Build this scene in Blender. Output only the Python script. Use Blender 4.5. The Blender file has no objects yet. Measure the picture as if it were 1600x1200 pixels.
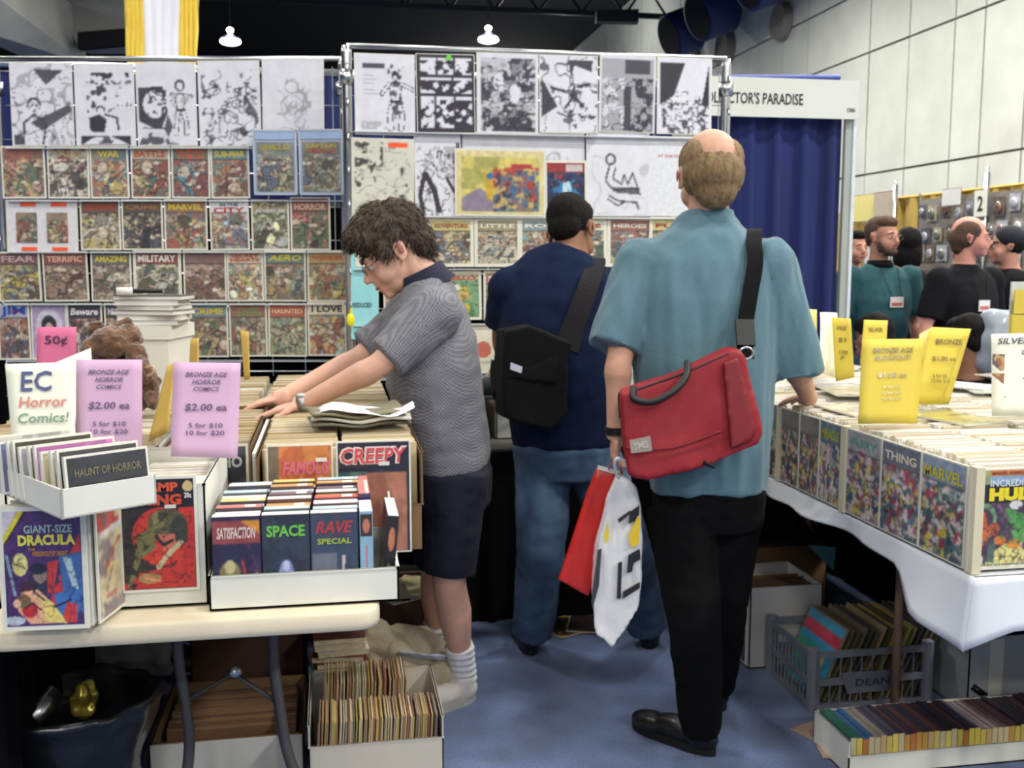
import bpy, bmesh, math, random
import numpy as np
from mathutils import Vector, Matrix, Euler, noise

# ------------------------------------------------------------------ camera, world, lights, exposure
S = bpy.context.scene
COL = S.collection
F = 1600.0
CAM = np.array([0, 0, 1.45]); TH = math.radians(9.93); PT = math.radians(6.77)
FH = np.array([math.sin(TH), math.cos(TH), 0]); RT = np.array([math.cos(TH), -math.sin(TH), 0])
FW = FH*math.cos(PT) + np.array([0, 0, -math.sin(PT)]); UP = np.cross(RT, FW)
UZ = np.array([0, 0, 1.0])

cam_data = bpy.data.cameras.new('camera'); cam = bpy.data.objects.new('camera', cam_data)
COL.objects.link(cam); S.camera = cam
cam.location = CAM.tolist(); cam.rotation_euler = (math.pi/2-PT, 0, -TH)
cam_data.sensor_width = 36; cam_data.lens = 36.0; cam_data.clip_start = .05; cam_data.clip_end = 200
cam_data.dof.use_dof = True; cam_data.dof.focus_distance = .9; cam_data.dof.aperture_fstop = 20   # the hand-held compact was slightly out of focus

S.view_settings.view_transform = 'Standard'; S.view_settings.look = 'None'
S.view_settings.gamma = 1; S.view_settings.exposure = -1.2
try: S.view_settings.use_curve_mapping = False
except Exception: pass
W = bpy.data.worlds.new('world'); S.world = W; W.use_nodes = True
W.node_tree.nodes['Background'].inputs[0].default_value = (.80, .88, 1, 1)
W.node_tree.nodes['Background'].inputs[1].default_value = 0.06

def area(name, loc, size, power, color=(1, .98, .93), rot=(0, 0, 0)):
    l = bpy.data.lights.new(name, 'AREA'); l.shape = 'DISK'; l.size = size; l.energy = power; l.color = color
    o = bpy.data.objects.new(name, l); COL.objects.link(o); o.location = loc; o.rotation_euler = rot
    return o
# high-bay lamps of the hall, hung in a regular grid above and behind the camera
for ix in range(-1, 3):
    for iy in range(-1, 6):
        area('high_bay_light', (-2.6+ix*5.0, -5.0+iy*5.4, 8.2), .9, 400 if ix < 2 else 1250)
for yy in (33, 43, 54): area('high_bay_light', (6.5, yy, 8.6), .9, 800)  # lamps added down the right side to light the far wall
# added point lights without fixtures, lifting the dark roof beams and far wall
for q, w_ in (((-6.5, 14, 8.4), 220), ((8.5, 38, 9.6), 900), ((8.5, 55, 9.6), 900)):
    l = bpy.data.lights.new('roof_fill_light', 'POINT'); l.energy = w_; l.shadow_soft_size = .5; o = bpy.data.objects.new('roof_fill_light', l); COL.objects.link(o); o.location = q
# unseen area light standing for the frontal ambient light from behind the camera
area('hall_light', (-1.5, -9, 5.2), 5.5, 420, (.96, .98, 1), (math.radians(68), 0, math.radians(-8)))

# ------------------------------------------------------------------ pixel helpers (design time: a pixel and a depth or a plane give a place)
def V(*a): return np.array(a, float)
def ray(px, py): return RT*((px-800)/F) + UP*((600-py)/F) + FW
def P(px, py, d): return CAM + ray(px, py)*d
def PZ(px, py, z):
    r = ray(px, py); return CAM + r*((z-CAM[2])/r[2])
def PX(px, py, x):
    r = ray(px, py); return CAM + r*(x/r[0])
def PY(px, py, y):
    r = ray(px, py); return CAM + r*(y/r[1])
def PN(px, py, o, n):
    r = ray(px, py); return CAM + r*(((np.array(o)-CAM) @ n)/(r @ n))

# ------------------------------------------------------------------ colours and materials
def lin(c):
    c = np.array(c, float)/255.
    return np.where(c <= .04045, c/12.92, ((c+.055)/1.055)**2.4)
def rgba(c): return tuple(float(v) for v in lin(c)) + (1.0,)
MATS = {}
def mat(name, color=(200, 200, 200), rough=.6, var=.08, scale=20, bump=0, bscale=None, metal=0, coat=0, attr=False,
        emit=None, estr=0, trans=0, alpha=None, sheen=0, stretch=None, spec=.5, coord='Object', color2=None):
    if name in MATS: return MATS[name]
    m = bpy.data.materials.new(name); m.use_nodes = True; nt = m.node_tree; N = nt.nodes; L = nt.links
    b = N['Principled BSDF']
    b.inputs['Roughness'].default_value = rough; b.inputs['Metallic'].default_value = metal
    b.inputs['Coat Weight'].default_value = coat; b.inputs['Coat Roughness'].default_value = .12
    b.inputs['Transmission Weight'].default_value = trans; b.inputs['Specular IOR Level'].default_value = spec
    if sheen: b.inputs['Sheen Weight'].default_value = sheen
    if alpha is not None: b.inputs['Alpha'].default_value = alpha
    tc = N.new('ShaderNodeTexCoord'); mp = N.new('ShaderNodeMapping'); L.new(tc.outputs[coord], mp.inputs[0])
    if stretch: mp.inputs['Scale'].default_value = stretch
    nz = N.new('ShaderNodeTexNoise'); nz.inputs['Scale'].default_value = scale; nz.inputs['Detail'].default_value = 5
    L.new(mp.outputs[0], nz.inputs['Vector'])
    ramp = N.new('ShaderNodeMapRange'); ramp.inputs[1].default_value = .3; ramp.inputs[2].default_value = .7
    L.new(nz.outputs[0], ramp.inputs[0])
    if attr:
        at = N.new('ShaderNodeAttribute'); at.attribute_name = 'paint'; src = at.outputs['Color']
    else:
        rg = N.new('ShaderNodeRGB'); rg.outputs[0].default_value = rgba(color); src = rg.outputs[0]
    if color2 is not None:
        mx0 = N.new('ShaderNodeMix'); mx0.data_type = 'RGBA'; L.new(ramp.outputs[0], mx0.inputs[0])
        L.new(src, mx0.inputs[6]); mx0.inputs[7].default_value = rgba(color2); src = mx0.outputs[2]
    else:
        ramp.inputs[3].default_value = 1-var; ramp.inputs[4].default_value = 1+var*.6
        mx = N.new('ShaderNodeVectorMath'); mx.operation = 'SCALE'
        L.new(src, mx.inputs[0]); L.new(ramp.outputs[0], mx.inputs['Scale']); src = mx.outputs[0]
    L.new(src, b.inputs['Base Color'])
    if bump:
        n2 = N.new('ShaderNodeTexNoise'); n2.inputs['Scale'].default_value = bscale or scale; n2.inputs['Detail'].default_value = 3
        L.new(mp.outputs[0], n2.inputs['Vector'])
        bp = N.new('ShaderNodeBump'); bp.inputs['Strength'].default_value = bump; bp.inputs['Distance'].default_value = .01
        L.new(n2.outputs[0], bp.inputs['Height']); L.new(bp.outputs[0], b.inputs['Normal'])
        if coat: L.new(bp.outputs[0], b.inputs['Coat Normal'])
    if emit is not None:
        b.inputs['Emission Color'].default_value = rgba(emit); b.inputs['Emission Strength'].default_value = estr
    MATS[name] = m; return m

# ------------------------------------------------------------------ mesh builder
def frame_z(d, hint=(0, 0, 1)):
    z = Vector(d).normalized(); h = Vector(hint)
    if abs(z.dot(h)) > .97: h = Vector((0, 1, 0))
    x = h.cross(z).normalized(); y = z.cross(x)
    return x, y, z
def sm(a, n=12):                                   # smooth a polyline (Catmull-Rom)
    a = [np.array(p, float) for p in a]; out = []
    for i in range(len(a)-1):
        p0 = a[max(i-1, 0)]; p1 = a[i]; p2 = a[i+1]; p3 = a[min(i+2, len(a)-1)]
        for k in range(n):
            t = k/n; out.append(.5*((2*p1)+(-p0+p2)*t+(2*p0-5*p1+4*p2-p3)*t*t+(-p0+3*p1-3*p2+p3)*t**3))
    out.append(a[-1]); return out
class MB:
    def __init__(s): s.v = []; s.f = []; s.m = []; s.cur = 0
    def add(s, vs, fs):
        o = len(s.v); s.v += [tuple(float(c) for c in v) for v in vs]
        for f in fs: s.f.append(tuple(i+o for i in f)); s.m.append(s.cur)
        return s
    def obox(s, c, ax, ay, az):                    # centre and three half-axis vectors
        c, ax, ay, az = (np.array(q, float) for q in (c, ax, ay, az))
        vs = [c+i*ax+j*ay+k*az for i, j, k in ((-1,-1,-1),(1,-1,-1),(1,1,-1),(-1,1,-1),(-1,-1,1),(1,-1,1),(1,1,1),(-1,1,1))]
        fs = [(0,3,2,1),(4,5,6,7),(0,1,5,4),(1,2,6,5),(2,3,7,6),(3,0,4,7)]
        if np.cross(ax, ay) @ az < 0: fs = [f[::-1] for f in fs]
        return s.add(vs, fs)
    def box(s, x0, y0, z0, x1, y1, z1): return s.obox(((x0+x1)/2, (y0+y1)/2, (z0+z1)/2), ((x1-x0)/2, 0, 0), (0, (y1-y0)/2, 0), (0, 0, (z1-z0)/2))
    def loft(s, rings, cap=True, closed=True):
        n = len(rings[0]); vs = [p for r in rings for p in r]; fs = []
        for i in range(len(rings)-1):
            for j in range(n if closed else n-1):
                k = (j+1) % n; fs.append((i*n+j, i*n+k, (i+1)*n+k, (i+1)*n+j))
        if cap and closed: fs.append(tuple(range(n))[::-1]); fs.append(tuple((len(rings)-1)*n+j for j in range(n)))
        return s.add(vs, fs)
    def tube(s, path, r, n=8, cap=True, flat=1.0, hint=(0, 0, 1)):   # r scalar or list; flat squashes the second axis
        path = [np.array(p, float) for p in path]; rs = r if hasattr(r, '__len__') else [r]*len(path); rings = []
        px = None
        for i, p in enumerate(path):
            d = path[min(i+1, len(path)-1)]-path[max(i-1, 0)]
            if np.linalg.norm(d) < 1e-9: d = np.array([0, 0, 1.])
            x, y, z = frame_z(d, hint) if px is None else (None, None, Vector(d).normalized())
            if px is not None:
                x = (px - z*px.dot(z)).normalized(); y = z.cross(x)
            px = x
            rr = rs[i] if hasattr(rs[i], '__len__') else (rs[i], rs[i]*flat)
            rings.append([p+np.array(x)*math.cos(2*math.pi*k/n)*rr[0]+np.array(y)*math.sin(2*math.pi*k/n)*rr[1] for k in range(n)])
        return s.loft(rings, cap)
    def ell(s, c, r, rot=None, nu=16, nv=10):
        vs = []; M = rot if rot is not None else Matrix.Identity(3)
        r = r if hasattr(r, '__len__') else (r, r, r); fs = []
        for i in range(nv+1):
            a = math.pi*i/nv
            for j in range(nu):
                b = 2*math.pi*j/nu
                q = M @ Vector((r[0]*math.sin(a)*math.cos(b), r[1]*math.sin(a)*math.sin(b), r[2]*math.cos(a)))
                vs.append((c[0]+q.x, c[1]+q.y, c[2]+q.z))
        for i in range(nv):
            for j in range(nu):
                k = (j+1) % nu; fs.append((i*nu+j, (i+1)*nu+j, (i+1)*nu+k, i*nu+k))
        return s.add(vs, fs)
    def sheet(s, grid, thick=0.0):                 # grid of points [row][col]
        nr = len(grid); nc = len(grid[0]); vs = [p for r in grid for p in r]
        fs = [(i*nc+j, i*nc+j+1, (i+1)*nc+j+1, (i+1)*nc+j) for i in range(nr-1) for j in range(nc-1)]
        return s.add(vs, fs)
    def prism(s, poly, d):                         # polygon of 3-D points pushed along d
        n = len(poly); a = [np.array(p, float) for p in poly]; b = [p+np.array(d) for p in a]
        return s.add(a+b, [tuple(range(n))[::-1], tuple(range(n, 2*n))]+[(i, (i+1) % n, n+(i+1) % n, n+i) for i in range(n)])
    def mesh(s, name, mats, smooth=False, fix=True):
        me = bpy.data.meshes.new(name); me.from_pydata(s.v, [], s.f)
        for m in (mats if isinstance(mats, (list, tuple)) else [mats]): me.materials.append(m)
        if len(me.polygons): me.polygons.foreach_set('material_index', s.m)
        if fix:
            bm = bmesh.new(); bm.from_mesh(me); bmesh.ops.recalc_face_normals(bm, faces=bm.faces); bm.to_mesh(me); bm.free()
        if smooth: me.polygons.foreach_set('use_smooth', [True]*len(me.polygons))
        me.update(); return me
    def build(s, name, mats, parent=None, smooth=False, fix=True): return link(name, s.mesh(name, mats, smooth, fix), parent)
def link(name, me, parent=None):
    o = bpy.data.objects.new(name, me); COL.objects.link(o)
    if parent is not None:
        o.parent = parent; o.matrix_parent_inverse = parent.matrix_world.inverted()
    return o
def tag(o, label=None, cat=None, group=None, kind=None):
    if label: o['label'] = label
    if cat: o['category'] = cat
    if group: o['group'] = group
    if kind: o['kind'] = kind
    return o
def empty(name, loc, label=None, cat=None, group=None, rot=None):
    o = bpy.data.objects.new(name, None); COL.objects.link(o); o.empty_display_size = .1
    M = Matrix.Translation(Vector([float(c) for c in loc]))
    if rot is not None: M = M @ (rot.to_4x4() if isinstance(rot, Matrix) else Matrix.Rotation(rot, 4, 'Z'))
    o.matrix_world = M; o.rotation_mode = 'XYZ'
    return tag(o, label, cat, group)
def lchild(name, me, parent, loc=(0, 0, 0), rot=None):      # child placed in the parent's own frame
    o = bpy.data.objects.new(name, me); COL.objects.link(o); o.parent = parent
    o.location = loc
    if rot is not None: o.rotation_euler = rot
    return o
def copy_tree(o, parent=None):
    c = o.copy(); COL.objects.link(c)
    if parent is not None: c.parent = parent
    for ch in list(o.children): copy_tree(ch, c)
    return c
def axes(x, y, z):                                           # rotation matrix from three axes
    return Matrix((tuple(x), tuple(y), tuple(z))).transposed()
def remesh(mb, name, voxel, mats, smooth=6, parent=None, disp=None, paint=None, build=True):
    me = mb.mesh(name+'_src', mats, fix=True)
    o = bpy.data.objects.new('tmp', me); COL.objects.link(o)
    r = o.modifiers.new('r', 'REMESH'); r.mode = 'VOXEL'; r.voxel_size = voxel; r.use_smooth_shade = True
    if smooth:
        q = o.modifiers.new('s', 'SMOOTH'); q.factor = .5; q.iterations = smooth
    dg = bpy.context.evaluated_depsgraph_get(); ev = o.evaluated_get(dg)
    out = bpy.data.meshes.new_from_object(ev, depsgraph=dg); out.name = name
    bpy.data.objects.remove(o); bpy.data.meshes.remove(me)
    out.polygons.foreach_set('use_smooth', [True]*len(out.polygons))
    if disp is not None:
        n = len(out.vertices); co = np.empty(n*3); out.vertices.foreach_get('co', co); co = co.reshape(-1, 3)
        no = np.empty(n*3); out.vertices.foreach_get('normal', no); no = no.reshape(-1, 3)
        co = co + no*disp(co, no)[:, None]; out.vertices.foreach_set('co', co.ravel()); out.update()
    if paint is not None:
        n = len(out.vertices); co = np.empty(n*3); out.vertices.foreach_get('co', co); co = co.reshape(-1, 3)
        set_paint(out, paint(co))
    out.materials.clear()
    for m in (mats if isinstance(mats, (list, tuple)) else [mats]): out.materials.append(m)
    return link(name, out, parent) if build else out
def set_paint(me, rgb):                                      # rgb 0-255 per vertex
    a = me.color_attributes.new('paint', 'FLOAT_COLOR', 'POINT')
    c = np.ones((len(me.vertices), 4)); c[:, :3] = lin(rgb); a.data.foreach_set('color', c.ravel())

_font = {}
def text_mesh(txt, w, h, mtl, bold=.02, depth=.0006, shear=0, key=None):
    """lettering fitted to a w x h box centred on 0,0 in the XY plane, facing +Z"""
    c = bpy.data.curves.new('lettering', 'FONT'); c.body = txt; c.extrude = 0.0; c.offset = bold; c.shear = shear
    c.align_x = 'CENTER'; c.resolution_u = 2; c.space_line = .9
    o = bpy.data.objects.new('tmp', c); COL.objects.link(o)
    dg = bpy.context.evaluated_depsgraph_get(); me = bpy.data.meshes.new_from_object(o.evaluated_get(dg), depsgraph=dg)
    bpy.data.objects.remove(o); bpy.data.curves.remove(c)
    n = len(me.vertices); co = np.empty(n*3); me.vertices.foreach_get('co', co); co = co.reshape(-1, 3)
    lo = co.min(0); hi = co.max(0); sz = np.maximum(hi-lo, 1e-6)
    co[:, 0] = (co[:, 0]-(lo[0]+hi[0])/2)/sz[0]*w; co[:, 1] = (co[:, 1]-(lo[1]+hi[1])/2)/sz[1]*h; co[:, 2] = depth
    me.vertices.foreach_set('co', co.ravel()); me.materials.clear(); me.materials.append(mtl); me.update()
    return me
def fbm(shape, cell, seed, octaves=3):
    r = np.random.RandomState(seed); out = np.zeros(shape); amp = 1; tot = 0
    for o in range(octaves):
        gy = int(shape[0]/cell)+3; gx = int(shape[1]/cell)+3; g = r.rand(gy, gx)
        y = np.arange(shape[0])/cell; x = np.arange(shape[1])/cell
        yi = y.astype(int); xi = x.astype(int); fy = (y-yi)[:, None]; fx = (x-xi)[None]
        fy = fy*fy*(3-2*fy); fx = fx*fx*(3-2*fx)
        a = g[yi][:, xi]; b = g[yi][:, xi+1]; c_ = g[yi+1][:, xi]; d = g[yi+1][:, xi+1]
        out += amp*((a*(1-fx)+b*fx)*(1-fy)+(c_*(1-fx)+d*fx)*fy); tot += amp; amp *= .55; cell = max(cell/2, 1.01)
    return out/tot
# ------------------------------------------------------------------ shared materials
M_white = mat('white_cardboard', (222, 222, 212), .75, .05, 8)
M_card = mat('brown_cardboard', (120, 92, 60), .85, .12, 12)
M_chrome = mat('chrome', (190, 192, 195), .28, .05, 40, metal=1)
M_black = mat('black_plastic', (16, 16, 18), .5, .2, 30)
M_dark = mat('dark_cloth', (22, 22, 26), .9, .3, 25)
M_paint = mat('printed_paper', rough=.45, var=.10, scale=55, attr=True, coat=.55, bump=.22, bscale=9, coord='Object')
M_matte = mat('printed_matte_paper', rough=.8, var=.05, scale=30, attr=True)
M_board = mat('backing_board', (226, 224, 210), .5, .05, 20, coat=.4, bump=.1, bscale=15)
M_ink = mat('black_ink', (28, 26, 34), .7, .1, 30)
M_tan = mat('tan_paper_edges', (196, 180, 148), .9, .25, 60)
M_blue = mat('blue_drape', (20, 34, 96), .8, .18, 6, sheen=.1, stretch=(1, 1, .15))
# ================================================================== THE SETTING
def carpet():
    m = mat('blue_carpet', (74, 92, 132), 1.0, scale=150, color2=(104, 122, 164), bump=.6, bscale=420, sheen=.15)
    nt = m.node_tree; N = nt.nodes; L = nt.links; b = N['Principled BSDF']
    src = b.inputs['Base Color'].links[0].from_socket
    n = N.new('ShaderNodeTexNoise'); n.inputs['Scale'].default_value = 4.5; n.inputs['Detail'].default_value = 4
    L.new(N['Texture Coordinate'].outputs['Object'], n.inputs['Vector'])
    r = N.new('ShaderNodeMapRange'); r.inputs[1].default_value = .35; r.inputs[2].default_value = .65; r.inputs[3].default_value = .72; r.inputs[4].default_value = 1.12
    s = N.new('ShaderNodeVectorMath'); s.operation = 'SCALE'; L.new(n.outputs[0], r.inputs[0]); L.new(src, s.inputs[0]); L.new(r.outputs[0], s.inputs['Scale'])
    L.new(s.outputs[0], b.inputs['Base Color']); return m
tag(MB().box(-14, -12, -.05, 12, 76, 0).build('floor', carpet()), kind='structure')
M_ceil = mat('black_ceiling', (7, 7, 10), .95, .4, 2)
tag(MB().box(-14, -12, 11.9, 12.3, 76, 12.1).build('ceiling', M_ceil), kind='structure')
M_hall = mat('dark_hall_wall', (20, 20, 26), .9, .3, 1)
tag(MB().box(-14, 76, 0, 12.3, 76.2, 11.9).build('wall_back', M_hall), kind='structure')
tag(MB().box(-14.2, -12, 0, -14, 76, 11.9).build('wall_left', M_hall), kind='structure')
# concrete wall made of single cast panels with open joints
M_conc = mat('cast_concrete', (200, 202, 190), .9, .10, 1.2, bump=.25, bscale=6)
M_joint = mat('joint_filler', (112, 110, 100), .9, .1, 5)
wall = tag(MB().box(12.06, -12, 0, 12.3, 76, 11.9).build('wall_right', M_joint), kind='structure')
XW = 12.0
zr = [0, PX(1400, 265, XW)[2], PX(1450, 46, XW)[2], PX(1230, 47, XW)[2], 11.9]
ys = [-12, -6, 0, 4] + [float(PX(px, 200, XW)[1]) for px in (1598, 1531, 1485, 1415, 1354, 1258, 1219, 1130, 1060, 1000, 950)] + [58, 76]
mods = {}
for j in range(len(zr)-1):
    for i in range(len(ys)-1):
        if j == 0 and i in (5,): pass
        p = MB().box(XW, ys[i]+.025, zr[j]+.025, XW+.08, ys[i+1]-.025, zr[j+1]-.025).build('concrete_panel', M_conc, wall)
        p.location.x += random.Random(i*7+j).uniform(-.006, .006)
# beams and trusses of the roof
M_beam = mat('pale_concrete_beam', (170, 170, 160), .9, .12, 1.5)
b = MB(); pts = [P(-60, -45, 19), P(135, 100, 26), P(60, 100, 26), P(-120, 20, 19)]
b.prism(pts, (0, 0, 1.2)); tag(b.build('trim_1', M_beam), kind='structure')
b = MB(); pts = [P(62, -6, 25), P(200, -6, 25), P(196, 56, 25), P(196, 74, 25), P(120, 74, 25), P(110, 40, 25)]
b.prism(pts, FH*.8); o = tag(b.build('trim_2', mat('grey_concrete_haunch', (150, 150, 145), .9, .12, 1.5)), kind='structure')
b = MB(); b.prism([P(121, 50, 24.4), P(198, 44, 24.4), P(198, 68, 24.4), P(121, 76, 24.4)], FH*.3); tag(b.build('trim_3', M_ceil), kind='structure')
M_truss = mat('dark_steel_truss', (26, 26, 30), .6, .2, 3)
for k, yy in enumerate((14, 20, 26, 34)):
    b = MB()
    for zz in (9.6, 10.6): b.box(-12, yy-.08, zz-.08, 11.5, yy+.08, zz+.08)
    for i in range(16):
        x0 = -12+i*1.45; b.tube([(x0, yy, 9.6), (x0+.72, yy, 10.6), (x0+1.45, yy, 9.6)], .05, 5)
    tag(b.build('trim_%d' % (4+k), M_truss), kind='structure')
b = MB(); b.prism([P(932, 16, 30), P(998, 14, 30), P(998, 34, 30), P(932, 33, 30)], FH*.4); tag(b.build('trim_8', M_truss), kind='structure')
b = MB()
for i in range(7): b.box(-5+i*.5, 18, 9.0, -4.8+i*.5, 30, 9.1)
tag(b.build('trim_9', M_truss), kind='structure')

# high-bay lamps seen over the racks
M_glow = mat('lamp_glow', (255, 250, 245), .5, emit=(240, 235, 255), estr=45)
M_shade = mat('self_lit_lamp_housing', (190, 185, 200), .3, .05, 8, emit=(190, 185, 240), estr=.8)  # housing given its own faint glow for the lilac fringe
for i, (px, py, side) in enumerate(((360, 64, 'above the left rack of comics'), (763, 61, 'above the middle rack of comics'))):
    c = P(px, py, 26.5)
    t = empty('high_bay_lamp', c, 'glowing high-bay lamp hanging '+side, 'lamp', 'high-bay lamps under the ceiling')
    b = MB(); n = 20; prof = [(.04, .22), (.06, .20), (.08, .16), (.14, .11), (.24, .07), (.27, .04)]
    b.loft([[c+V(r*math.cos(2*math.pi*k/n), r*math.sin(2*math.pi*k/n), z) for k in range(n)] for r, z in prof]); b.build('lamp_shade', M_shade, t, True)
    b = MB(); b.ell(c+V(0, 0, -.02), (.27, .27, .09)); b.build('lens', M_glow, t, True)
    b = MB(); b.ell(c+V(0, 0, .27), (.09, .09, .07)); b.build('ballast', M_glow, t, True)  # ballast shares the lens emission, a glowing dot above it
    b = MB(); b.tube([c+V(0, 0, .4), V(c[0], c[1], 11.9)], .015, 5); b.build('cable', M_black, t)

# yellow and white hanging banner
t = empty('hanging_banner', P(253, 60, 15), 'long yellow and white fabric banner hanging above the left rack', 'banner')
M_yb = mat('yellow_banner_fabric', (250, 216, 80), .7, .05, 3)
M_wb = mat('white_banner_fabric', (250, 250, 255), .7, .04, 3)
def strip(pxa, pxb, pya, pyb, ripple=.03, narrow=14, d=15):
    g = []
    for i in range(9):
        ty = i/8; py = pya+(pyb-pya)*ty; row = []
        for j in range(13):
            tx = j/12; px = pxa+(pxb-pxa)*tx; px = 253+(px-253)*(1.16-.24*ty)
            row.append(P(px, py, d+ripple*math.sin(px*.9)*1.2))
        g.append(row)
    return g
for nm, a, b_, mm in (('yellow_panel', 197, 225, M_yb), ('white_panel', 225, 281, M_wb), ('yellow_panel', 281, 308, M_yb)):
    q = MB(); q.sheet(strip(a, b_, -120, 150)); o = q.build(nm, mm, t, True)
    s_ = o.modifiers.new('s', 'SOLIDIFY'); s_.thickness = .02

# blue ventilation ducts at the top
M_duct = mat('navy_duct', (20, 36, 92), .6, .1, 2)
M_ductshadow = mat('duct_mouth_and_shadow', (128, 122, 108), .85, .1, 4)
for (mx, my, dd0, r, ln, bx_, by_, lb) in ((1046, 58, 17.6, .36, .62, 1080, 96, 'navy blue round duct lowest and nearest the rack'), (1090, 27, 18.6, .42, .82, 1131, 74, 'navy blue round duct in the middle of the three'),
                                (1168, -22, 19.6, .46, .80, 1219, 34, 'navy blue round duct farthest to the right of the three')):
    a = PX(mx, my, 10.5); sc_ = ((a-CAM) @ FW)/dd0; dd = RT*.86+UZ*.36+FH*.30; dd = dd/np.linalg.norm(dd); r *= sc_*1.08; ln *= sc_*.8; c = a+dd*ln; t = empty('air_duct', c, lb, 'duct', 'ducts beside the concrete wall')
    b = MB(); b.tube([a, a+dd*.03, c-dd*.05, c], [r*.97, r, r, r*.94], 40); b.build('duct_body', M_duct, t, True)
    b = MB(); b.tube([a-dd*.03, a+dd*.002], [r*.86, r*.86], 32); b.build('duct_mouth_and_shadow', mat('dark_duct_mouth', (6, 8, 16), .9), t)  # solid dark disc stands for the shaded hollow of the mouth
    q0 = PX(bx_, by_, 11.85); b = MB(); b.tube([q0-V(.1, 0, 0), q0+V(.13, 0, 0)], [r*.7, r*.75], 32); b.build('wall_shadow', M_ductshadow, t, False)  # grey-brown disc stands for the duct's shadow on the wall

# ---------------------------------------------------- drapery
def drape(name, x0, y0, x1, y1, z0, z1, m, parent=None, folds=.16, amp=.035, seed=1, kind=None):
    r = random.Random(seed); L = math.hypot(x1-x0, y1-y0); n = max(8, int(L/.02)); ph = r.random()*6
    ux, uy = (x1-x0)/L, (y1-y0)/L; g = []
    for i in range(7):
        tz = i/6; row = []
        for j in range(n+1):
            s_ = L*j/n; a = amp*(.6+.4*tz)
            o_ = a*math.sin(s_*2*math.pi/folds+ph+.9*math.sin(s_*3.1)+.25*tz)+a*.45*math.sin(s_*2*math.pi/(folds*.43)+1.7*math.sin(s_*5))
            row.append((x0+ux*s_-uy*o_, y0+uy*s_+ux*o_, z1+(z0-z1)*tz))
        g.append(row)
    b_ = MB(); b_.sheet(g); return b_.build(name, m, parent, True, fix=False)
t = empty('drape_booth_wall', (0, 5.6, 0), 'royal blue pleated booth drape on a pipe behind the comic racks', 'curtain')
drape('drape', -3.2, 5.75, 1.9, 5.62, 0, 2.42, M_blue, t, .22, .04, 3)
b = MB(); b.tube([(-3.2, 5.75, 2.45), (1.9, 5.62, 2.45)], .02, 8); b.build('pipe', M_chrome, t)
YB = 5.45
a0 = PY(1100, 400, YB); a1 = PY(1306, 400, YB)
t = empty('blue_booth_drape', (a1[0], YB, 0), 'royal blue pleated booth drape under the white sign, right of the bald man', 'curtain')
drape('drape', a0[0], YB, a1[0], YB, 0, PY(1200, 128, YB)[2], M_blue, t, .17, .035, 8)
b = MB(); b.tube([PY(1120, 121, YB), PY(1312, 121, YB)], .014, 8); b.build('top_pipe', mat('blue_pipe', (70, 90, 170), .5), t)
t2 = empty('booth_frame_post', (a1[0]+.06, YB, 0), 'pale metal booth post at the right edge of the blue drape', 'post')
b = MB(); pp = PY(1318, 400, YB-.02); b.box(pp[0]-.03, YB-.05, 0, pp[0]+.012, YB-.02, PY(1318, 170, YB)[2]); b.build('post_body', mat('pale_aluminium', (170, 176, 168), .5, .05, 6), t2)
b = MB(); b.box(pp[0]+.012, YB-.06, 0, pp[0]+.03, YB-.02, PY(1318, 170, YB)[2]); b.build('white_edge', mat('white_plastic', (225, 230, 235), .4), t2)
YS = YB-.09
s0 = PY(1090, 180, YS); s1 = PY(1343, 126, YS)
t = empty('booth_sign', (s1[0], YS, s0[2]), 'long white booth sign with black capitals above the blue drape', 'sign')
b = MB(); b.box(s0[0], YS, s0[2], s1[0], YS+.012, s1[2]); b.build('sign_board', mat('ivory_sign_board', (222, 224, 214), .6, .03, 4), t)
RX = (math.pi/2, 0, 0)
def sign_text(parent, txt, c, w, h, m, rot=RX, name='lettering', bold=.02, shear=0, depth=.0012):
    me = text_mesh(txt, w, h, m, bold, depth, shear); o = link(name, me)
    o.matrix_world = Matrix.Translation(Vector([float(v) for v in c])) @ (rot.to_4x4() if isinstance(rot, Matrix) else Euler(rot).to_matrix().to_4x4())
    if parent is not None:
        mw = o.matrix_world.copy(); o.parent = parent; o.matrix_parent_inverse = parent.matrix_world.inverted(); o.matrix_basis = mw
    return o
q0 = PY(1093, 153, YS-.002); q1 = PY(1255, 153, YS-.002)
sign_text(t, "COLLECTOR'S PARADISE", (q0+q1)/2, q1[0]-q0[0], .062, M_ink, bold=.01)
sign_text(t, "1206", PY(1330, 172, YS-.002), .045, .022, M_ink)

# yellow drape with hanging merchandise along the concrete wall
M_yel = mat('yellow_drape', (184, 156, 76), .8, .1, 3)
XD = 8.7
yA = PX(1398, 305, XD)[1]; yB_ = 6.0
t = empty('yellow_booth_drape', (XD, yB_, 0), 'long yellow booth drape in front of the concrete wall', 'curtain')
drape('drape', XD, yA, XD, yB_, 0, 2.42, M_yel, t, .5, .05, 5)
b = MB(); b.tube([(XD, yA, 2.44), (XD, yB_, 2.44)], .025, 6); b.build('pipe', mat('yellow_pipe', (200, 160, 60), .6), t)
yl = PX(1325, 305, XD)[1]
t = empty('yellow_booth_drape', (XD, yl, 0), 'short distant piece of yellow drape beside the booth post', 'curtain')
drape('drape', XD, yl+2, XD, yA+.8, 0, 2.3, M_yel, t, .5, .05, 9)
for px, lb in ((1399, 'grey metal upright at the far end of the yellow drape'), (1541, 'thin metal upright standing in front of the yellow drape')):
    p = PX(px, 300, XD-.2); b = MB(); b.tube([V(p[0], p[1], 0), V(p[0], p[1], 2.62)], .04, 8); b.tube([V(p[0], p[1], 2.55), V(p[0], p[1], 2.7)], .025, 8)
    tag(b.build('drape_upright', M_chrome, None, True), lb, 'post')
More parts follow.
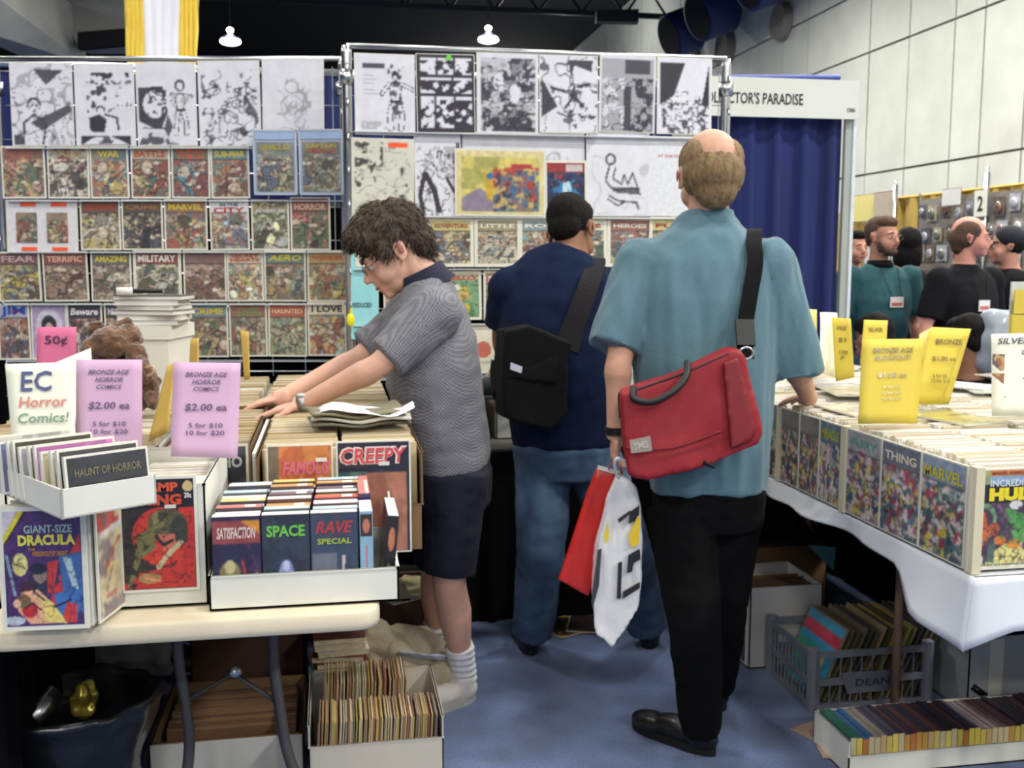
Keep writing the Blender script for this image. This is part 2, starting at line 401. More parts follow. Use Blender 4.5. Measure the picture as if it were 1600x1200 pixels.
# ================================================================== PRINTED COVERS (painted into the vertices of fine grids)
class Cv:
    def __init__(s, nx, ny, bg):
        s.nx, s.ny = nx, ny; s.a = np.empty((ny, nx, 3)); s.a[:] = bg
        s.u, s.v = np.meshgrid(np.linspace(0, 1, nx), np.linspace(0, 1, ny)); s.asp = ny/nx
    def mix(s, m, c, k=1.0): s.a = s.a*(1-(m*k)[..., None]) + np.array(c, float)*(m*k)[..., None]; return s
    def rect(s, u0, v0, u1, v1, c, k=1): return s.mix(((s.u >= u0) & (s.u <= u1) & (s.v >= v0) & (s.v <= v1)).astype(float), c, k)
    def ell(s, cu, cv, ru, rv, c, ang=0, k=1, ring=0):
        x = s.u-cu; y = (s.v-cv)*1.0; ca, sa = math.cos(ang), math.sin(ang)
        y = y*s.asp; rv = rv*s.asp
        d = ((x*ca+y*sa)/ru)**2 + ((-x*sa+y*ca)/rv)**2
        m = (d <= 1) if not ring else ((d <= 1) & (d >= (1-ring)**2))
        return s.mix(m.astype(float), c, k)
    def line(s, pts, t, c, k=1):
        for (x0, y0), (x1, y1) in zip(pts[:-1], pts[1:]):
            px = s.u-x0; py = (s.v-y0)*s.asp; dx = x1-x0; dy = (y1-y0)*s.asp; L = dx*dx+dy*dy+1e-9
            q = np.clip((px*dx+py*dy)/L, 0, 1); d = np.hypot(px-q*dx, py-q*dy); s.mix((d < t).astype(float), c, k)
        return s
    def poly(s, pts, c, k=1):
        m = np.zeros_like(s.u, bool); n = len(pts)
        for i in range(n):
            (x0, y0), (x1, y1) = pts[i], pts[(i+1) % n]
            cnd = (s.v < y0) != (s.v < y1)
            with np.errstate(divide='ignore', invalid='ignore'): xx = (x1-x0)*(s.v-y0)/((y1-y0) if y1 != y0 else 1e-9)+x0
            m ^= cnd & (s.u < xx)
        return s.mix(m.astype(float), c, k)
    def noise(s, c, thr, cell, seed, k=1, box=(0, 0, 1, 1)):
        f = fbm(s.u.shape, cell, seed); m = (f > thr) & (s.u >= box[0]) & (s.v >= box[1]) & (s.u <= box[2]) & (s.v <= box[3])
        return s.mix(m.astype(float), c, k)
    def contour(s, c, cell, seed, w=.02, k=1, box=(0, 0, 1, 1), lv=.5):
        f = fbm(s.u.shape, cell, seed, 2); m = (np.abs(f-lv) < w) & (s.u >= box[0]) & (s.v >= box[1]) & (s.u <= box[2]) & (s.v <= box[3])
        return s.mix(m.astype(float), c, k)
    def fig(s, cu, cv, sc, body, skin=(206, 160, 124), hair=(50, 34, 26), legs=None, seed=0, lean=0.0):
        r = random.Random(seed); dk = (30, 24, 30); a = s.asp; legs = legs or body
        sh = cv+.14*sc; hp = cv+.42*sc; L = lean*sc
        for t_, cc in ((.065*sc, dk), (.052*sc, None)):
            for sg in (-1, 1):
                s.line([(cu+L+sg*.05*sc, hp), (cu+L*1.4+sg*(.09+.08*r.random())*sc, hp+.24*sc), (cu+L*1.2+sg*(.1+.06*r.random())*sc, hp+.48*sc)], t_, cc or legs)
            r = random.Random(seed)
        s.poly([(cu-.16*sc, sh-.03*sc), (cu+.16*sc, sh-.03*sc), (cu+L+.1*sc, hp+.02), (cu+L-.1*sc, hp+.02)], dk)
        s.poly([(cu-.14*sc, sh-.015*sc), (cu+.14*sc, sh-.015*sc), (cu+L+.085*sc, hp), (cu+L-.085*sc, hp)], body)
        r2 = random.Random(seed+5)
        for sg in (-1, 1):
            e = (cu+sg*(.22+.1*r2.random())*sc, sh+r2.uniform(-.05, .16)*sc); h = (e[0]+sg*r2.uniform(-.1, .18)*sc, e[1]+r2.uniform(-.16, .12)*sc)
            s.line([(cu+sg*.13*sc, sh), e, h], .046*sc, dk); s.line([(cu+sg*.13*sc, sh), e], .034*sc, body); s.line([e, h], .03*sc, skin)
        s.ell(cu, cv, .085*sc, .085*sc/a*1.2, dk); s.ell(cu, cv+.01*sc, .068*sc, .072*sc/a*1.15, skin); s.ell(cu, cv-.045*sc/a*1.2, .075*sc, .05*sc/a, hair)
        return s
    def shade(s, k=.12, cell=4, seed=1):
        f = fbm(s.u.shape, cell, seed, 2); s.a = s.a*(1+(f-.5)[..., None]*2*k)
        p = np.pad(s.a, ((1, 1), (1, 1), (0, 0)), mode='edge'); s.a = .4*s.a+.15*(p[:-2, 1:-1]+p[2:, 1:-1]+p[1:-1, :-2]+p[1:-1, 2:]); return s
def cover_mesh(name, w, h, cv, m):
    nx, ny = cv.nx, cv.ny; me = bpy.data.meshes.new(name)
    x = np.linspace(-w/2, w/2, nx); z = np.linspace(h, 0, ny); X, Z = np.meshgrid(x, z)
    co = np.zeros((ny*nx, 3)); co[:, 0] = X.ravel(); co[:, 2] = Z.ravel()
    i = np.arange(ny*nx).reshape(ny, nx); f = np.stack([i[1:, :-1], i[1:, 1:], i[:-1, 1:], i[:-1, :-1]], -1).reshape(-1, 4)
    me.vertices.add(len(co)); me.vertices.foreach_set('co', co.ravel())
    me.loops.add(f.size); me.loops.foreach_set('vertex_index', f.ravel()); me.polygons.add(len(f))
    me.polygons.foreach_set('loop_start', np.arange(0, f.size, 4)); me.polygons.foreach_set('loop_total', np.full(len(f), 4))
    me.update(calc_edges=True); me.validate(); set_paint(me, np.clip(cv.a, 0, 255).reshape(-1, 3)); me.materials.append(m); return me
PAL = [dict(bg=(88, 104, 112), bg2=(130, 118, 84), a=(168, 70, 52), b=(196, 168, 70), c=(60, 96, 110)),
       dict(bg=(140, 112, 84), bg2=(96, 84, 70), a=(150, 60, 44), b=(200, 180, 110), c=(74, 96, 86)),
       dict(bg=(92, 112, 78), bg2=(150, 140, 80), a=(176, 92, 60), b=(190, 170, 90), c=(80, 84, 110)),
       dict(bg=(150, 72, 56), bg2=(110, 80, 60), a=(200, 170, 100), b=(90, 110, 80), c=(180, 140, 110)),
       dict(bg=(84, 124, 140), bg2=(150, 150, 120), a=(196, 110, 60), b=(210, 190, 120), c=(120, 60, 50)),
       dict(bg=(186, 168, 104), bg2=(150, 120, 70), a=(90, 110, 130), b=(170, 70, 50), c=(70, 90, 60))]
def comic_art(seed, pal, banner=None, nx=42, ny=58, nfig=2):
    r = random.Random(seed); p = PAL[pal % len(PAL)] if not isinstance(pal, dict) else pal
    c = Cv(nx, ny, p['bg']); c.noise(p['bg2'], .5, 12, seed, .9); c.noise(p['c'], .62, 7, seed+3, .8)
    c.poly([(0, .55+r.random()*.3), (1, .5+r.random()*.35), (1, 1), (0, 1)], p[r.choice('abc')], .75)
    c.poly([(r.random(), .3), (r.random(), .4), (r.random(), .9), (r.random()*.5, .8)], p[r.choice('abc')], .7)
    c.ell(.2+r.random()*.6, .4+r.random()*.3, .16+.14*r.random(), .12+.08*r.random(), p['b'], r.random(), .9)
    X_ = [p['a'], p['b'], p['c'], tuple(min(255, v*1.35+20) for v in p['bg']), tuple(v*.55 for v in p['bg2']), (206, 176, 140)]
    for q in range(7): c.noise(X_[q % 6], .60+.03*(q % 3), 4+(q*3) % 6, seed*7+q, .8, (0, .24, 1, 1))
    for q in range(5):
        u, v = r.random(), .35+.6*r.random(); w_, h_ = .08+.14*r.random(), .04+.1*r.random(); an_ = r.random()*3; c.ell(u, v, w_+.02, h_+.015, (52, 42, 42), an_, .8); c.ell(u, v, w_, h_, X_[r.randrange(6)], an_, .95)
    for k in range(nfig):
        c.fig((.25+.5*k/(max(nfig-1, 1)))+r.uniform(-.12, .12) if nfig > 1 else r.uniform(.35, .65), .38+r.random()*.2, .45+r.random()*.45, p[r.choice('abc')], hair=r.choice([(50, 34, 26), (150, 110, 60), (90, 50, 34), (40, 40, 50)]), seed=seed*3+k, lean=r.uniform(-.4, .4))
    for _ in range(4): c.line([(r.random(), .3+.7*r.random()), (r.random(), .3+.7*r.random())], .012, (34, 28, 34), .8)
    c.contour((40, 36, 40), 5, seed+9, .022, .45, (0, .24, 1, 1))
    for _ in range(3):
        u, v = r.random(), .3+.6*r.random(); c.ell(u, v, .07, .035, (226, 214, 180), 0, .8)
    if banner is not None: c.rect(0, 0, 1, .235, banner); c.rect(0, .235, 1, .25, (40, 32, 34))
    c.shade(.14, 3, seed); g = c.a.mean(-1, keepdims=True); c.a = (c.a*.72+g*.28)*.92+30; return c
def ink_art(seed, kind=0, nx=60, ny=84, bg=(222, 222, 230)):
    r = random.Random(seed); K = (58, 56, 64); G = (158, 158, 164); c = Cv(nx, ny, bg)
    if kind == 0:      # figure with sweeping dark wedge
        c.poly([(.38, .06), (.86, .08), (.58, .26)], K, .85); c.contour(G, 16, seed, .05, .7)
        c.poly([(.1, .62), (.3, .72), (.95, .5), (1, .58), (.5, .82)], K, .8); c.ell(.37, .5, .11, .09, K); c.ell(.37, .52, .09, .08, bg)
        c.line([(.37, .62), (.2, .72), (.18, .98)], .014, K); c.line([(.37, .62), (.56, .74), (.5, .98)], .014, K); c.poly([(.02, .88), (.16, .86), (.2, 1), (.02, 1)], K, .85)
        c.line([(.34, .51), (.35, .51)], .012, K); c.line([(.41, .51), (.42, .51)], .012, K); c.line([(.36, .575), (.4, .575)], .006, K); c.contour(K, 9, seed+3, .018, .6, (0, .1, 1, 1))
    elif kind == 1:    # crowd at the top, seated man, black floor band
        c.noise(K, .56, 5, seed, 1, (.28, .1, .92, .25)); c.noise(K, .62, 6, seed+1, .9, (.2, .2, .95, .62)); c.ell(.42, .56, .08, .05, K); c.ell(.42, .575, .06, .045, bg)
        c.poly([(.22, .66), (.4, .62), (.52, .68), (.48, .84), (.24, .83)], K); c.line([(.5, .62), (.7, .66), (.72, .8)], .016, K)
        c.rect(.07, .88, .93, 1, K); c.poly([(.07, 1), (.3, .9), (.6, .89), (.9, .99), (.9, 1)], bg); c.noise(K, .6, 4, seed+8, .8, (.3, .9, .7, .98))
    elif kind == 2:    # long haired portrait beside a small standing figure
        c.poly([(.02, .3), (.45, .28), (.52, .6), (.4, .8), (.3, .8), (.02, .7)], K, .9); c.ell(.3, .5, .2, .17, bg); c.contour(K, 7, seed, .05, .9, (.05, .3, .5, .8))
        c.line([(.2, .48), (.26, .47)], .014, K); c.line([(.36, .5), (.42, .5)], .014, K); c.line([(.28, .6), (.34, .61)], .01, K)
        c.poly([(.0, 1), (.1, .86), (.4, .82), (.64, .96), (.7, 1)], K, .8); c.noise(bg, .5, 6, seed+4, .9, (0, .82, .7, 1)); c.fig(.74, .3, .62, bg, bg, K, bg, seed); c.ell(.74, .27, .09, .07, K, 0, .9); c.ell(.74, .28, .055, .05, bg); c.contour(G, 6, seed+2, .04, .7, (.6, .35, .9, .8))
        c.poly([(.52, .62), (.6, .78), (.52, .9), (.45, .8)], K, .8)
    elif kind == 3:    # busy battle line work
        c.contour(K, 8, seed, .03, .75, (.05, .25, .95, 1)); c.contour(K, 14, seed+2, .02, .7, (.05, .1, .95, 1), .42); c.noise(K, .66, 5, seed+5, .8, (.1, .3, .95, .95)); c.poly([(.78, .4), (.96, .62), (.98, .74), (.84, .62)], K, .7)
    elif kind == 4:    # faint pencil figure
        c.contour(G, 12, seed, .03, .8, (.25, .3, .8, .95)); c.ell(.48, .32, .12, .08, G, 0, .8, .2); c.noise(G, .6, 4, seed+3, .8, (.36, .22, .6, .3)); c.line([(.42, .42), (.3, .5), (.34, .66), (.42, .72)], .008, G); c.line([(.55, .42), (.68, .5), (.62, .66), (.52, .74)], .008, G); c.noise(G, .66, 6, seed, .5, (.25, .4, .75, .95)); c.ell(.44, .56, .07, .05, G, 0, .5, .2); c.ell(.57, .56, .07, .05, G, 0, .5, .2)
    elif kind == 5:    # inked comic page: panels on black
        c = Cv(nx, ny, K)
        for (a, b_, d, e) in ((.06, .04, .34, .26), (.37, .04, .64, .26), (.67, .04, .95, .26), (.06, .29, .6, .5), (.63, .29, .95, .5), (.06, .54, .3, .95), (.33, .54, .64, .95), (.67, .54, .95, .95)):
            c.rect(a, b_, d, e, bg); c.noise(K, .47, 7, seed+int(a*90)+int(b_*50), 1, (a, b_+.04, d, e)); c.ell((a+d)/2, (b_+e)/2, .05, .04, bg); c.rect(a+.02, b_+.01, d-.06, b_+.04, bg)
    elif kind == 6:    # page with grey wash panels
        c.rect(.06, .06, .96, .98, (200, 200, 206)); c.noise(K, .55, 9, seed, .9, (.06, .06, .96, .98)); c.noise(G, .52, 6, seed+1, .7, (.06, .06, .96, .98)); c.ell(.35, .36, .09, .11, bg); c.ell(.62, .5, .1, .12, bg); c.noise(K, .5, 5, seed+2, .9, (.1, .8, .9, .98)); c.contour(K, 6, seed+3, .04, .8, (.06, .3, .96, .98))
    elif kind == 7:    # big frowning face
        c.poly([(.03, .3), (.3, .66), (.03, .8)], K, .9); c.poly([(.5, .05), (.92, .06), (.9, .2), (.6, .12), (.54, .3)], K, .9); c.line([(.2, .42), (.42, .46)], .022, K); c.line([(.6, .4), (.56, .55), (.44, .68)], .018, K)
        c.line([(.66, .4), (.86, .36)], .02, K); c.contour(K, 13, seed, .022, .7); c.noise(K, .62, 6, seed+4, .9, (.5, .35, 1, .95)); c.line([(.3, .74), (.5, .8), (.6, .76)], .012, K)
    elif kind == 8:    # gloomy doorway scene
        c.rect(.02, .04, .98, 1, (168, 168, 174)); c.rect(.45, .06, .9, .24, K, .8); c.rect(.44, .4, .56, .98, K, .85); c.noise(K, .55, 6, seed, .9, (.55, .3, .98, 1)); c.noise(bg, .55, 8, seed+1, .9, (.05, .3, .45, .98)); c.contour(K, 6, seed+2, .03, .7, (.05, .3, .98, .98))
    elif kind == 9:    # black wedges and a crowd
        c.poly([(.05, .07), (.5, .07), (.3, .5), (.05, .62)], (60, 60, 66)); c.poly([(.95, .1), (.82, .62), (.95, .62)], (50, 50, 56)); c.contour(K, 6, seed, .045, .8, (.08, .5, .95, 1)); c.ell(.45, .52, .12, .09, bg); c.contour(K, 5, seed+2, .05, .8, (.33, .44, .57, .62)); c.noise(K, .6, 5, seed+4, .8, (.1, .6, .9, 1))
    elif kind == 10:   # reclining line figure
        c.contour(G, 18, seed, .02, .4); c.ell(.38, .32, .09, .07, K, 0, .9, .35); c.line([(.36, .4), (.3, .58), (.44, .7), (.78, .66), (.86, .74)], .012, K); c.line([(.46, .42), (.42, .55), (.56, .62), (.6, .5), (.66, .62), (.74, .48), (.82, .66)], .010, K)
        c.poly([(.4, .66), (.86, .66), (.84, .74), (.5, .73)], K, .75); c.line([(.36, .76), (.5, .82), (.8, .84), (.84, .92)], .012, K); c.line([(.34, .8), (.5, .88), (.6, .84)], .010, K)
    elif kind == 11:   # typed page with a small inked figure
        c.rect(.12, .12, .5, .17, K, .85); c.fig(.68, .26, .75, bg, bg, K, bg, seed); c.noise(K, .58, 4, seed, .9, (.55, .12, .84, .34)); c.noise(K, .6, 5, seed+2, .8, (.6, .34, .82, .8))
        for i in range(7): c.rect(.12, .22+i*.045, .3+.1*r.random(), .228+i*.045, G, .8)
        c.noise(G, .6, 6, seed, .6, (.1, .84, .9, .95))
    elif kind == 12:   # creamy page: ink scattered top left
        c.noise((60, 58, 56), .56, 6, seed, .9, (.05, .04, .5, .35)); c.noise((60, 58, 56), .6, 6, seed+1, .9, (.04, .3, .38, .7)); c.contour((120, 120, 112), 9, seed, .02, .6, (.05, .1, .95, .95)); c.noise((60, 58, 56), .7, 6, seed+4, .9, (.5, .3, .9, .9)); c.rect(.58, .04, .9, .1, (250, 92, 50))
    elif kind == 13:   # running men
        c.noise(G, .58, 7, seed, .7, (.05, .15, .95, .6)); c.line([(.2, .5), (.1, .75), (.16, .95)], .045, K); c.line([(.24, .5), (.42, .7), (.5, .93)], .055, K); c.line([(.7, .55), (.85, .7)], .03, K); c.poly([(.9, .1), (1, .1), (1, .32), (.92, .3)], K, .8); c.contour(K, 8, seed+2, .03, .7, (.05, .2, .95, 1)); c.line([(.86, .8), (.95, .98)], .02, K)
    c.shade(.03, 10, seed); return c
TM = {}
def tmat(c):
    k = 'title_ink_%d_%d_%d' % tuple(c)
    return mat(k, c, .5, .04, 30, coat=.4)
def make_comic(name, label, cat, base, xd, zd, w, h, cv, titles=(), border=.007, group=None, thick=.004, cm=None, extra=None, boardm=None):
    """base = bottom centre, xd right, zd up; the front faces -y of that frame"""
    xd = np.array(xd, float); xd /= np.linalg.norm(xd); zd = np.array(zd, float); zd /= np.linalg.norm(zd); yd = np.cross(zd, xd)
    t = empty(name, base, label, cat, group, axes(xd, yd, zd))
    b = MB(); b.box(-w/2, -thick/2, 0, w/2, thick/2, h); lchild('backing_board', b.mesh('backing_board', boardm or M_board), t)
    me = cover_mesh('cover', w-2*border, h-2*border, cv, cm or M_paint); lchild('cover', me, t, (0, -thick/2-.0006, border))
    for tt in titles:
        txt, u, v, wf, hf, c = tt[:6]; kw = tt[6] if len(tt) > 6 else {}
        W_, H_ = w-2*border, h-2*border
        me = text_mesh(txt, W_*wf, H_*hf, tmat(c), kw.get('bold', .03), .0, kw.get('shear', 0))
        o = lchild('title_lettering', me, t, (-W_/2+W_*u, -thick/2-.0022, border+H_*(1-v)), (math.pi/2, kw.get('rot', 0), 0))
    if extra: extra(t, w, h)
    return t

# ================================================================== THE TWO RACKS OF COMICS
O1 = P(270, 412, 4.66); N1 = FH.copy(); X1 = RT.copy()
O2 = P(830, 412, 4.52); N2 = V(0, 1, 0); X2 = V(1, 0, 0)
def rack_rect(o, n, xd, l, r_, t_, b_, off=0):
    n = np.array(n); A = PN(l, b_, o-n*off, n); B = PN(r_, b_, o-n*off, n); T_ = PN((l+r_)/2, t_, o-n*off, n)
    c = (A+B)/2; return c, float((B-A) @ xd), float(T_[2]-c[2])
def make_rack(label, o, n, xd, pl, pr, ptop, levels, side):
    t = empty('display_rack', (o[0], o[1], 0), label, 'rack')
    A = PN(pl, 400, o, n); B = PN(pr, 400, o, n); zt = PN((pl+pr)/2, ptop, o, n)[2]; n = np.array(n)
    for nm, q in (('post', A), ('post', B)):
        b = MB(); b.tube([V(q[0], q[1], .02), V(q[0], q[1], zt-.03), V(q[0], q[1], zt)+n*.0], [.022, .022, .018], 12)
        b.tube([V(q[0], q[1], .02)-n*.25, V(q[0], q[1], .02)+n*.25], .02, 8); ob = b.build(nm, M_chrome, t, True)
        for k in range(14):
            z_ = .45+k*.14; b = MB(); b.tube([V(q[0], q[1], z_)-n*.03, V(q[0], q[1], z_)-n*.05-V(0, 0, .03)], .006, 5); b.build('peg', M_chrome, ob, True)
        b = MB(); b.tube([V(q[0], q[1], zt-.16), V(q[0], q[1], zt-.10)], .033, 10); b.build('collar', M_chrome, ob, True)
    b = MB()
    L = float((B-A) @ xd); k = 1
    while k*.15 < L: q = A+xd*k*.15+n*.02; b.tube([V(q[0], q[1], .93), V(q[0], q[1], zt-.03)], .0022, 4); k += 1
    z_ = .95
    while z_ < zt: b.tube([V(A[0], A[1], z_)+n*.02, V(B[0], B[1], z_)+n*.02], .0022, 4); z_ += .15
    tag(b.build('wire_grid', M_chrome, t), kind='stuff')
    b = MB(); b.tube([V(A[0], A[1], zt), V(B[0], B[1], zt)], .012, 8); b.build('top_bar', M_chrome, t, True)
    for py in levels:
        q = PN(pl+6, py, o-n*.035, n); q2 = PN(pr-6, py, o-n*.035, n); z_ = (q[2]+q2[2])/2-.010
        b = MB(); b.obox((q[0]/2+q2[0]/2, q[1]/2+q2[1]/2, z_), (q2-q)*V(1, 1, 0)/2, n*.03, (0, 0, .002)); b.build('ledge', mat('clear_acrylic', (205, 210, 215), .2, .03, 10, coat=.6), t)
    return t
make_rack('chrome wire display rack of comics on the left side', O1, N1, X1, 8, 541, 92, (229, 311, 391, 472, 560), 0)
make_rack('chrome wire display rack behind the browsing men', O2, N2, X2, 547, 1128, 82, (209, 337, 417, 502, 584), 0)
rs = [10]
R_ = (168, 60, 48); Y_ = (214, 196, 70); Wt = (226, 222, 210); Bl = (52, 70, 110); Gn = (76, 100, 74); Br = (110, 76, 56); Tn = (178, 160, 120); Dk = (44, 40, 44); Or = (206, 120, 60); Tq = (70, 120, 130); Gy = (120, 120, 116); Pu = (84, 66, 104)
def rc(side, l, r_, t_, b_, label, pal=0, banner=None, titles=(), nfig=2, ink=None, off=0, cat='comic', name='comic_book', border=.0075, cv=None, w=None, extra=None, group=None, cm=None):
    o, n, xd = (O1, N1, X1) if side == 1 else (O2, N2, X2)
    rs[0] += 1; sd = rs[0]; c, ww, hh = rack_rect(o, n, xd, l, r_, t_, b_, .05+off)
    rr = random.Random(sd); tilt = rr.uniform(-.012, .012); zd = UZ+xd*tilt+np.array(n)*rr.uniform(.0, .04)
    if ink is not None: cv = ink_art(sd, ink, **({'bg': (214, 214, 200)} if ink == 12 else {})); name = 'art_page'; cat = 'artwork'; cm = M_matte; border = .003
    if cv is None: cv = comic_art(sd, pal, banner, nfig=nfig)
    return make_comic(name, label, cat, c, xd-UZ*tilt, zd, ww, hh, cv, titles, border, group or ('comics on the left rack' if side == 1 else 'comics on the rack behind the men'), cm=cm, extra=extra)
def T(txt, c, v=.125, w=.86, h=.13, **k): return (txt, .5, v, w, h, c, k)
gA = 'black and white art pages on the left rack'; gA2 = 'black and white art pages on the middle rack'
rc(1, 20, 117, 98, 228, 'ink page of man with dark wedge above, first in top row of left rack', ink=0, group=gA)
rc(1, 120, 213, 99, 228, 'ink page of seated man with black floor band, second in top row of left rack', ink=1, group=gA)
rc(1, 216, 309, 97, 228, 'ink page with long haired portrait, third in top row of left rack', ink=2, group=gA)
rc(1, 313, 409, 94, 229, 'fine line battle drawing, fourth in top row of left rack', ink=3, group=gA)
rc(1, 411, 507, 92, 228, 'faint pencil drawing, last in top row of left rack', ink=4, group=gA)
rc(1, 5, 73, 228, 310, 'comic with huge red faces, first in second row of left rack', 3, None, nfig=1)
rc(1, 76, 141, 228, 310, 'comic with man in dark suit on white, second in second row of left rack', dict(bg=(176, 170, 150), bg2=(130, 120, 100), a=(40, 38, 44), b=(210, 200, 180), c=(120, 40, 36)), None, [T('TALES', Tn)], nfig=1)
rc(1, 143, 203, 228, 310, 'blue and orange comic with yellow title, third in second row of left rack', 0, None, [T('WAR', Y_, w=.6)], nfig=1)
rc(1, 206, 267, 228, 310, 'beige comic with small fighting crowd, fourth in second row of left rack', 1, (170, 150, 120), [T('BATTLE', (190, 90, 60))], nfig=3)
rc(1, 269, 329, 228, 310, 'comic with red slanted title over dark scene, fifth in second row of left rack', dict(bg=(70, 60, 58), bg2=(120, 70, 56), a=(140, 50, 44), b=(190, 180, 160), c=(50, 130, 150)), Gn, [T('HUMAN\nTORCH', (208, 90, 70), h=.2, v=.13, shear=.3)])
rc(1, 331, 391, 228, 310, 'turquoise comic with yellow arched title, sixth in second row of left rack', 4, Tq, [T('SUB-MAR', Y_)], nfig=1)
M_slab = mat('clear_plastic_case', (170, 184, 205), .12, .04, 8, coat=1.0)
def slab(side, l, r_, t_, b_, label, pal, titles):
    o, n, xd = (O1, N1, X1); c, w, h = rack_rect(o, n, xd, l, r_, t_, b_, .08); n = np.array(n)
    rs[0] += 1; t = empty('slabbed_comic', c, label, 'comic', 'graded comics in hard cases', axes(xd, n, UZ))
    b = MB(); b.box(-w/2, -.006, 0, w/2, .006, h); lchild('hard_case', b.mesh('hard_case', M_slab), t)
    b = MB(); b.box(-w/2+.01, -.009, h-.042, w/2-.01, -.0065, h-.008); lchild('case_label', b.mesh('case_label', mat('pale_blue_label', (160, 186, 220), .5)), t)
    W_, H_ = w-.03, h-.07; me = cover_mesh('cover', W_, H_, comic_art(rs[0], pal, None), M_paint); lchild('cover', me, t, (0, -.0075, .015))
    b = MB()
    for x in (-w/2+.004, w/2-.004): b.box(x-.004, -.011, 0, x+.004, .007, h)
    for z in (.004, h-.004): b.box(-w/2, -.011, z-.004, w/2, .007, z+.004)
    lchild('case_rim', b.mesh('case_rim', mat('frosted_plastic', (190, 200, 214), .3, .03, 9, coat=.8)), t)
    for txt, u, v, wf, hf, cc in titles:
        lchild('title_lettering', text_mesh(txt, W_*wf, H_*hf, tmat(cc), .03, 0), t, (-W_/2+W_*u, -.0095, .015+H_*(1-v)), (math.pi/2, 0, 0))
pg = dict(bg=(96, 108, 112), bg2=(120, 126, 110), a=(110, 100, 70), b=(170, 160, 110), c=(80, 96, 120))
slab(1, 398, 466, 203, 305, 'comic in hard clear case with yellow SHIELD title on left rack', pg, [('SHIELD', .5, .1, .8, .11, (170, 160, 60))])
slab(1, 469, 538, 202, 305, 'comic in hard clear case at right end of second row of left rack', dict(pg, bg=(90, 100, 90)), [('CAPTAIN', .5, .08, .8, .09, (190, 170, 60)), ('AMERICA', .5, .18, .8, .09, (180, 90, 70))])
# white sheet with two small comics
def two_up(t, w, h):
    for k, u in enumerate((.3, .73)):
        b = MB(); me = cover_mesh('small_cover', w*.29, h*.56, comic_art(90+k, 1, None, 20, 28), M_paint); lchild('small_cover', me, t, (-w/2+w*u-.004, -.006, h*.2))
        for v in (.03, .86):
            b = MB(); b.box(-w*.11, -.001, 0, w*.11, 0, h*.07); lchild('orange_sticker', b.mesh('orange_sticker', mat('orange_sticker', (250, 96, 50), .6)), t, (-w/2+w*u+.005, -.005, h*v+.004))
rc(1, 12, 123, 312, 396, 'white card holding two small comics with orange stickers on left rack', cv=Cv(6, 6, (224, 222, 226)), extra=two_up, cat='card', name='display_card')
rc(1, 127, 190, 312, 391, 'dark comic with red brown title and yellow floor, second in third row of left rack', dict(bg=(84, 78, 66), bg2=(60, 50, 44), a=(190, 170, 70), b=(200, 190, 160), c=(110, 60, 50)), (90, 70, 52), [T('SUSPENSE', (176, 70, 52))])
rc(1, 192, 256, 312, 391, 'dark comic with motorcycle rider below brown title, third in third row of left rack', dict(bg=(150, 130, 90), bg2=(90, 80, 66), a=(36, 34, 40), b=(200, 180, 120), c=(70, 70, 90)), (74, 60, 48), [T('CRIME', (160, 110, 70), h=.09)])
rc(1, 258, 325, 311, 391, 'comic with yellow MARVEL title and brown rocket, in third row of left rack', 0, (150, 90, 66), [T('MARVEL', Y_)], nfig=1)
rc(1, 330, 391, 312, 391, 'pale blue comic with red and white lettering, fifth in third row of left rack', dict(bg=(120, 160, 190), bg2=(190, 190, 180), a=(190, 80, 60), b=(214, 180, 120), c=(90, 110, 140)), (200, 208, 214), [T('IN THE', (60, 60, 90), h=.06, v=.07, w=.5), T('CITY', (190, 60, 56), v=.19, h=.13)])
rc(1, 394, 453, 312, 391, 'comic with purple band and green crouching creature in third row of left rack', dict(bg=(190, 176, 120), bg2=(150, 140, 90), a=(60, 84, 60), b=(180, 184, 170), c=(70, 70, 60)), None, [T('ADVENTURE', (220, 216, 220), h=.07, v=.2), T('TALES', (110, 110, 90), h=.07, v=.08)], nfig=1, extra=None)
rc(1, 455, 517, 308, 391, 'red comic with HORROR title and green figures, end of third row of left rack', dict(bg=(150, 66, 52), bg2=(130, 56, 46), a=(84, 116, 72), b=(80, 110, 70), c=(160, 80, 60)), (150, 60, 50), [T('HORROR', (220, 190, 160), v=.16)])
rc(1, 0, 66, 393, 471, 'comic with dark red FEAR title, first in fourth row of left rack', dict(bg=(88, 96, 96), bg2=(140, 110, 60), a=(200, 180, 60), b=(90, 110, 120), c=(110, 70, 50)), (110, 60, 60), [T('FEAR', (190, 160, 160))])
rc(1, 70, 140, 393, 471, 'dark comic with red title strip and crowd, second in fourth row of left rack', dict(bg=(60, 50, 46), bg2=(130, 100, 70), a=(150, 110, 80), b=(180, 150, 110), c=(90, 40, 36)), (130, 54, 46), [T('TERRIFIC', (220, 170, 150))], nfig=3)
rc(1, 144, 207, 393, 471, 'comic with yellow AMAZING title and brown hill, in fourth row of left rack', dict(bg=(130, 120, 100), bg2=(100, 84, 76), a=(120, 80, 60), b=(170, 150, 110), c=(90, 90, 70)), (90, 90, 96), [T('AMAZING', Y_)], nfig=1)
rc(1, 210, 285, 390, 471, 'white bordered comic with MILITARY on a dark red band in fourth row of left rack', dict(bg=(200, 190, 110), bg2=(150, 140, 90), a=(60, 66, 70), b=(180, 180, 160), c=(60, 90, 70)), (140, 50, 44), [T('MILITARY', (232, 226, 220), w=.9, h=.15)], border=.014)
rc(1, 288, 355, 391, 471, 'faded brown comic without a readable title, fifth in fourth row of left rack', dict(bg=(128, 96, 84), bg2=(110, 104, 76), a=(130, 80, 60), b=(150, 120, 80), c=(90, 90, 70)), (120, 80, 76))
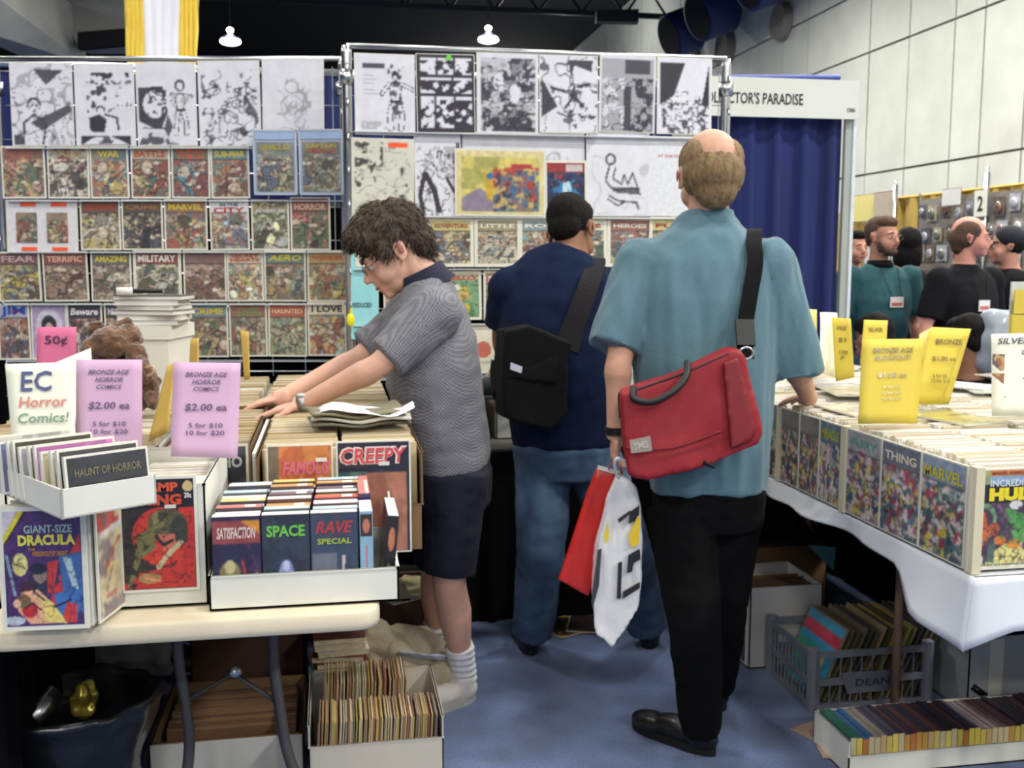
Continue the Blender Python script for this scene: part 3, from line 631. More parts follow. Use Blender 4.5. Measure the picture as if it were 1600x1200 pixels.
rc(1, 356, 413, 391, 471, 'cream comic with red title and yellow speech balloon in fourth row of left rack', dict(bg=(214, 186, 150), bg2=(200, 160, 120), a=(70, 110, 120), b=(214, 204, 70), c=(190, 120, 80)), (206, 180, 150), [T('SECRET\nHEARTS', (180, 76, 50), h=.16)])
rc(1, 414, 479, 391, 471, 'blue grey comic with yellow AERO title in fourth row of left rack', dict(bg=(92, 108, 100), bg2=(110, 96, 70), a=(150, 90, 60), b=(170, 140, 70), c=(70, 90, 90)), (84, 110, 110), [T('AERO', (200, 190, 60), shear=.2)])
rc(1, 481, 545, 391, 471, 'grey comic with orange title and yellow disc, end of fourth row of left rack', dict(bg=(140, 146, 120), bg2=(110, 116, 110), a=(180, 90, 50), b=(214, 200, 60), c=(120, 140, 80)), (180, 140, 70), [T('WONDER', (190, 90, 60), h=.09)], nfig=1)
rc(1, 0, 50, 474, 562, 'comic with large blue letters and orange sticker, first in bottom row of left rack', dict(bg=(110, 90, 80), bg2=(150, 110, 80), a=(160, 70, 50), b=(190, 150, 110), c=(80, 70, 90)), (150, 150, 180), [T('JIM', (40, 80, 170), h=.2), ('SALE', .6, .12, .5, .06, (240, 90, 50), {})])
rc(1, 51, 107, 474, 562, 'pale lilac comic with hooded dark haired portrait in an oval, bottom row of left rack', cv=Cv(40, 54, (176, 160, 196)).ell(.5, .42, .42, .34, (206, 200, 214)).ell(.5, .4, .24, .2, (52, 50, 60)).ell(.5, .46, .14, .13, (190, 160, 150)).poly([(.2, .8), (.5, .6), (.8, .8), (.9, 1), (.1, 1)], (90, 80, 110)).shade(.1, 4, 3))
rc(1, 108, 163, 474, 562, 'dark comic with white scrawled title and red scene in bottom row of left rack', dict(bg=(130, 60, 54), bg2=(80, 60, 60), a=(60, 50, 60), b=(190, 170, 150), c=(140, 90, 70)), (40, 36, 44), [T('Beware', (220, 216, 220), shear=.2)])
rc(1, 166, 222, 474, 562, 'dark comic mostly hidden behind the white box of magazines', 3, (44, 40, 50), [T('MYSTERY', (200, 190, 200))])
rc(1, 228, 290, 474, 562, 'comic half hidden by the white box, bottom row of left rack', 2, (120, 80, 70), [T('GHOST', Wt)])
rc(1, 296, 358, 474, 558, 'comic with yellow round C and CRIME title, bottom row of left rack', dict(bg=(150, 70, 56), bg2=(110, 110, 70), a=(90, 110, 70), b=(180, 150, 90), c=(60, 60, 70)), (90, 120, 140), [T('CRIME', (210, 190, 80))])
rc(1, 360, 419, 474, 557, 'brown comic with red and green lettering, bottom row of left rack', dict(bg=(110, 100, 76), bg2=(130, 90, 76), a=(100, 110, 80), b=(170, 150, 110), c=(150, 80, 60)), (150, 76, 64), [T('TOMB\nTERROR', (120, 150, 90), h=.17, v=.14)])
rc(1, 420, 480, 474, 557, 'comic with bright red banner and green battle scene, bottom row of left rack', dict(bg=(90, 110, 80), bg2=(70, 80, 74), a=(150, 150, 80), b=(170, 160, 120), c=(70, 90, 70)), (190, 66, 46), [T('HAUNTED', (230, 190, 150), h=.09)], nfig=3)
rc(1, 482, 543, 470, 556, 'comic with red frame, cream title strip and couple on blue, right end of bottom row', dict(bg=(100, 160, 180), bg2=(80, 130, 150), a=(220, 140, 60), b=(220, 190, 90), c=(180, 76, 60)), (222, 206, 170), [T('I LOVE', (40, 60, 60), v=.12)], border=.008)
# middle rack
rc(2, 555, 649, 84, 211, 'typed page with small inked figure, first in top row of middle rack', ink=11, group=gA2)
def gdot(t, w, h):
    b = MB(); b.tube([(.015, -.006, h*.95), (.015, -.009, h*.95)], .012, 12); lchild('green_sticker', b.mesh('green_sticker', mat('green_sticker', (110, 210, 60), .6)), t)
rc(2, 652, 743, 84, 208, 'black bordered comic page of panels with green dot sticker in top row', ink=5, extra=gdot, group=gA2)
rc(2, 745, 841, 83, 209, 'grey washed panel page, third in top row of middle rack', ink=6, group=gA2)
rc(2, 843, 934, 86, 208, 'inked close-up of a frowning face, fourth in top row of middle rack', ink=7, group=gA2)
rc(2, 935, 1022, 86, 207, 'gloomy doorway ink page, fifth in top row of middle rack', ink=8, group=gA2)
rc(2, 1026, 1111, 89, 210, 'ink page with black wedges over a crowd, last in top row of middle rack', ink=9, group=gA2)
rc(2, 550, 647, 216, 342, 'cream ink page with orange sticker, first in second row of middle rack', ink=12, group=gA2)
rc(2, 649, 722, 208, 338, 'ink page of men in dark trousers running, second row of middle rack', ink=13, group=gA2)
rc(2, 722, 818, 206, 330, 'grey pencilled page tucked behind the yellow colour print', ink=4, off=-.012, group=gA2)
rc(2, 820, 914, 208, 330, 'pale grey page showing above the small dark blue comic', ink=4, off=-.012, group=gA2)
cv = Cv(84, 58, (222, 208, 150)); cv.rect(.06, .1, .94, .96, (214, 200, 110)); cv.noise((160, 160, 90), .55, 12, 4, .8, (.06, .1, .6, .6)); cv.poly([(.06, .96), (.06, .74), (.25, .58), (.48, .74), (.55, .96)], (142, 130, 150)); cv.poly([(.3, .3), (.46, .42), (.42, .8), (.34, .74)], (206, 170, 60)); cv.rect(.44, .3, .9, .96, (130, 110, 110)); cv.noise((180, 66, 56), .5, 6, 7, .9, (.42, .25, .94, .8)); cv.noise((70, 110, 150), .56, 6, 9, .9, (.4, .3, .94, .96)); cv.noise((206, 180, 110), .62, 5, 12, .9, (.42, .3, .94, .96)); cv.noise((60, 60, 80), .64, 5, 15, .9, (.42, .3, .94, .96)); cv.ell(.38, .4, .04, .05, (60, 110, 170)); cv.rect(.62, .2, .86, .27, (180, 60, 60)); cv.shade(.1, 4, 4)
rc(2, 711, 852, 233, 338, 'wide yellow colour print of a crowded battle on middle rack', cv=cv, off=.01, cat='artwork', name='colour_print', border=.008)
cv = Cv(44, 60, (40, 60, 100)); cv.rect(0, 0, 1, .18, (150, 50, 56)); cv.rect(.5, .03, .95, .16, (200, 190, 190)); cv.ell(.52, .5, .36, .22, (50, 120, 170)); cv.ell(.52, .5, .12, .17, (190, 220, 235)); cv.noise((26, 30, 60), .52, 6, 8, .8, (0, .2, 1, 1)); cv.noise((180, 60, 60), .68, 5, 9, .9, (0, .2, 1, 1)); cv.shade(.12, 3, 2)
rc(2, 851, 918, 250, 342, 'dark blue comic with a bright figure and red title beside the yellow print', cv=cv, off=.006, border=.012)
rc(2, 916, 1014, 206, 338, 'light grey page with reclining line figure, second row of middle rack', ink=10, group=gA2)
rc(2, 1012, 1092, 213, 338, 'plain white sheet with a line of faint red text beside the bald head', cv=Cv(8, 8, (226, 228, 234)), titles=[('AT THE FAIR', .42, .24, .5, .035, (214, 150, 160), {})], name='price_sheet', cat='sheet', border=.002)
for l, r_, lb, pal, bn, tt in ((560, 624, 'comic mostly hidden behind the stooping man head, third row of middle rack', 1, (150, 80, 60), 'ACTION'),
    (604, 667, 'red titled comic just right of the stooping man head', 3, (150, 70, 60), 'COMICS'), (673, 736, 'golden comic with striding figures, third row of middle rack', dict(bg=(190, 160, 90), bg2=(140, 110, 70), a=(110, 80, 60), b=(200, 180, 110), c=(90, 110, 130)), (196, 180, 90), 'ADVENTURE'),
    (746, 809, 'comic with white frame and pale creature, third row of middle rack', dict(bg=(150, 120, 80), bg2=(110, 90, 70), a=(170, 170, 150), b=(190, 180, 150), c=(70, 90, 100)), (150, 140, 90), 'LITTLE'),
    (816, 876, 'blue comic with white figure left of the dark haired head', 4, (110, 140, 150), 'ROY'), (884, 944, 'pale comic right of the dark haired head', 5, (206, 200, 170), 'MORE'),
    (953, 1014, 'comic with dark red heading beside the bald man shoulder', dict(bg=(90, 110, 116), bg2=(130, 100, 80), a=(140, 70, 60), b=(190, 170, 120), c=(70, 80, 100)), (150, 74, 60), 'HEROES'),
    (1018, 1078, 'comic with yellow top mostly hidden by the bald man', 5, (200, 180, 90), 'FUN')):
    rc(2, l-4.6, r_+4.6, 339, 417, lb, pal, bn, [T(tt, Wt if bn[0] < 190 else (150, 70, 50), h=.09)], border=.015)
def sp(t, w, h): pass
rc(2, 549, 592, 338, 530, 'tall turquoise price sheet behind the stooping man', cv=Cv(8, 20, (150, 214, 220)), titles=[('REDUCED', .4, .72, .7, .04, (60, 90, 110), {})], name='price_sheet', cat='sheet', border=.001, cm=M_matte)
rc(2, 600, 668, 425, 502, 'comic hidden behind the stooping man back, fourth row of middle rack', 2, Gn, ())
rc(2, 686, 753, 423, 500, 'green and yellow funny animal comic behind the grey shirt', cv=Cv(40, 54, (128, 170, 130)).rect(0, 0, 1, .16, (190, 190, 160)).ell(.35, .32, .2, .07, (230, 225, 210)).ell(.6, .5, .2, .13, (206, 180, 110)).ell(.62, .36, .1, .07, (214, 190, 90)).poly([(.2, .7), (.8, .68), (.9, 1), (.1, 1)], (90, 140, 90)).ell(.62, .8, .14, .12, (220, 190, 80)).contour((60, 60, 50), 6, 3, .03, .7).shade(.08, 4, 1), titles=[T('MELLO', (200, 70, 60), v=.1, h=.09)], border=.012)
rc(2, 756, 818, 423, 500, 'brown comic beside the navy shirt shoulder, fourth row of middle rack', 1, (160, 100, 80), [T('STORY', Wt)], border=.010)
for l, r_ in ((824, 884), (890, 950), (956, 1016), (1022, 1082)):
    rc(2, l-3, r_+3, 421, 502, 'fourth-row comic behind the browsing men, left edge near the %s' % {824: 'navy shoulder', 890: 'dark haired nape', 956: 'bald man left shoulder', 1022: 'bald man collar'}[l], rs[0], (150, 110, 80), ())
rc(2, 694, 792, 506, 584, 'white sheet with a red disc behind the grey shirt back', cv=Cv(50, 40, (226, 222, 206)).ell(.62, .52, .13, .17, (200, 110, 90)).ell(.25, .4, .1, .06, (110, 110, 100)).line([(.1, .75), (.9, .8)], .02, (190, 190, 180)), name='price_sheet', cat='sheet', border=.002, cm=M_matte)
# yellow tag on the post between the racks
q = PN(548, 500, O2-V(0, .05, 0), N2); t = empty('yellow_clip', q, 'small bright yellow clip on the post between the two racks', 'clip')
b = MB(); b.ell(q, (.018, .012, .03)); b.build('clip_body', mat('yellow_plastic', (236, 224, 40), .4), t, True)
b = MB(); b.tube([q+V(0, 0, .02), q+V(.004, 0, .05)], .006, 6); b.build('clip_jaw', mat('yellow_plastic', ()), t)
# ================================================================== LEFT TABLE
def slabs(name, parent, x0, x1, y0, y1, z0, z1, step, cols, axis='y', jit=.006, lean=.0, thick=.7, seed=0, zj=.006, kind='stuff', m=None):
    """a packed row of thin upright sheets across x (axis y) or across y (axis x)"""
    r = random.Random(seed); vs = []; fs = []; cs = []
    a0, a1 = (y0, y1) if axis == 'y' else (x0, x1); a = a0
    while a < a1-.001:
        th = step*thick*r.uniform(.7, 1.2); h = z1+r.uniform(-zj, zj*.4); l = lean+r.uniform(-.004, .004); c = cols[r.randrange(len(cols))]
        j0 = r.uniform(0, jit); j1 = r.uniform(0, jit)
        if axis == 'y': q = [(x0+j0, a, z0), (x1-j1, a, z0), (x1-j1, a+th, z0), (x0+j0, a+th, z0), (x0+j0, a+l, h), (x1-j1, a+l, h), (x1-j1, a+l+th, h), (x0+j0, a+l+th, h)]
        else: q = [(a, y0+j0, z0), (a+th, y0+j0, z0), (a+th, y1-j1, z0), (a, y1-j1, z0), (a+l, y0+j0, h), (a+l+th, y0+j0, h), (a+l+th, y1-j1, h), (a+l, y1-j1, h)]
        o = len(vs); vs += q; fs += [tuple(i+o for i in f) for f in ((0,3,2,1),(4,5,6,7),(0,1,5,4),(1,2,6,5),(2,3,7,6),(3,0,4,7))]; cs += [c]*8; a += step*r.uniform(.8, 1.3)
    me = bpy.data.meshes.new(name); me.from_pydata(vs, [], fs); me.update(); set_paint(me, np.array(cs, float)); me.materials.append(m or M_matte)
    return tag(link(name, me, parent), kind=kind)
TAN = [(196, 178, 140), (206, 190, 156), (180, 158, 118), (214, 204, 176), (170, 146, 108), (190, 176, 150)]
WHT = [(228, 224, 214), (220, 214, 200), (232, 230, 226), (214, 204, 180), (226, 222, 214)]
MIX = [(190, 170, 130), (214, 200, 170), (150, 110, 80), (120, 130, 140), (200, 190, 170), (170, 150, 120), (210, 210, 200), (150, 90, 70)]
def open_box(name, label, x0, x1, y0, y1, z0, z1, m=None, th=.004, front=None, group=None, rot=0, cat='box', pivot=None, wear=True):
    """open cardboard box: bottom and four walls; lip folded over the rim"""
    m = m or M_white; front = z1 if front is None else front
    cx, cy = (x0+x1)/2, (y0+y1)/2; w, d = (x1-x0)/2, (y1-y0)/2
    t = empty(name, (cx, cy, z0), label, cat, group, rot)
    b = MB(); b.box(-w, -d, 0, w, d, th); lchild('bottom', b.mesh('bottom', m), t)
    for nm, (a, b0, c, e, h) in (('front_wall', (-w, -d, w, -d+th, front-z0)), ('back_wall', (-w, d-th, w, d, z1-z0)), ('side_wall', (-w, -d, -w+th, d, z1-z0)), ('side_wall', (w-th, -d, w, d, z1-z0))):
        q = MB(); q.box(a, b0, 0, c, e, h); q.box(a-.0015, b0-.0015, h-.003, c+.0015, e+.0015, h); lchild(nm, q.mesh(nm, m), t)
    return t
def folding_table(label, x0, x1, y0, y1, zt, m, skirt=None):
    t = empty('folding_table', ((x0+x1)/2, (y0+y1)/2, 0), label, 'table'); r = .05; ring = []
    for cx, cy, a0 in ((x1-r, y0+r, -90), (x1-r, y1-r, 0), (x0+r, y1-r, 90), (x0+r, y0+r, 180)):
        for k in range(7): a = math.radians(a0+k*15); ring.append((cx+r*math.cos(a), cy+r*math.sin(a)))
    prof = [(-.01, zt-.045), (-.002, zt-.042), (0, zt-.03), (0, zt-.008), (-.003, zt-.002), (-.01, zt)]
    mx, my = (x0+x1)/2, (y0+y1)/2; b = MB()
    b.loft([[V(mx+(px-mx)*(1+2*o/(x1-x0)), my+(py-my)*(1+2*o/(y1-y0)), z) for px, py in ring] for o, z in prof]); b.build('tabletop', m, t, True)
    return t
M_plast = mat('cream_moulded_plastic', (224, 212, 184), .55, .04, 30, bump=.05, bscale=200)
lt = folding_table('cream folding table with rounded edge carrying the left boxes', -.69, .085, 2.05, 3.88, .742, M_plast)
M_leg = mat('dark_grey_tube', (62, 62, 64), .45, .08, 20)
for pts in (((276, 985), (280, 1040), (290, 1100), (296, 1160), (290, 1230)), ((426, 985), (428, 1040), (436, 1100), (448, 1170), (470, 1230), (500, 1290))):
    b = MB(); b.tube(sm([P(a, c, 2.5) for a, c in pts]), .0135, 10); b.build('leg', M_leg, lt, True)
b = MB(); b.tube([P(286, 1098, 2.5), P(365, 1052, 2.55), P(434, 1098, 2.5)], .006, 6); b.build('brace', M_leg, lt, True)
b = MB(); b.ell(P(367, 1050, 2.53), (.017, .012, .014)); b.build('brace_hinge', M_chrome, lt, True)
for yy in (3.45,):
    for xx in (-.45, -.12): b = MB(); b.tube([V(xx, yy, .70), V(xx, yy, .02)], .0135, 10); b.build('leg', M_leg, lt, True)
b = MB(); b.tube([V(-.62, 2.5, .69), V(-.0, 2.5, .69)], .013, 8); b.build('leg_crossbar', M_leg, lt)

ZT = .744
# --- bundle of comics at the far left of the table, front cover DRACULA
g1 = 'comics standing in the front left bundle'
PR = (74, 44, 104)
cv = Cv(100, 146, PR); cv.noise((60, 34, 90), .5, 18, 3, .7); cv.poly([(0, 0), (.2, 0), (0, .22)], (200, 196, 206)); cv.line([(-.02, .28), (.24, 0)], .03, (220, 206, 40)); cv.line([(-.04, .33), (.3, 0)], .006, (20, 16, 30))
cv.ell(.2, .46, .1, .1, (222, 214, 130)); cv.line([(.14, .45), (.26, .49)], .012, (150, 120, 90)); cv.line([(.03, .38), (.12, .72)], .02, (130, 160, 170))
cv.poly([(.98, .2), (1, .45), (.7, .75), (.62, .98), (.52, .98), (.6, .7)], (196, 50, 56)); cv.poly([(.7, .4), (1, .36), (1, .9), (.75, .8)], (60, 100, 160)); cv.poly([(.75, .4), (.86, .42), (.95, .7), (.86, .66)], (170, 196, 206))
cv.poly([(.3, .55), (.62, .48), (.7, .62), (.4, .8), (.3, .72)], (40, 44, 70)); cv.poly([(.55, .45), (.7, .43), (.62, .7), (.54, .72)], (196, 56, 50)); cv.ell(.45, .55, .09, .08, (140, 120, 110)); cv.ell(.43, .5, .11, .05, (24, 30, 50))
cv.poly([(.2, .6), (.4, .62), (.36, .72), (.16, .7)], (60, 30, 50)); cv.poly([(.62, .72), (1, .7), (.9, .98), (.66, .9)], (60, 110, 180)); cv.poly([(.78, .8), (.92, .82), (.9, .98), (.7, .98)], (200, 60, 60))
cv.poly([(.2, .7), (.42, .68), (.56, .78), (.74, .98), (.3, .98), (.14, .86)], (226, 170, 130)); cv.poly([(.46, .74), (.6, .8), (.78, .99), (.5, .96)], (226, 206, 110)); cv.ell(.3, .86, .1, .07, (190, 40, 46)); cv.ell(.22, .78, .1, .06, (120, 90, 60)); cv.ell(.14, .8, .05, .04, (226, 180, 150))
cv.line([(.24, .84), (.34, .8), (.44, .86)], .01, (50, 30, 40)); cv.line([(.62, .84), (.84, .78)], .012, (30, 26, 40)); cv.line([(.4, .62), (.36, .7), (.5, .78)], .01, (20, 20, 30)); cv.contour((40, 26, 60), 14, 9, .018, .55, (0, .4, 1, 1)); cv.ell(.1, .95, .14, .04, (180, 190, 200)); cv.shade(.1, 5, 2)
A = P(5, 978, 1.945); B = P(141, 979, 1.965); A[2] = B[2] = ZT+.01; xd = (B-A)/np.linalg.norm(B-A); nn = np.cross(UZ, xd)   # nn points back
D0 = (A+B)/2; wD = float(np.linalg.norm(B-A)); hD = P(70, 786, 1.955)[2]-ZT-.01
make_comic('comic_book', 'purple bagged comic with yellow DRACULA title, front left of the table', 'comic', D0, xd, UZ+nn*.02, wD, hD, cv,
    [('GIANT-SIZE', .58, .155, .62, .07, (160, 190, 190), {'bold': .02}), ('DRACULA', .56, .25, .74, .095, (222, 216, 90), {'bold': .05}), ('WEREWOLF BY NIGHT', .6, .37, .46, .045, (190, 130, 60), {'shear': .3}), ('THE', .36, .33, .1, .025, (190, 130, 60))], .009, g1, .006)
for k in range(1, 20):
    c = D0+nn*(.0125*k)+xd*(.003+.0010*k); cc = comic_art(300+k, k, None, 14, 20, 1) if k < 3 else Cv(4, 4, (150, 120, 100))
    make_comic('comic_book', 'bagged comic standing upright behind the DRACULA cover' if k > 1 else 'brown comic right behind the DRACULA cover', 'comic', c, xd, UZ+nn*.02, wD, hD-.004+.006*math.sin(k*2.1), cc, (), .006, g1, .006)
# cover standing at an angle at the right side of the bundle
q0 = D0+xd*(wD/2+.012)+nn*.018
dS = xd*.036+nn*.21; dS = dS/np.linalg.norm(dS)
make_comic('comic_book', 'pale comic turned sideways on the right of the DRACULA bundle', 'comic', q0+dS*.085, dS, UZ, .17, hD-.01, Cv(40, 60, (190, 176, 150)).rect(0, 0, 1, .22, (190, 90, 80)).noise((120, 110, 120), .52, 8, 3, .8).noise((214, 206, 150), .6, 7, 5, .9).noise((170, 90, 80), .66, 7, 8, .8).line([(.1, .25), (.9, .2)], .05, (220, 216, 210)).shade(.1, 4, 1), (), .006, g1)
# --- white box with the red creature comic on its end
xa, xb = PZ(187, 938, ZT)[0]-.002, PZ(332, 938, ZT)[0]-.004; ya = 2.135; zb = 1.0
sw = open_box('long_comic_box', 'white comic box with a red swamp creature comic on its end', xa, xb, ya, 2.59, ZT+.002, zb)
slabs('comics', sw, xa+.012, xb-.012, ya+.2, 2.575, ZT+.01, zb-.035, .009, WHT, seed=4)
cv = Cv(90, 134, (40, 34, 30)); cv.rect(0, 0, 1, .26, (24, 22, 28)); cv.noise((60, 52, 36), .5, 10, 4, .8, (0, .26, 1, 1)); cv.poly([(.0, .95), (.2, .85), (.6, .8), (1, .5), (1, 1), (0, 1)], (190, 50, 34)); cv.ell(.55, .52, .42, .27, (206, 60, 40)); cv.poly([(.78, .26), (1, .26), (1, .8), (.82, .66)], (200, 48, 36))
cv.ell(.62, .4, .27, .13, (96, 92, 56)); cv.ell(.5, .37, .1, .08, (130, 126, 80)); cv.poly([(.2, .5), (.44, .42), (.46, .62), (.24, .72), (.1, .98), (.04, .98), (.16, .7)], (120, 116, 66)); cv.ell(.78, .48, .13, .14, (60, 62, 44)); cv.poly([(.5, .5), (.72, .5), (.74, .62), (.56, .66)], (206, 110, 90)); cv.line([(.48, .8), (.6, .7), (.8, .58)], .035, (196, 180, 140)); cv.line([(.46, .52), (.56, .6), (.68, .56)], .02, (40, 34, 30)); cv.ell(.35, .9, .16, .05, (170, 130, 80)); cv.line([(.3, .9), (.5, .93)], .014, (220, 150, 110)); cv.contour((40, 30, 24), 10, 7, .03, .7, (.04, .3, .96, .96)); cv.noise((30, 26, 24), .64, 8, 12, .8, (0, .5, .2, 1)); cv.shade(.14, 5, 2); cv.rect(.84, .04, .99, .26, (20, 20, 26)); cv.ell(.92, .07, .07, .05, (206, 180, 120))
A = PY(191, 925, ya-.004); B = PY(313, 922, ya-.004); Tp = PY(250, 742, ya-.004); w_ = B[0]-A[0]
make_comic('comic_book', 'red and black comic reading SWAMP THING on the end of the white box', 'comic', ((A[0]+B[0])/2, ya-.0045, (A[2]+B[2])/2), (1, 0, 0), UZ, w_, Tp[2]-A[2], cv,
    [('SWAMP', .42, .07, .74, .085, (214, 84, 50), {'bold': .05}), ('THING', .47, .185, .72, .10, (210, 76, 46), {'bold': .05}), ('20c', .92, .15, .1, .05, (230, 226, 220))], .006)
b = MB(); b.box(-.011, -.001, 0, .011, .001, .007); q = b.build('price_sticker', M_white, None); q.location = (A[0]+w_*.66, ya-.009, A[2]+(Tp[2]-A[2])*.715); tag(q, 'tiny white price sticker on the red swamp creature comic', 'sticker')
# upper flap behind the comics, white
b = MB(); b.obox(((xa+xb)/2, ya+.10, zb-.028), ((xb-xa)/2-.006, 0, 0), (0, .09, .006), (0, -.0001, .0012)); q = b.build('board_insert', M_white); tag(q, 'white card lying in the open top of the swamp comic box', 'card')

# --- low white tray tilted across the two bundles
zt_ = 1.012
c0 = PZ(97, 812, zt_); c1 = PZ(245, 786, zt_); uu = (c1-c0); Lr = float(np.linalg.norm(uu[:2])); uu = V(uu[0], uu[1], 0)/Lr; vv = V(-uu[1], uu[0], 0)
c2 = PZ(0, 770, zt_); ang = math.atan2(uu[1], uu[0]); ud = V(-.62, .785, 0); 
vv = (c2-c0)*V(1, 1, 0); vv = vv/np.linalg.norm(vv)
Lb = .36; h_ = .052
t = empty('shallow_tray', (c0[0], c0[1], zt_), 'shallow white cardboard tray set askew on top of the left boxes', 'tray')
b = MB(); b.prism([c0, c0+uu*Lr, c0+uu*Lr+vv*Lb, c0+vv*Lb], (0, 0, .003)); b.build('bottom', M_white, t)
for nm, p, d in (('front_wall', c0, uu*Lr), ('side_wall', c0, vv*Lb), ('side_wall', c0+uu*Lr, vv*Lb), ('back_wall', c0+vv*Lb, uu*Lr)):
    b = MB(); perp = (vv if abs(d @ uu) > abs(d @ vv) else uu)*.004
    if nm == 'back_wall' or (nm == 'side_wall' and p is not c0): perp = -perp
    b.prism([p, p+d, p+d+perp, p+perp], (0, 0, h_)); b.build(nm, M_white, t)
gB = 'bagged magazines in the tilted tray'
M_bag = mat('bagged_print', rough=.2, var=.06, scale=20, attr=True, coat=1.0, bump=.5, bscale=14, coord='Object')
spec = [((40, 40, 52), 'dark magazine with yellow corner at the front of the tilted tray', ('HAUNT OF HORROR', (112, 106, 84))), ((58, 56, 60), 'black lettered magazine second in the tilted tray', ('EERIE TALES', (170, 166, 130))), ((190, 184, 160), 'cream magazine third in the tilted tray', None),
        ((200, 186, 150), 'tan backed magazine in the tilted tray', None), ((214, 120, 200), 'magazine with magenta top edge in the tilted tray', None), ((120, 110, 96), 'brown magazine behind the magenta one in the tilted tray', None), ((206, 206, 216), 'pale magazine in the middle of the tilted tray', None),
        ((70, 60, 50), 'dark brown magazine in the tilted tray', None), ((210, 206, 220), 'lavender white magazine near the back of the tilted tray', None), ((120, 126, 170), 'blue edged magazine at the back of the tilted tray', None), ((200, 196, 190), 'white magazine last in the tilted tray', None)]
for k, (c, lb, tt) in enumerate(spec):
    o_ = c0+uu*(Lr*.5+.006-.003*k)+vv*(.014+.026*k); o_[2] = zt_+.006
    cv = Cv(30, 20, c); cv.noise(tuple(min(255, v*.6+20) for v in c), .5, 6, k, .7); cv.ell(.95, .9, .1, .3, (214, 196, 60), 0, .9) if k == 0 else None
    make_comic('magazine', lb, 'magazine', o_, uu, UZ+vv*.12, Lr-.02-.004*(k % 3), .098+.004*((k*5) % 3), cv, [(tt[0], .5, .3, .84, .16, tt[1])] if tt else (), .004, gB, .009, M_bag)

# --- white tray of video cassettes
ty0 = 2.092; tx0 = PZ(334, 937, ZT)[0]; tx1 = PZ(623, 935, ZT)[0]; ty1 = 2.43
vt = open_box('video_tray', 'low white cardboard tray full of video cases at the front right of the table', tx0, tx1, ty0, ty1, ZT+.001, ZT+.073, cat='tray')
q = MB(); q.prism([V(tx1-.004, ty0, ZT+.06), V(tx1-.004, ty1, ZT+.06), V(tx1-.004, ty1, ZT+.16), V(tx1-.004, ty0+.01, ZT+.075)], (.004, 0, 0)); q.build('raised_side', M_white, vt)
def video(c, w, d, h, col, top, cv, title, label, ang=0):
    rs[0] += 1; t = empty('video_case', c, label, 'video', 'video cases in the white tray', ang)
    b = MB(); b.box(-w/2, 0, 0, w/2, d, h); lchild('case', b.mesh('case', mat('case_%d_%d_%d' % col, col, .35, .1, 20, coat=.4)), t)
    b = MB(); b.box(-w/2+.001, .001, h, w/2-.001, d-.001, h+.0012); lchild('top_label', b.mesh('top_label', mat('label_%d_%d_%d' % top, top, .5, .15, 30, coat=.3)), t)
    b = MB(); b.box(w*.12, .003, h+.0012, w*.36, d*.7, h+.002); lchild('price_sticker', b.mesh('price_sticker', M_white), t)
    if cv is not None:
        lchild('front_cover', cover_mesh('front_cover', w-.003, h-.003, cv, M_paint), t, (0, -.0008, .0015))
        if title: lchild('title_lettering', text_mesh(title[0], w*.8, h*title[2], tmat(title[1]), .03, 0, title[3] if len(title) > 3 else 0), t, (0, -.002, h*title[4]), (math.pi/2, 0, 0))
    return t
r = random.Random(5); cw = .0965; tops = [(214, 190, 150), (206, 90, 70), (180, 200, 206), (226, 214, 210), (196, 150, 90), (110, 90, 100), (220, 200, 120), (196, 120, 110), (200, 190, 206), (230, 226, 222)]
hv = .186; xs = [tx0+.008+cw*(i+.5)+i*.002 for i in range(3)]
dk = (44, 46, 60)
c1_ = Cv(44, 70, (40, 38, 66)).noise((90, 50, 90), .55, 9, 2, .7).ell(.35, .62, .22, .12, (130, 124, 80)).ell(.35, .56, .12, .08, (190, 180, 130)).poly([(.5, .75), (.95, .62), (.96, 1), (.5, 1)], (150, 160, 130)).line([(.62, .5), (.66, .64)], .03, (170, 60, 60)).rect(0, .04, 1, .3, (150, 70, 70)).poly([(.6, .04), (1, .04), (1, .2)], (220, 150, 50)).shade(.15, 5, 1)
c2_ = Cv(44, 70, (52, 62, 76)).noise((40, 46, 60), .5, 10, 4, .8).ell(.5, .66, .16, .15, (130, 140, 190)).ell(.5, .58, .08, .06, (190, 196, 220)).ell(.8, .84, .2, .13, (110, 130, 170)).ell(.3, .9, .2, .06, (200, 190, 160)).shade(.15, 5, 1)
c3_ = Cv(44, 70, (60, 72, 92)).rect(.02, .46, .55, .98, (110, 112, 122)).noise((90, 60, 80), .6, 8, 5, .6, (0, 0, 1, .3)).ell(.76, .84, .14, .1, (190, 150, 130)).line([(.7, .5), (.68, .7), (.84, .84)], .03, (214, 206, 200)).ell(.7, .7, .06, .04, (230, 226, 220)).shade(.1, 5, 1)
fr = [(c1_, ('SATISFACTION', (220, 200, 190), .13, .15, .82), (58, 40, 70), 'video case with pale and orange title band, front left of the video tray'),
      (c2_, ('GO\nZILLA', (110, 190, 70), .26, 0, .76), (40, 50, 64), 'blue grey video case with green lettering, front middle of the video tray'),
      (c3_, ('RAVE', (176, 60, 60), .14, .3, .84), (56, 66, 84), 'video case with red slanted letters and white bird, front right of the video tray')]
fr[1] = (c2_, ('SPACE', (110, 190, 70), .13, 0, .82), fr[1][2], fr[1][3])
for i in range(3): video((xs[i], ty0+.012, ZT+.006), cw, .026, hv, fr[i][2], (228, 224, 218), fr[i][0], fr[i][1], fr[i][3])
lchild('title_lettering', text_mesh('SPECIAL', .07, .012, tmat((170, 190, 60)), .02, 0), bpy.data.objects['video_case.002'], (0, -.002, hv*.68), (math.pi/2, 0, 0))
cn = ['left', 'middle', 'right']
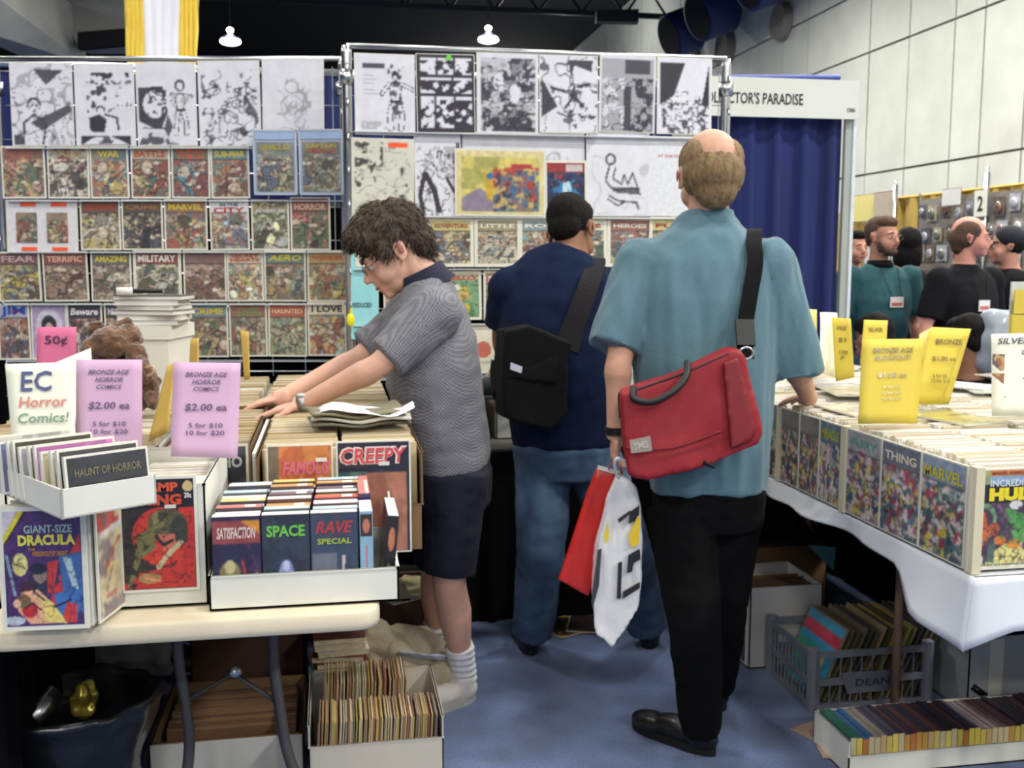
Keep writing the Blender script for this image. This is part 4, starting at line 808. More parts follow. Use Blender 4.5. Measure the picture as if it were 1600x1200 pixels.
for i in range(3):
    for j in range(1, 10):
        tc = tops[r.randrange(len(tops))]; hh = hv-.004+r.uniform(-.004, .008)+.0016*j
        nm = {(214, 190, 150): 'tan', (206, 90, 70): 'red', (180, 200, 206): 'pale blue', (226, 214, 210): 'whitish', (196, 150, 90): 'ochre', (110, 90, 100): 'dark mauve', (220, 200, 120): 'yellow', (196, 120, 110): 'dusty red', (200, 190, 206): 'lilac', (230, 226, 222): 'white'}[tc]
        video((xs[i]+r.uniform(-.002, .002)+.0012*j, ty0+.012+.0285*j, ZT+.006), cw-.002, .0265, hh, r.choice([(50, 44, 60), (60, 60, 70), (90, 60, 60), (70, 80, 90)]), tc, None, None, '%s-topped video case, %s back in the %s column of the video tray' % (nm, ('first', 'second', 'third', 'fourth', 'fifth', 'sixth', 'seventh', 'eighth', 'ninth', 'tenth')[j], cn[i]))
cvs = Cv(14, 70, (140, 180, 204)).rect(0, .02, 1, .28, (60, 40, 40)).ell(.5, .16, .3, .08, (190, 120, 90)).line([(.5, .4), (.5, .85)], .08, (206, 110, 110))
video((xs[2]+cw/2+.0175, ty0+.012, ZT+.006), .027, .10, hv, (150, 186, 206), (232, 230, 226), cvs, None, 'light blue video case showing its spine at the right of the front row')
video((xs[2]+cw/2+.0175, ty0+.125, ZT+.006), .026, .19, hv+.012, (52, 40, 84), (206, 120, 110), None, None, 'dark purple video case turned sideways at the right of the tray')
cvs = Cv(16, 70, (34, 28, 30)).ell(.5, .3, .35, .16, (190, 120, 84)).ell(.4, .75, .3, .12, (120, 110, 110)).shade(.1, 4, 1)
o = video((tx1-.022, ty0+.045, ZT+.006), .024, .17, hv-.02, (36, 30, 32), (206, 210, 216), cvs, None, 'dark video case leaning against the right side of the tray'); o.rotation_euler.y = .09

# --- magazine boxes behind: CREEPY
cx0, cx1 = PZ(412, 690, 1.0)[0], PZ(650, 690, 1.0)[0]; cy = 2.455; cz = 1.012
mb_ = open_box('magazine_box', 'big brown-topped box of magazines with CREEPY in front', cx0-.008, cx1+.008, cy+.002, 3.3, ZT+.002, cz-.02, M_card, front=ZT+.12)
slabs('magazines', mb_, cx0+.003, (cx0+cx1)/2-.004, cy+.04, 3.28, ZT+.01, cz-.006, .008, TAN+MIX[:2], seed=7, zj=.008, lean=.01)
slabs('magazines', mb_, (cx0+cx1)/2+.004, cx1-.002, cy+.04, 3.28, ZT+.01, cz-.006, .008, TAN+MIX[:2], seed=8, zj=.008, lean=.01)
L0 = PY(420, 850, cy); L1 = PY(523, 850, cy); L2 = PY(528, 850, cy); L3 = PY(643, 850, cy); zt1 = PY(500, 693, cy)[2]
cv = Cv(70, 90, (196, 104, 60)); cv.noise((214, 140, 70), .5, 12, 3, .8, (0, 0, 1, .5)); cv.rect(0, 0, .16, 1, (120, 104, 84)); cv.ell(.45, .55, .1, .1, (70, 60, 56)); cv.poly([(.3, .66), (.6, .64), (.66, 1), (.24, 1)], (74, 66, 70)); cv.ell(.68, .43, .1, .1, (60, 56, 60)); cv.poly([(.52, .56), (.84, .54), (.95, 1), (.5, 1)], (66, 62, 66)); cv.ell(.68, .46, .05, .06, (150, 120, 100)); cv.shade(.1, 6, 2)
make_comic('magazine', 'orange magazine with pink slanted title and two dark figures, left of CREEPY', 'magazine', ((L0[0]+L1[0])/2, cy-.008, ZT+.004), (1, 0, 0), UZ+V(0, .03, 0), L1[0]-L0[0], zt1-ZT-.004, cv, [('FAMOUS', .6, .2, .76, .13, (224, 110, 130), {'shear': .25, 'bold': .04})], .004, 'horror magazines in the big box', .006)
cv = Cv(70, 90, (36, 36, 50)); cv.rect(0, .26, .4, 1, (60, 90, 90)); cv.noise((90, 120, 104), .5, 8, 4, .8, (0, .26, .4, 1)); cv.rect(.38, .28, .96, 1, (176, 116, 90)); cv.noise((150, 96, 80), .5, 14, 6, .6, (.38, .28, .96, 1)); cv.line([(.3, .4), (.42, .5), (.3, .62)], .03, (40, 40, 56)); cv.shade(.1, 6, 2)
make_comic('magazine', 'dark magazine with big red and white CREEPY title', 'magazine', ((L2[0]+L3[0])/2, cy-.008, ZT+.004), (1, 0, 0), UZ+V(0, .03, 0), L3[0]-L2[0], zt1-ZT+.0, cv, [('CREEPY', .495, .118, .96, .165, (236, 210, 206), {'shear': .1, 'bold': .075}), ('CREEPY', .5, .12, .92, .14, (206, 74, 72), {'shear': .1, 'bold': .02})], .004, 'horror magazines in the big box', .006)
o = [c for c in bpy.data.objects if c.name.startswith('title_lettering') and c.parent and c.parent.get('label', '').startswith('dark magazine with big red')][-1]; o.location.y -= .0012
b = MB(); b.box(-.013, -.001, 0, .013, .001, .009)
for (px, py, lb) in ((502, 721, 'small white price sticker on the orange magazine'), (600, 727, 'small white price sticker under the CREEPY title')):
    q = b.build('price_sticker', M_white); q.location = PY(px, py, cy-.016); tag(q, lb, 'sticker')
# dark magazines left of that box
mb2 = open_box('magazine_box', 'narrow open box of magazines between the pink sign and the orange magazine', cx0-.235, cx0-.03, 2.60, 3.3, ZT+.002, cz-.012, M_card, front=ZT+.1)
slabs('magazines', mb2, cx0-.228, cx0-.038, 2.72, 3.28, ZT+.01, cz-.02, .008, TAN, seed=9)
make_comic('magazine', 'black magazine with grey lettering beside the pink sign', 'magazine', (cx0-.132, 2.592, ZT+.004), (1, 0, 0), UZ+V(0, .05, 0), .19, .252, Cv(30, 40, (34, 34, 44)).noise((90, 90, 90), .62, 6, 3, .8).shade(.1, 4, 2), [('PSYCHO', .6, .16, .7, .12, (180, 190, 180))], .006)
b = MB(); b.obox((cx0-.017, 2.9, ZT+.12), (.004, 0, 0), (0, .38, 0), (0, 0, .125)); tag(b.build('divider_card', M_white), 'white upright card between the magazine boxes', 'card')
# rows of long boxes behind, tan comic edges
gL = 'long boxes of comics on the left table'
for i, (x0, x1, y0, y1, zz) in enumerate(((-.68, -.46, 2.78, 3.50, 1.0), (-.45, -.245, 3.33, 3.50, .995), (-.235, -.03, 3.33, 3.98, .998), (-.02, .185, 3.33, 3.98, 1.0), (-.66, -.455, 3.53, 4.2, .996), (-.445, -.245, 3.53, 4.2, .996), (-.235, -.03, 4.0, 4.3, .99))):
    nmz = ('beside the brown plush', 'behind the tall yellow divider', 'under the reaching hands', 'in front of the grey shirted man', 'nearest the left rack, far left', 'nearest the left rack, second from left', 'at the back under the rack')[i]
    t = open_box('long_comic_box', 'long box packed with tan-edged comics '+nmz, x0, x1, y0, y1, ZT+.002, zz-.03, M_white, group=gL)
    slabs('comics', t, x0+.008, x1-.008, y0+.01, y1-.02, ZT+.008, zz, .0075, TAN+WHT[:1], seed=20+i, zj=.007, lean=.006)
back_t = folding_table('second folding table behind the left one, under the rack', -.70, .30, 3.9, 4.42, .742, M_plast)
for xx, yy in ((-.6, 4.0), (.2, 4.0), (-.6, 4.35), (.2, 4.35)): b = MB(); b.tube([V(xx, yy, .70), V(xx, yy, 0)], .0135, 8); b.build('leg', M_leg, back_t, True)

# neighbouring table at the picture's left edge
t = folding_table('folding table at the far left edge, beside the left one', -1.50, -.72, 2.35, 4.1, .742, M_plast)
for xx, yy in ((-1.4, 2.6), (-.8, 2.6), (-1.4, 3.9), (-.8, 3.9)): b = MB(); b.tube([V(xx, yy, .70), V(xx, yy, 0)], .0135, 8); b.build('leg', M_leg, t, True)
for i, (x0, x1, y0, y1) in enumerate(((-.93, -.725, 2.4, 3.15), (-.93, -.725, 3.2, 3.95))):
    t = open_box('long_comic_box', 'long box of tan-edged comics at the far left edge, '+('nearer' if i == 0 else 'farther')+' of two', x0, x1, y0, y1, ZT+.002, .97, M_white, group=gL); slabs('comics', t, x0+.008, x1-.008, y0+.01, y1-.02, ZT+.008, 1.0, .0075, TAN, seed=80+i, zj=.007)
# --- price signs
M_pink = mat('lilac_paper', (198, 162, 192), .8, .04, 8); M_pink2 = mat('bright_pink_paper', (214, 110, 150), .8, .04, 8); M_cream = mat('cream_paper', (232, 232, 214), .8, .03, 8)
M_yl = mat('yellow_paper', (212, 190, 72), .75, .04, 6); M_yl2 = mat('pale_yellow_paper', (224, 212, 130), .75, .04, 6)
M_gold = mat('golden_board', (206, 172, 84), .8, .06, 6)
def card(name, label, corners, d4, m, lines=(), cat='sign', group=None, th=.0025, curve=0, back=None):
    """paper card through four pixels (tl, tr, br, bl) with depths; lines = (text, u, v, w, h, colour, shear)"""
    tl, tr, br, bl = [P(x, y, d) for (x, y), d in zip(corners, d4)]
    xd = (tr-tl)/np.linalg.norm(tr-tl); dn = (bl-tl)/np.linalg.norm(bl-tl); n = np.cross(dn, xd); n /= np.linalg.norm(n)   # towards the viewer
    if n @ (CAM-tl) < 0: n = -n
    t = empty(name, (bl+br)/2, label, cat, group); g = []
    for i in range(9):
        v = i/8; l = tl+(bl-tl)*v; r_ = tr+(br-tr)*v; off = n*(-curve*(1-v)**2)
        g.append([l+(r_-l)*(j/6)+off+n*(curve*.15*math.sin(j/6*math.pi)) for j in range(7)])
    b = MB(); b.sheet(g); o = b.build('sheet', m, t, True); s_ = o.modifiers.new('s', 'SOLIDIFY'); s_.thickness = th; s_.offset = 0
    W_ = float(np.linalg.norm(tr-tl)); H_ = float(np.linalg.norm(bl-tl)); up = -dn; x2 = np.cross(up, n); x2 /= np.linalg.norm(x2)
    for txt, u, v, wf, hf, c, sh in lines:
        p = tl+(tr-tl)*u+(bl-tl)*v+n*(.0045+curve*.35)-n*(curve*(1-v)**2)
        up2 = np.cross(n, xd); 
        if up2 @ up < 0: up2 = -up2
        me = text_mesh(txt, W_*wf, H_*hf, tmat(c), .015, 0, sh); o = link('lettering', me)
        M = axes(xd, up2, np.cross(xd, up2)).to_4x4(); M.translation = Vector(p.tolist()); o.parent = t; o.matrix_parent_inverse = t.matrix_world.inverted(); o.matrix_basis = M
    return t
IK = (84, 70, 110)
L_ = lambda sh=0: [('BRONZE AGE', .5, .135, .62, .05, IK, .25), ('HORROR', .5, .215, .42, .05, IK, .25), ('COMICS', .5, .29, .38, .045, IK, .25), ('$2.00 ea', .5, .49, .62, .085, IK, .1), ('5 for $10', .5, .68, .5, .055, IK, 0), ('10 for $20', .5, .76, .56, .055, IK, 0)]
gS = 'lilac price signs'
card('price_sign', 'lilac sign $2.00 ea nearer the brown plush, left of the two', ((119, 562), (222, 562), (222, 712), (119, 712)), (2.40, 2.42, 2.38, 2.36), M_pink, L_(), group=gS)
card('price_sign', 'lilac sign $2.00 ea in the swamp comic box, right of the two', ((271, 566), (376, 567), (371, 716), (267, 713)), (2.36, 2.37, 2.32, 2.31), M_pink, L_(), group=gS)
card('price_sign', 'cream hand-lettered card reading EC Horror Comics', ((8, 569), (112, 566), (119, 700), (20, 700)), (2.36, 2.38, 2.34, 2.32), M_cream,
     [('EC', .45, .22, .46, .24, (70, 80, 130), 0), ('Horror', .52, .47, .72, .13, (206, 130, 120), .1), ('Comics!', .5, .66, .76, .12, (120, 150, 130), .1)])
card('price_sign', 'small bright pink 50 cent sign behind the cream card', ((58, 511), (119, 511), (119, 640), (57, 640)), (3.1, 3.1, 3.1, 3.1), M_pink2, [('50¢', .5, .17, .58, .13, (70, 50, 80), 0)])
card('price_sign', 'blank cream card slanting behind the EC card', ((64, 576), (142, 544), (150, 660), (72, 665)), (2.7, 2.75, 2.7, 2.65), M_cream)
gD = 'golden divider boards standing among the comics'
card('divider_board', 'wide golden divider leaning between the two lilac signs', ((262, 572), (274, 565), (262, 676), (232, 690)), (2.75, 2.66, 2.6, 2.7), M_gold, cat='divider', group=gD)
card('divider_board', 'narrow yellow divider standing upright left of the reaching hands', ((376, 516), (388, 518), (390, 592), (382, 594)), (3.5, 3.45, 3.4, 3.45), M_gold, cat='divider', group=gD)
card('divider_board', 'yellow divider standing beside the tall white box', ((298, 530), (310, 528), (310, 616), (294, 616)), (3.2, 3.15, 3.1, 3.2), M_gold, cat='divider', group=gD)

# --- tall white box with magazines on top
d_ = 3.35; a = P(196, 520, d_); b0 = P(272, 515, d_-.02); rot = -.18
bx = empty('white_box', (a[0]+.07, a[1]+.1, .998), 'tall white cardboard box standing under the pile of magazines', 'box', None, -.22)
b = MB(); b.box(-.075, -.09, 0, .085, .13, .232); lchild('box_body', b.mesh('box_body', M_white), bx)
b = MB(); b.box(-.083, -.097, .20, .093, .137, .245); lchild('lid', b.mesh('lid', M_white), bx)
r = random.Random(2); cs_ = [(200, 198, 190), (214, 212, 206), (120, 118, 110), (206, 204, 196), (226, 224, 220), (60, 60, 64)]
for k, (c, lb) in enumerate(zip(cs_, ('lowest grey', 'second grey white', 'dark', 'thick pale', 'whitish', 'topmost black'))):
    z_ = .998+.246+k*.0165; m = MB(); w2, d2 = .095+.008*(k % 3), .075
    t = empty('magazine', (a[0]+.075+.006*(k % 2), a[1]+.09, z_), lb+' magazine in the pile on the tall white box', 'magazine', 'pile on the tall white box', -.22+r.uniform(-.14, .14))
    m.box(-w2, -d2, .0015, w2, d2, .0135); lchild('pages', m.mesh('pages', mat('pages_white', (222, 220, 212), .8, .06, 80, stretch=(1, 1, 30))), t)
    m = MB(); m.box(-w2-.002, -d2-.002, 0, w2+.002, d2+.002, .0015); m.box(-w2-.002, -d2-.002, .0135, w2+.002, d2+.002, .0155); lchild('covers', m.mesh('covers', mat('mag_%d' % c[0], c, .5, .05, 9, coat=.3)), t)
a2 = P(182, 459, 3.33); b2 = P(255, 470, 3.38); a2[2] = b2[2] = .998+.246+6*.0165+.014
t = empty('rolled_poster', a2, 'white rolled paper tube lying on the pile of magazines', 'poster'); b = MB(); dd = b2-a2
b.tube([a2, a2+dd*.35], .013, 14); b.build('roll', M_white, t, True); b = MB(); b.tube([a2+dd*.36, b2], .008, 12); b.build('dark_end', M_black, t, True)

# --- brown furry plush
M_fur = mat('brown_plush_fur', (122, 88, 62), .95, scale=30, color2=(70, 46, 34), bump=1, bscale=60, sheen=.4)
pc = P(178, 560, 2.95); t = empty('plush_toy', pc-UZ*.1, 'brown shaggy plush animal slumped behind the lilac signs', 'toy')
def ebl(parts): 
    b = MB()
    for (px, py, d, r3) in parts: b.ell(P(px, py, d), r3)
    return b
nz = lambda co, no: np.array([.009*noise.noise(Vector(c*42))+.005*noise.noise(Vector(c*95)) for c in co])
remesh(ebl([(190, 580, 2.97, (.07, .06, .07)), (205, 610, 2.98, (.06, .06, .07)), (160, 575, 2.95, (.05, .05, .05)), (228, 600, 2.95, (.04, .04, .06))]), 'body', .006, M_fur, 3, t, nz)
remesh(ebl([(176, 535, 2.9, (.062, .06, .045)), (198, 528, 2.92, (.045, .04, .04)), (148, 542, 2.88, (.035, .035, .026))]), 'head', .006, M_fur, 3, t, nz)
for q in ((152, 512, 2.93), (196, 508, 2.95)): remesh(ebl([(q[0], q[1], q[2], (.026, .014, .022))]), 'ear', .005, M_fur, 2, t, nz)
remesh(ebl([(213, 560, 2.9, (.03, .03, .05)), (222, 580, 2.88, (.026, .026, .04)), (238, 625, 2.9, (.018, .02, .03))]), 'arm', .006, M_fur, 3, t, nz)
remesh(ebl([(126, 562, 2.88, (.024, .022, .02)), (135, 568, 2.9, (.02, .02, .018))]), 'paw', .005, M_fur, 2, t, nz)
b = MB(); b.tube(sm([P(228, 575, 2.86), P(238, 572, 2.85), P(240, 582, 2.85), P(230, 588, 2.86)], 5), .004, 6); b.build('loop', mat('tan_cord', (190, 160, 130), .8), t, True)

# --- loose sheets and magazines on the big box, right hand side
gM = 'loose magazines lying on the big magazine box'
for k, (cx_, cy_, ro, col, lb) in enumerate(((560, 660, .1, (90, 86, 70), 'dark magazine at the bottom of the loose pile'), (566, 654, -.05, (214, 210, 196), 'cream magazine in the middle of the loose pile'), (556, 648, .16, (120, 116, 90), 'olive magazine under the white paper'))):
    c = PZ(cx_, cy_, cz+.008+k*.010); c[2] = cz+.006+k*.011; t = empty('magazine', c, lb, 'magazine', gM, ro)
    g = [[V(-.13+.26*j/10, -.09+.18*i/6, .003+.012*abs(j/10-.5)*(k+1)*.6+.004*math.sin(j+i*.7)) for j in range(11)] for i in range(7)]
    b = MB(); b.sheet(g); o = lchild('pages', b.mesh('pages', mat('loose_%d' % col[0], col, .6, .1, 15, coat=.3), True), t); s_ = o.modifiers.new('s', 'SOLIDIFY'); s_.thickness = .007
c = PZ(572, 638, cz+.05); c[2] = cz+.048; t = empty('white_paper', c, 'curling white sheet of paper on top of the loose pile of magazines', 'paper', None, -.06)
g = [[V(-.135+.26*j/12+.02*(i % 2)*.2, -.07+.14*i/6, .004*math.sin(j*1.1+i)+.012*math.sin(j*.55)+.01*(j/12-.5)) for j in range(13)] for i in range(7)]
b = MB(); b.sheet(g); o = lchild('sheet', b.mesh('sheet', mat('bright_white_paper', (246, 246, 246), .7, .02), True), t); o.modifiers.new('s', 'SOLIDIFY').thickness = .001
# ================================================================== RIGHT TABLE
XE = 1.425; ZR = .742; zTop = .995
M_grey = mat('grey_table_laminate', (120, 118, 112), .6, .05, 10)
rt = folding_table('long grey folding table under the right hand comic boxes', XE+.01, 2.25, 2.06, 4.6, .738, M_grey)
for (x, y) in ((1.9, 2.25), (2.1, 3.2), (2.1, 4.4), (1.55, 4.4)): b = MB(); b.tube([V(x, y, .70), V(x, y, 0)], .0135, 8); b.build('leg', M_leg, rt, True)
q = PZ(1397, 1114, 0); b = MB(); b.tube([V(q[0], q[1], 0), V(q[0]-.0, q[1], .70)], .0135, 10); b.build('leg', mat('pale_wooden_leg', (150, 120, 96), .7, .15, 30, stretch=(1, 1, .1)), rt, True)
# white plastic cloth: top, front drop and the uneven drop on the aisle side
M_cloth = mat('white_plastic_cloth', (214, 218, 226), .35, .03, 5, coat=.3)
t = empty('tablecloth', (1.8, 3.3, .742), 'white plastic table cover hanging unevenly over the aisle edge of the right table', 'tablecloth')
g = [[V(XE-.004+(2.27-XE)*j/6, 2.045+(4.62-2.045)*i/14, .741) for j in range(7)] for i in range(15)]
b = MB(); b.sheet(g); b.build('top_sheet', M_cloth, t)
y0c = 2.045; drop_pts = [(1497, 1012), (1442, 962), (1420, 925), (1398, 884), (1360, 858), (1310, 828), (1262, 800), (1196, 772), (1150, 760)]
def drop_at(y):
    ys_ = []; zs_ = []
    for px, py in drop_pts: p = PX(px, py, XE-.03); ys_.append(p[1]); zs_.append(p[2])
    return float(np.interp(y, ys_, zs_))
g = []
N_ = 56
for i in range(9):
    row = []
    for j in range(N_+1):
        y = y0c+(4.6-y0c)*(j/N_)**1.25; zb_ = min(drop_at(y), .70); f = i/8
        fd = min(1, j/6); row.append(V(XE-.004-.03*f-fd*(.012*f*math.sin(y*21)+.02*f*math.sin(y*9+1)), y-(1-fd)*(.006+.016*f+.014*f*math.sin((XE-.004)*17+1.3)), .741+(zb_-.741)*f))
    g.append(row)
b = MB(); b.sheet(g); o = b.build('side_drop', M_cloth, t, True); o.modifiers.new('s', 'SOLIDIFY').thickness = .0015
g = []
zf = PY(1560, 984, y0c-.02)[2]
for i in range(8):
    row = []; f = i/7
    for j in range(31):
        x = XE-.004+(2.27-XE)*j/30; zz = zf + (drop_at(y0c+.02)-zf)*max(0, 1-j/3.)**1.2
        row.append(V(x-.03*f*max(0, 1-j/3), y0c-.006-.016*f-.014*f*math.sin(x*17+1.3), .741+(zz-.741)*f))
    g.append(row)
b = MB(); b.sheet(g); o = b.build('front_drop', M_cloth, t, True); o.modifiers.new('s', 'SOLIDIFY').thickness = .0015

# comic boxes with covers taped to their aisle sides
gR = 'white comic boxes on the right table'; gC = 'bagged comics facing the aisle on the right boxes'
yA_, yB2, yC_, yD_ = 2.068, PX(1320, 700, XE)[1], PX(1219, 700, XE)[1], 4.0
M_creamcard = mat('cream_cardboard', (216, 208, 176), .75, .05, 8)
def rbox(x0, x1, y0, y1, label, seed, ax='y', zt=zTop, post=True):
    t = open_box('comic_box', label, x0, x1, y0, y1, ZR+.002, zt-.022, M_white, group=gR)
    w = (x1-x0)
    n = max(1, round(w/.2)); cw_ = (w-.01)/n
    for k in range(n): slabs('comics', t, x0+.005+cw_*k+.004, x0+.005+cw_*(k+1)-.006, y0+.008, y1-.01, ZR+.008, zt, .0085, WHT+[(206, 190, 160)], seed=seed+k, zj=.009, lean=.004)
    return t
rbox(XE+.012, XE+.44, yA_+.012, yB2-.03, 'white box of comics nearest the camera with the HULK cover on its end', 50)
rbox(XE+.012, XE+.44, yB2+.014, yC_-.02, 'white box of comics behind the big yellow sign on the right table', 54)
rbox(XE+.012, XE+.44, yC_+.02, yD_, 'white box of comics under the bald man right hand', 58, zt=.985)
rbox(XE+.46, 2.24, yA_+.03, yB2-.02, 'second-row box of comics at the near right corner of the table', 62)
rbox(XE+.46, 2.24, yB2+.02, yC_-.02, 'second-row box of comics below the double yellow sign', 66)
rbox(XE+.46, 2.24, yC_+.02, 4.2, 'farthest box of comics on the inner side of the right table', 70)
def post(x, y, lb):
    b = MB(); b.box(x-.012, y-.014, ZR+.002, x+.010, y+.014, zTop-.004); tag(b.build('corner_divider', M_creamcard), lb, 'divider', 'cream corner pieces between the right boxes')
post(XE+.008, yA_-.004, 'cream cardboard corner beside the HULK cover'); post(XE+.002, yB2-.008, 'cream cardboard upright between the two aisle boxes under the yellow sign')
post(XE+.002, yC_-.0, 'cream cardboard upright next to the bald man shirt hem')
def side_comic(y0, y1, label, pal, banner, titles, x=XE, zt=zTop-.006, nfig=3, seed=None):
    rs[0] += 1; cv = comic_art(rs[0] if seed is None else seed, pal, banner, 54, 80, nfig)
    cv.noise((226, 206, 206), .56, 6, rs[0]+2, .8, (0, .25, 1, 1)); cv.noise((40, 80, 96), .62, 5, rs[0]+6, .7, (0, .25, 1, 1)); cv.noise((220, 190, 70), .68, 6, rs[0]+11, .85, (0, .3, 1, 1)); cv.noise((160, 56, 80), .66, 5, rs[0]+8, .8, (0, .2, 1, 1)); cv.shade(.12, 4, 3)
    return make_comic('comic_book', label, 'comic', (x-.003, (y0+y1)/2, ZR+.006), (0, -1, 0), UZ, abs(y1-y0)-.003, zt-ZR-.006, cv, titles, .004, gC, .005)
pA = dict(bg=(110, 130, 150), bg2=(150, 150, 150), a=(60, 100, 90), b=(206, 190, 90), c=(40, 84, 96)); pB = dict(bg=(150, 146, 150), bg2=(84, 100, 120), a=(150, 66, 76), b=(196, 180, 70), c=(60, 110, 130)); pC = dict(bg=(80, 96, 80), bg2=(130, 130, 110), a=(110, 60, 60), b=(200, 190, 90), c=(50, 70, 90))
L3_ = (yB2-.022-(yA_+.012))/3; yy = yA_+.012
side_comic(yy, yy+L3_, 'blue grey comic with yellow title, nearest the HULK corner on the aisle side', pA, (120, 140, 170), [('MARVEL', .5, .15, .9, .12, (196, 186, 60), {})])
side_comic(yy+L3_, yy+2*L3_, 'comic with cream title on red band, second on the aisle side from the HULK corner', pB, (84, 90, 110), [('THING', .5, .13, .84, .1, (220, 210, 190), {})])
side_comic(yy+2*L3_, yy+3*L3_, 'red, white and green comic, third on the aisle side from the HULK corner', pB, (150, 150, 150), [('FURY', .5, .12, .8, .1, (110, 170, 150), {})])
L3_ = (yC_-.014-(yB2+.010))/3; yy = yB2+.010
side_comic(yy, yy+L3_, 'comic with olive yellow title under the left edge of the yellow sign', pA, (90, 120, 130), [('MIRACLE', .5, .14, .9, .12, (180, 180, 50), {})])
side_comic(yy+L3_, yy+2*L3_, 'olive grey comic in the middle of the second aisle box', pC, (110, 104, 90), ())
side_comic(yy+2*L3_, yy+3*L3_, 'dark patterned comic beside the bald man shirt, second aisle box', pC, (90, 80, 84), ())
side_comic(yC_+.016, yC_+.19, 'greyish comic on the third aisle box beyond the shirt hem', pC, (100, 96, 90), ())
yy = yC_+.194
for lb, p_ in (('first', pA), ('second', pB), ('third', pC)):
    side_comic(yy, yy+.18, lb+' muted comic beyond the greyish one on the third aisle box', p_, (120, 110, 100), ()); yy += .18
# HULK front
cv = Cv(90, 130, (70, 54, 70)); cv.rect(0, 0, 1, .06, (214, 130, 50)); cv.rect(0, .06, 1, .2, (140, 170, 196)); cv.rect(0, 0, .24, .3, (150, 160, 110)); cv.ell(.12, .16, .08, .07, (90, 140, 80)); cv.rect(.16, .14, 1, .33, (40, 30, 30)); cv.noise((96, 70, 84), .52, 12, 2, .7, (0, .33, 1, 1))
cv.ell(.18, .52, .2, .19, (110, 150, 110), 0, 1, .28); cv.poly([(.04, .45), (.2, .42), (.26, .6), (.16, .84), (.03, .82), (.06, .6)], (196, 92, 44)); cv.ell(.34, .6, .09, .07, (176, 84, 50)); cv.poly([(.1, .62), (.3, .58), (.26, .72), (.12, .72)], (206, 110, 56))
cv.poly([(.5, .38), (.8, .46), (1, .42), (1, .66), (.75, .68), (.55, .52)], (84, 150, 70)); cv.poly([(.6, .62), (.9, .6), (.84, .82), (.7, .8)], (96, 160, 80)); cv.line([(.4, .36), (.56, .5)], .025, (120, 90, 120)); cv.ell(.66, .36, .1, .05, (226, 224, 220)); cv.ell(.92, .38, .08, .05, (220, 216, 214))
cv.poly([(.3, .86), (.5, .76), (1, .74), (1, 1), (.2, 1)], (222, 214, 130)); cv.ell(.44, .72, .09, .05, (226, 120, 44)); cv.ell(.66, .76, .1, .05, (220, 140, 50)); cv.ell(.84, .78, .06, .05, (140, 50, 120)); cv.poly([(.28, .76), (.38, .72), (.36, .95), (.24, .93)], (90, 110, 100)); cv.rect(.02, .87, .2, .97, (214, 208, 206)); cv.rect(0, .955, 1, 1, (224, 220, 190)); cv.contour((50, 36, 46), 9, 5, .028, .65, (0, .35, 1, .95)); cv.noise((60, 120, 60), .66, 6, 9, .8, (.4, .4, 1, .8)); cv.shade(.12, 4, 3)
A = PY(1511, 893, yA_); Tq_ = PY(1550, 732, yA_)
make_comic('comic_book', 'comic with big yellow HULK title facing the camera on the right table', 'comic', (A[0]+.086, yA_+.0, ZR+.006), (1, 0, 0), UZ, .176, Tq_[2]-ZR-.006, cv,
    [('MARVEL SUPER-HEROES', .62, .03, .7, .03, (120, 60, 60), {}), ('INCREDIBLE', .6, .13, .7, .07, (210, 220, 226), {}), ('HULK', .66, .245, .84, .135, (236, 216, 30), {'bold': .08}), ('THE END OF A WARRIOR BY HIS OWN', .56, .965, .8, .022, (60, 70, 80), {})], .004, gC, .006)
make_comic('comic_book', 'comic beside the HULK cover at the right picture edge', 'comic', (A[0]+.086+.182, yA_+.0, ZR+.006), (1, 0, 0), UZ, .176, Tq_[2]-ZR-.006, comic_art(411, pB, (190, 60, 50), 50, 74), (), .004, gC, .006)

# yellow price signs and others
KY = (96, 80, 40)
ly = lambda: [('BRONZE AGE', .5, .14, .66, .06, KY, .25), ('BLOWOUT!', .5, .23, .58, .055, KY, .25), ('$1.00 ea', .5, .44, .46, .06, KY, .1), ('6 for $5', .5, .58, .28, .035, (150, 130, 70), 0), ('13 for $10', .5, .65, .3, .035, (150, 130, 70), 0), ('40 for $30', .5, .72, .3, .035, (150, 130, 70), 0)]
gY = 'yellow price signs on the right table'
card('price_sign', 'large yellow Bronze Age Blowout sign standing on the near aisle box', ((1348, 530), (1444, 529), (1433, 662), (1341, 662)), (2.78, 2.80, 2.75, 2.73), M_yl, ly(), group=gY, curve=.004)
card('price_sign', 'front sheet of the tilted pair of yellow signs right of the large one', ((1452, 514), (1512, 516), (1470, 632), (1430, 632)), (3.06, 3.1, 3.05, 3.0), M_yl, [('BRONZE', .55, .17, .7, .07, KY, .2), ('$1.00 ea', .5, .4, .6, .07, KY, .1), ('6 for $5\n13 for $10', .5, .66, .46, .12, KY, 0)], group=gY)
card('price_sign', 'rear sheet of the tilted pair of yellow signs, its edge showing right', ((1456, 511), (1517, 514), (1482, 632), (1440, 632)), (3.16, 3.2, 3.15, 3.12), M_yl, group=gY)
card('price_sign', 'pale yellow sheet peeping out left of the tilted pair', ((1437, 522), (1456, 512), (1445, 600), (1425, 610)), (3.12, 3.14, 3.1, 3.08), M_yl2, group=gY)
card('price_sign', 'narrow yellow sign standing behind the large yellow sign', ((1350, 500), (1387, 501), (1382, 570), (1344, 570)), (3.5, 3.52, 3.48, 3.46), M_yl, [('SILVER', .5, .22, .6, .09, KY, .1)], group=gY)
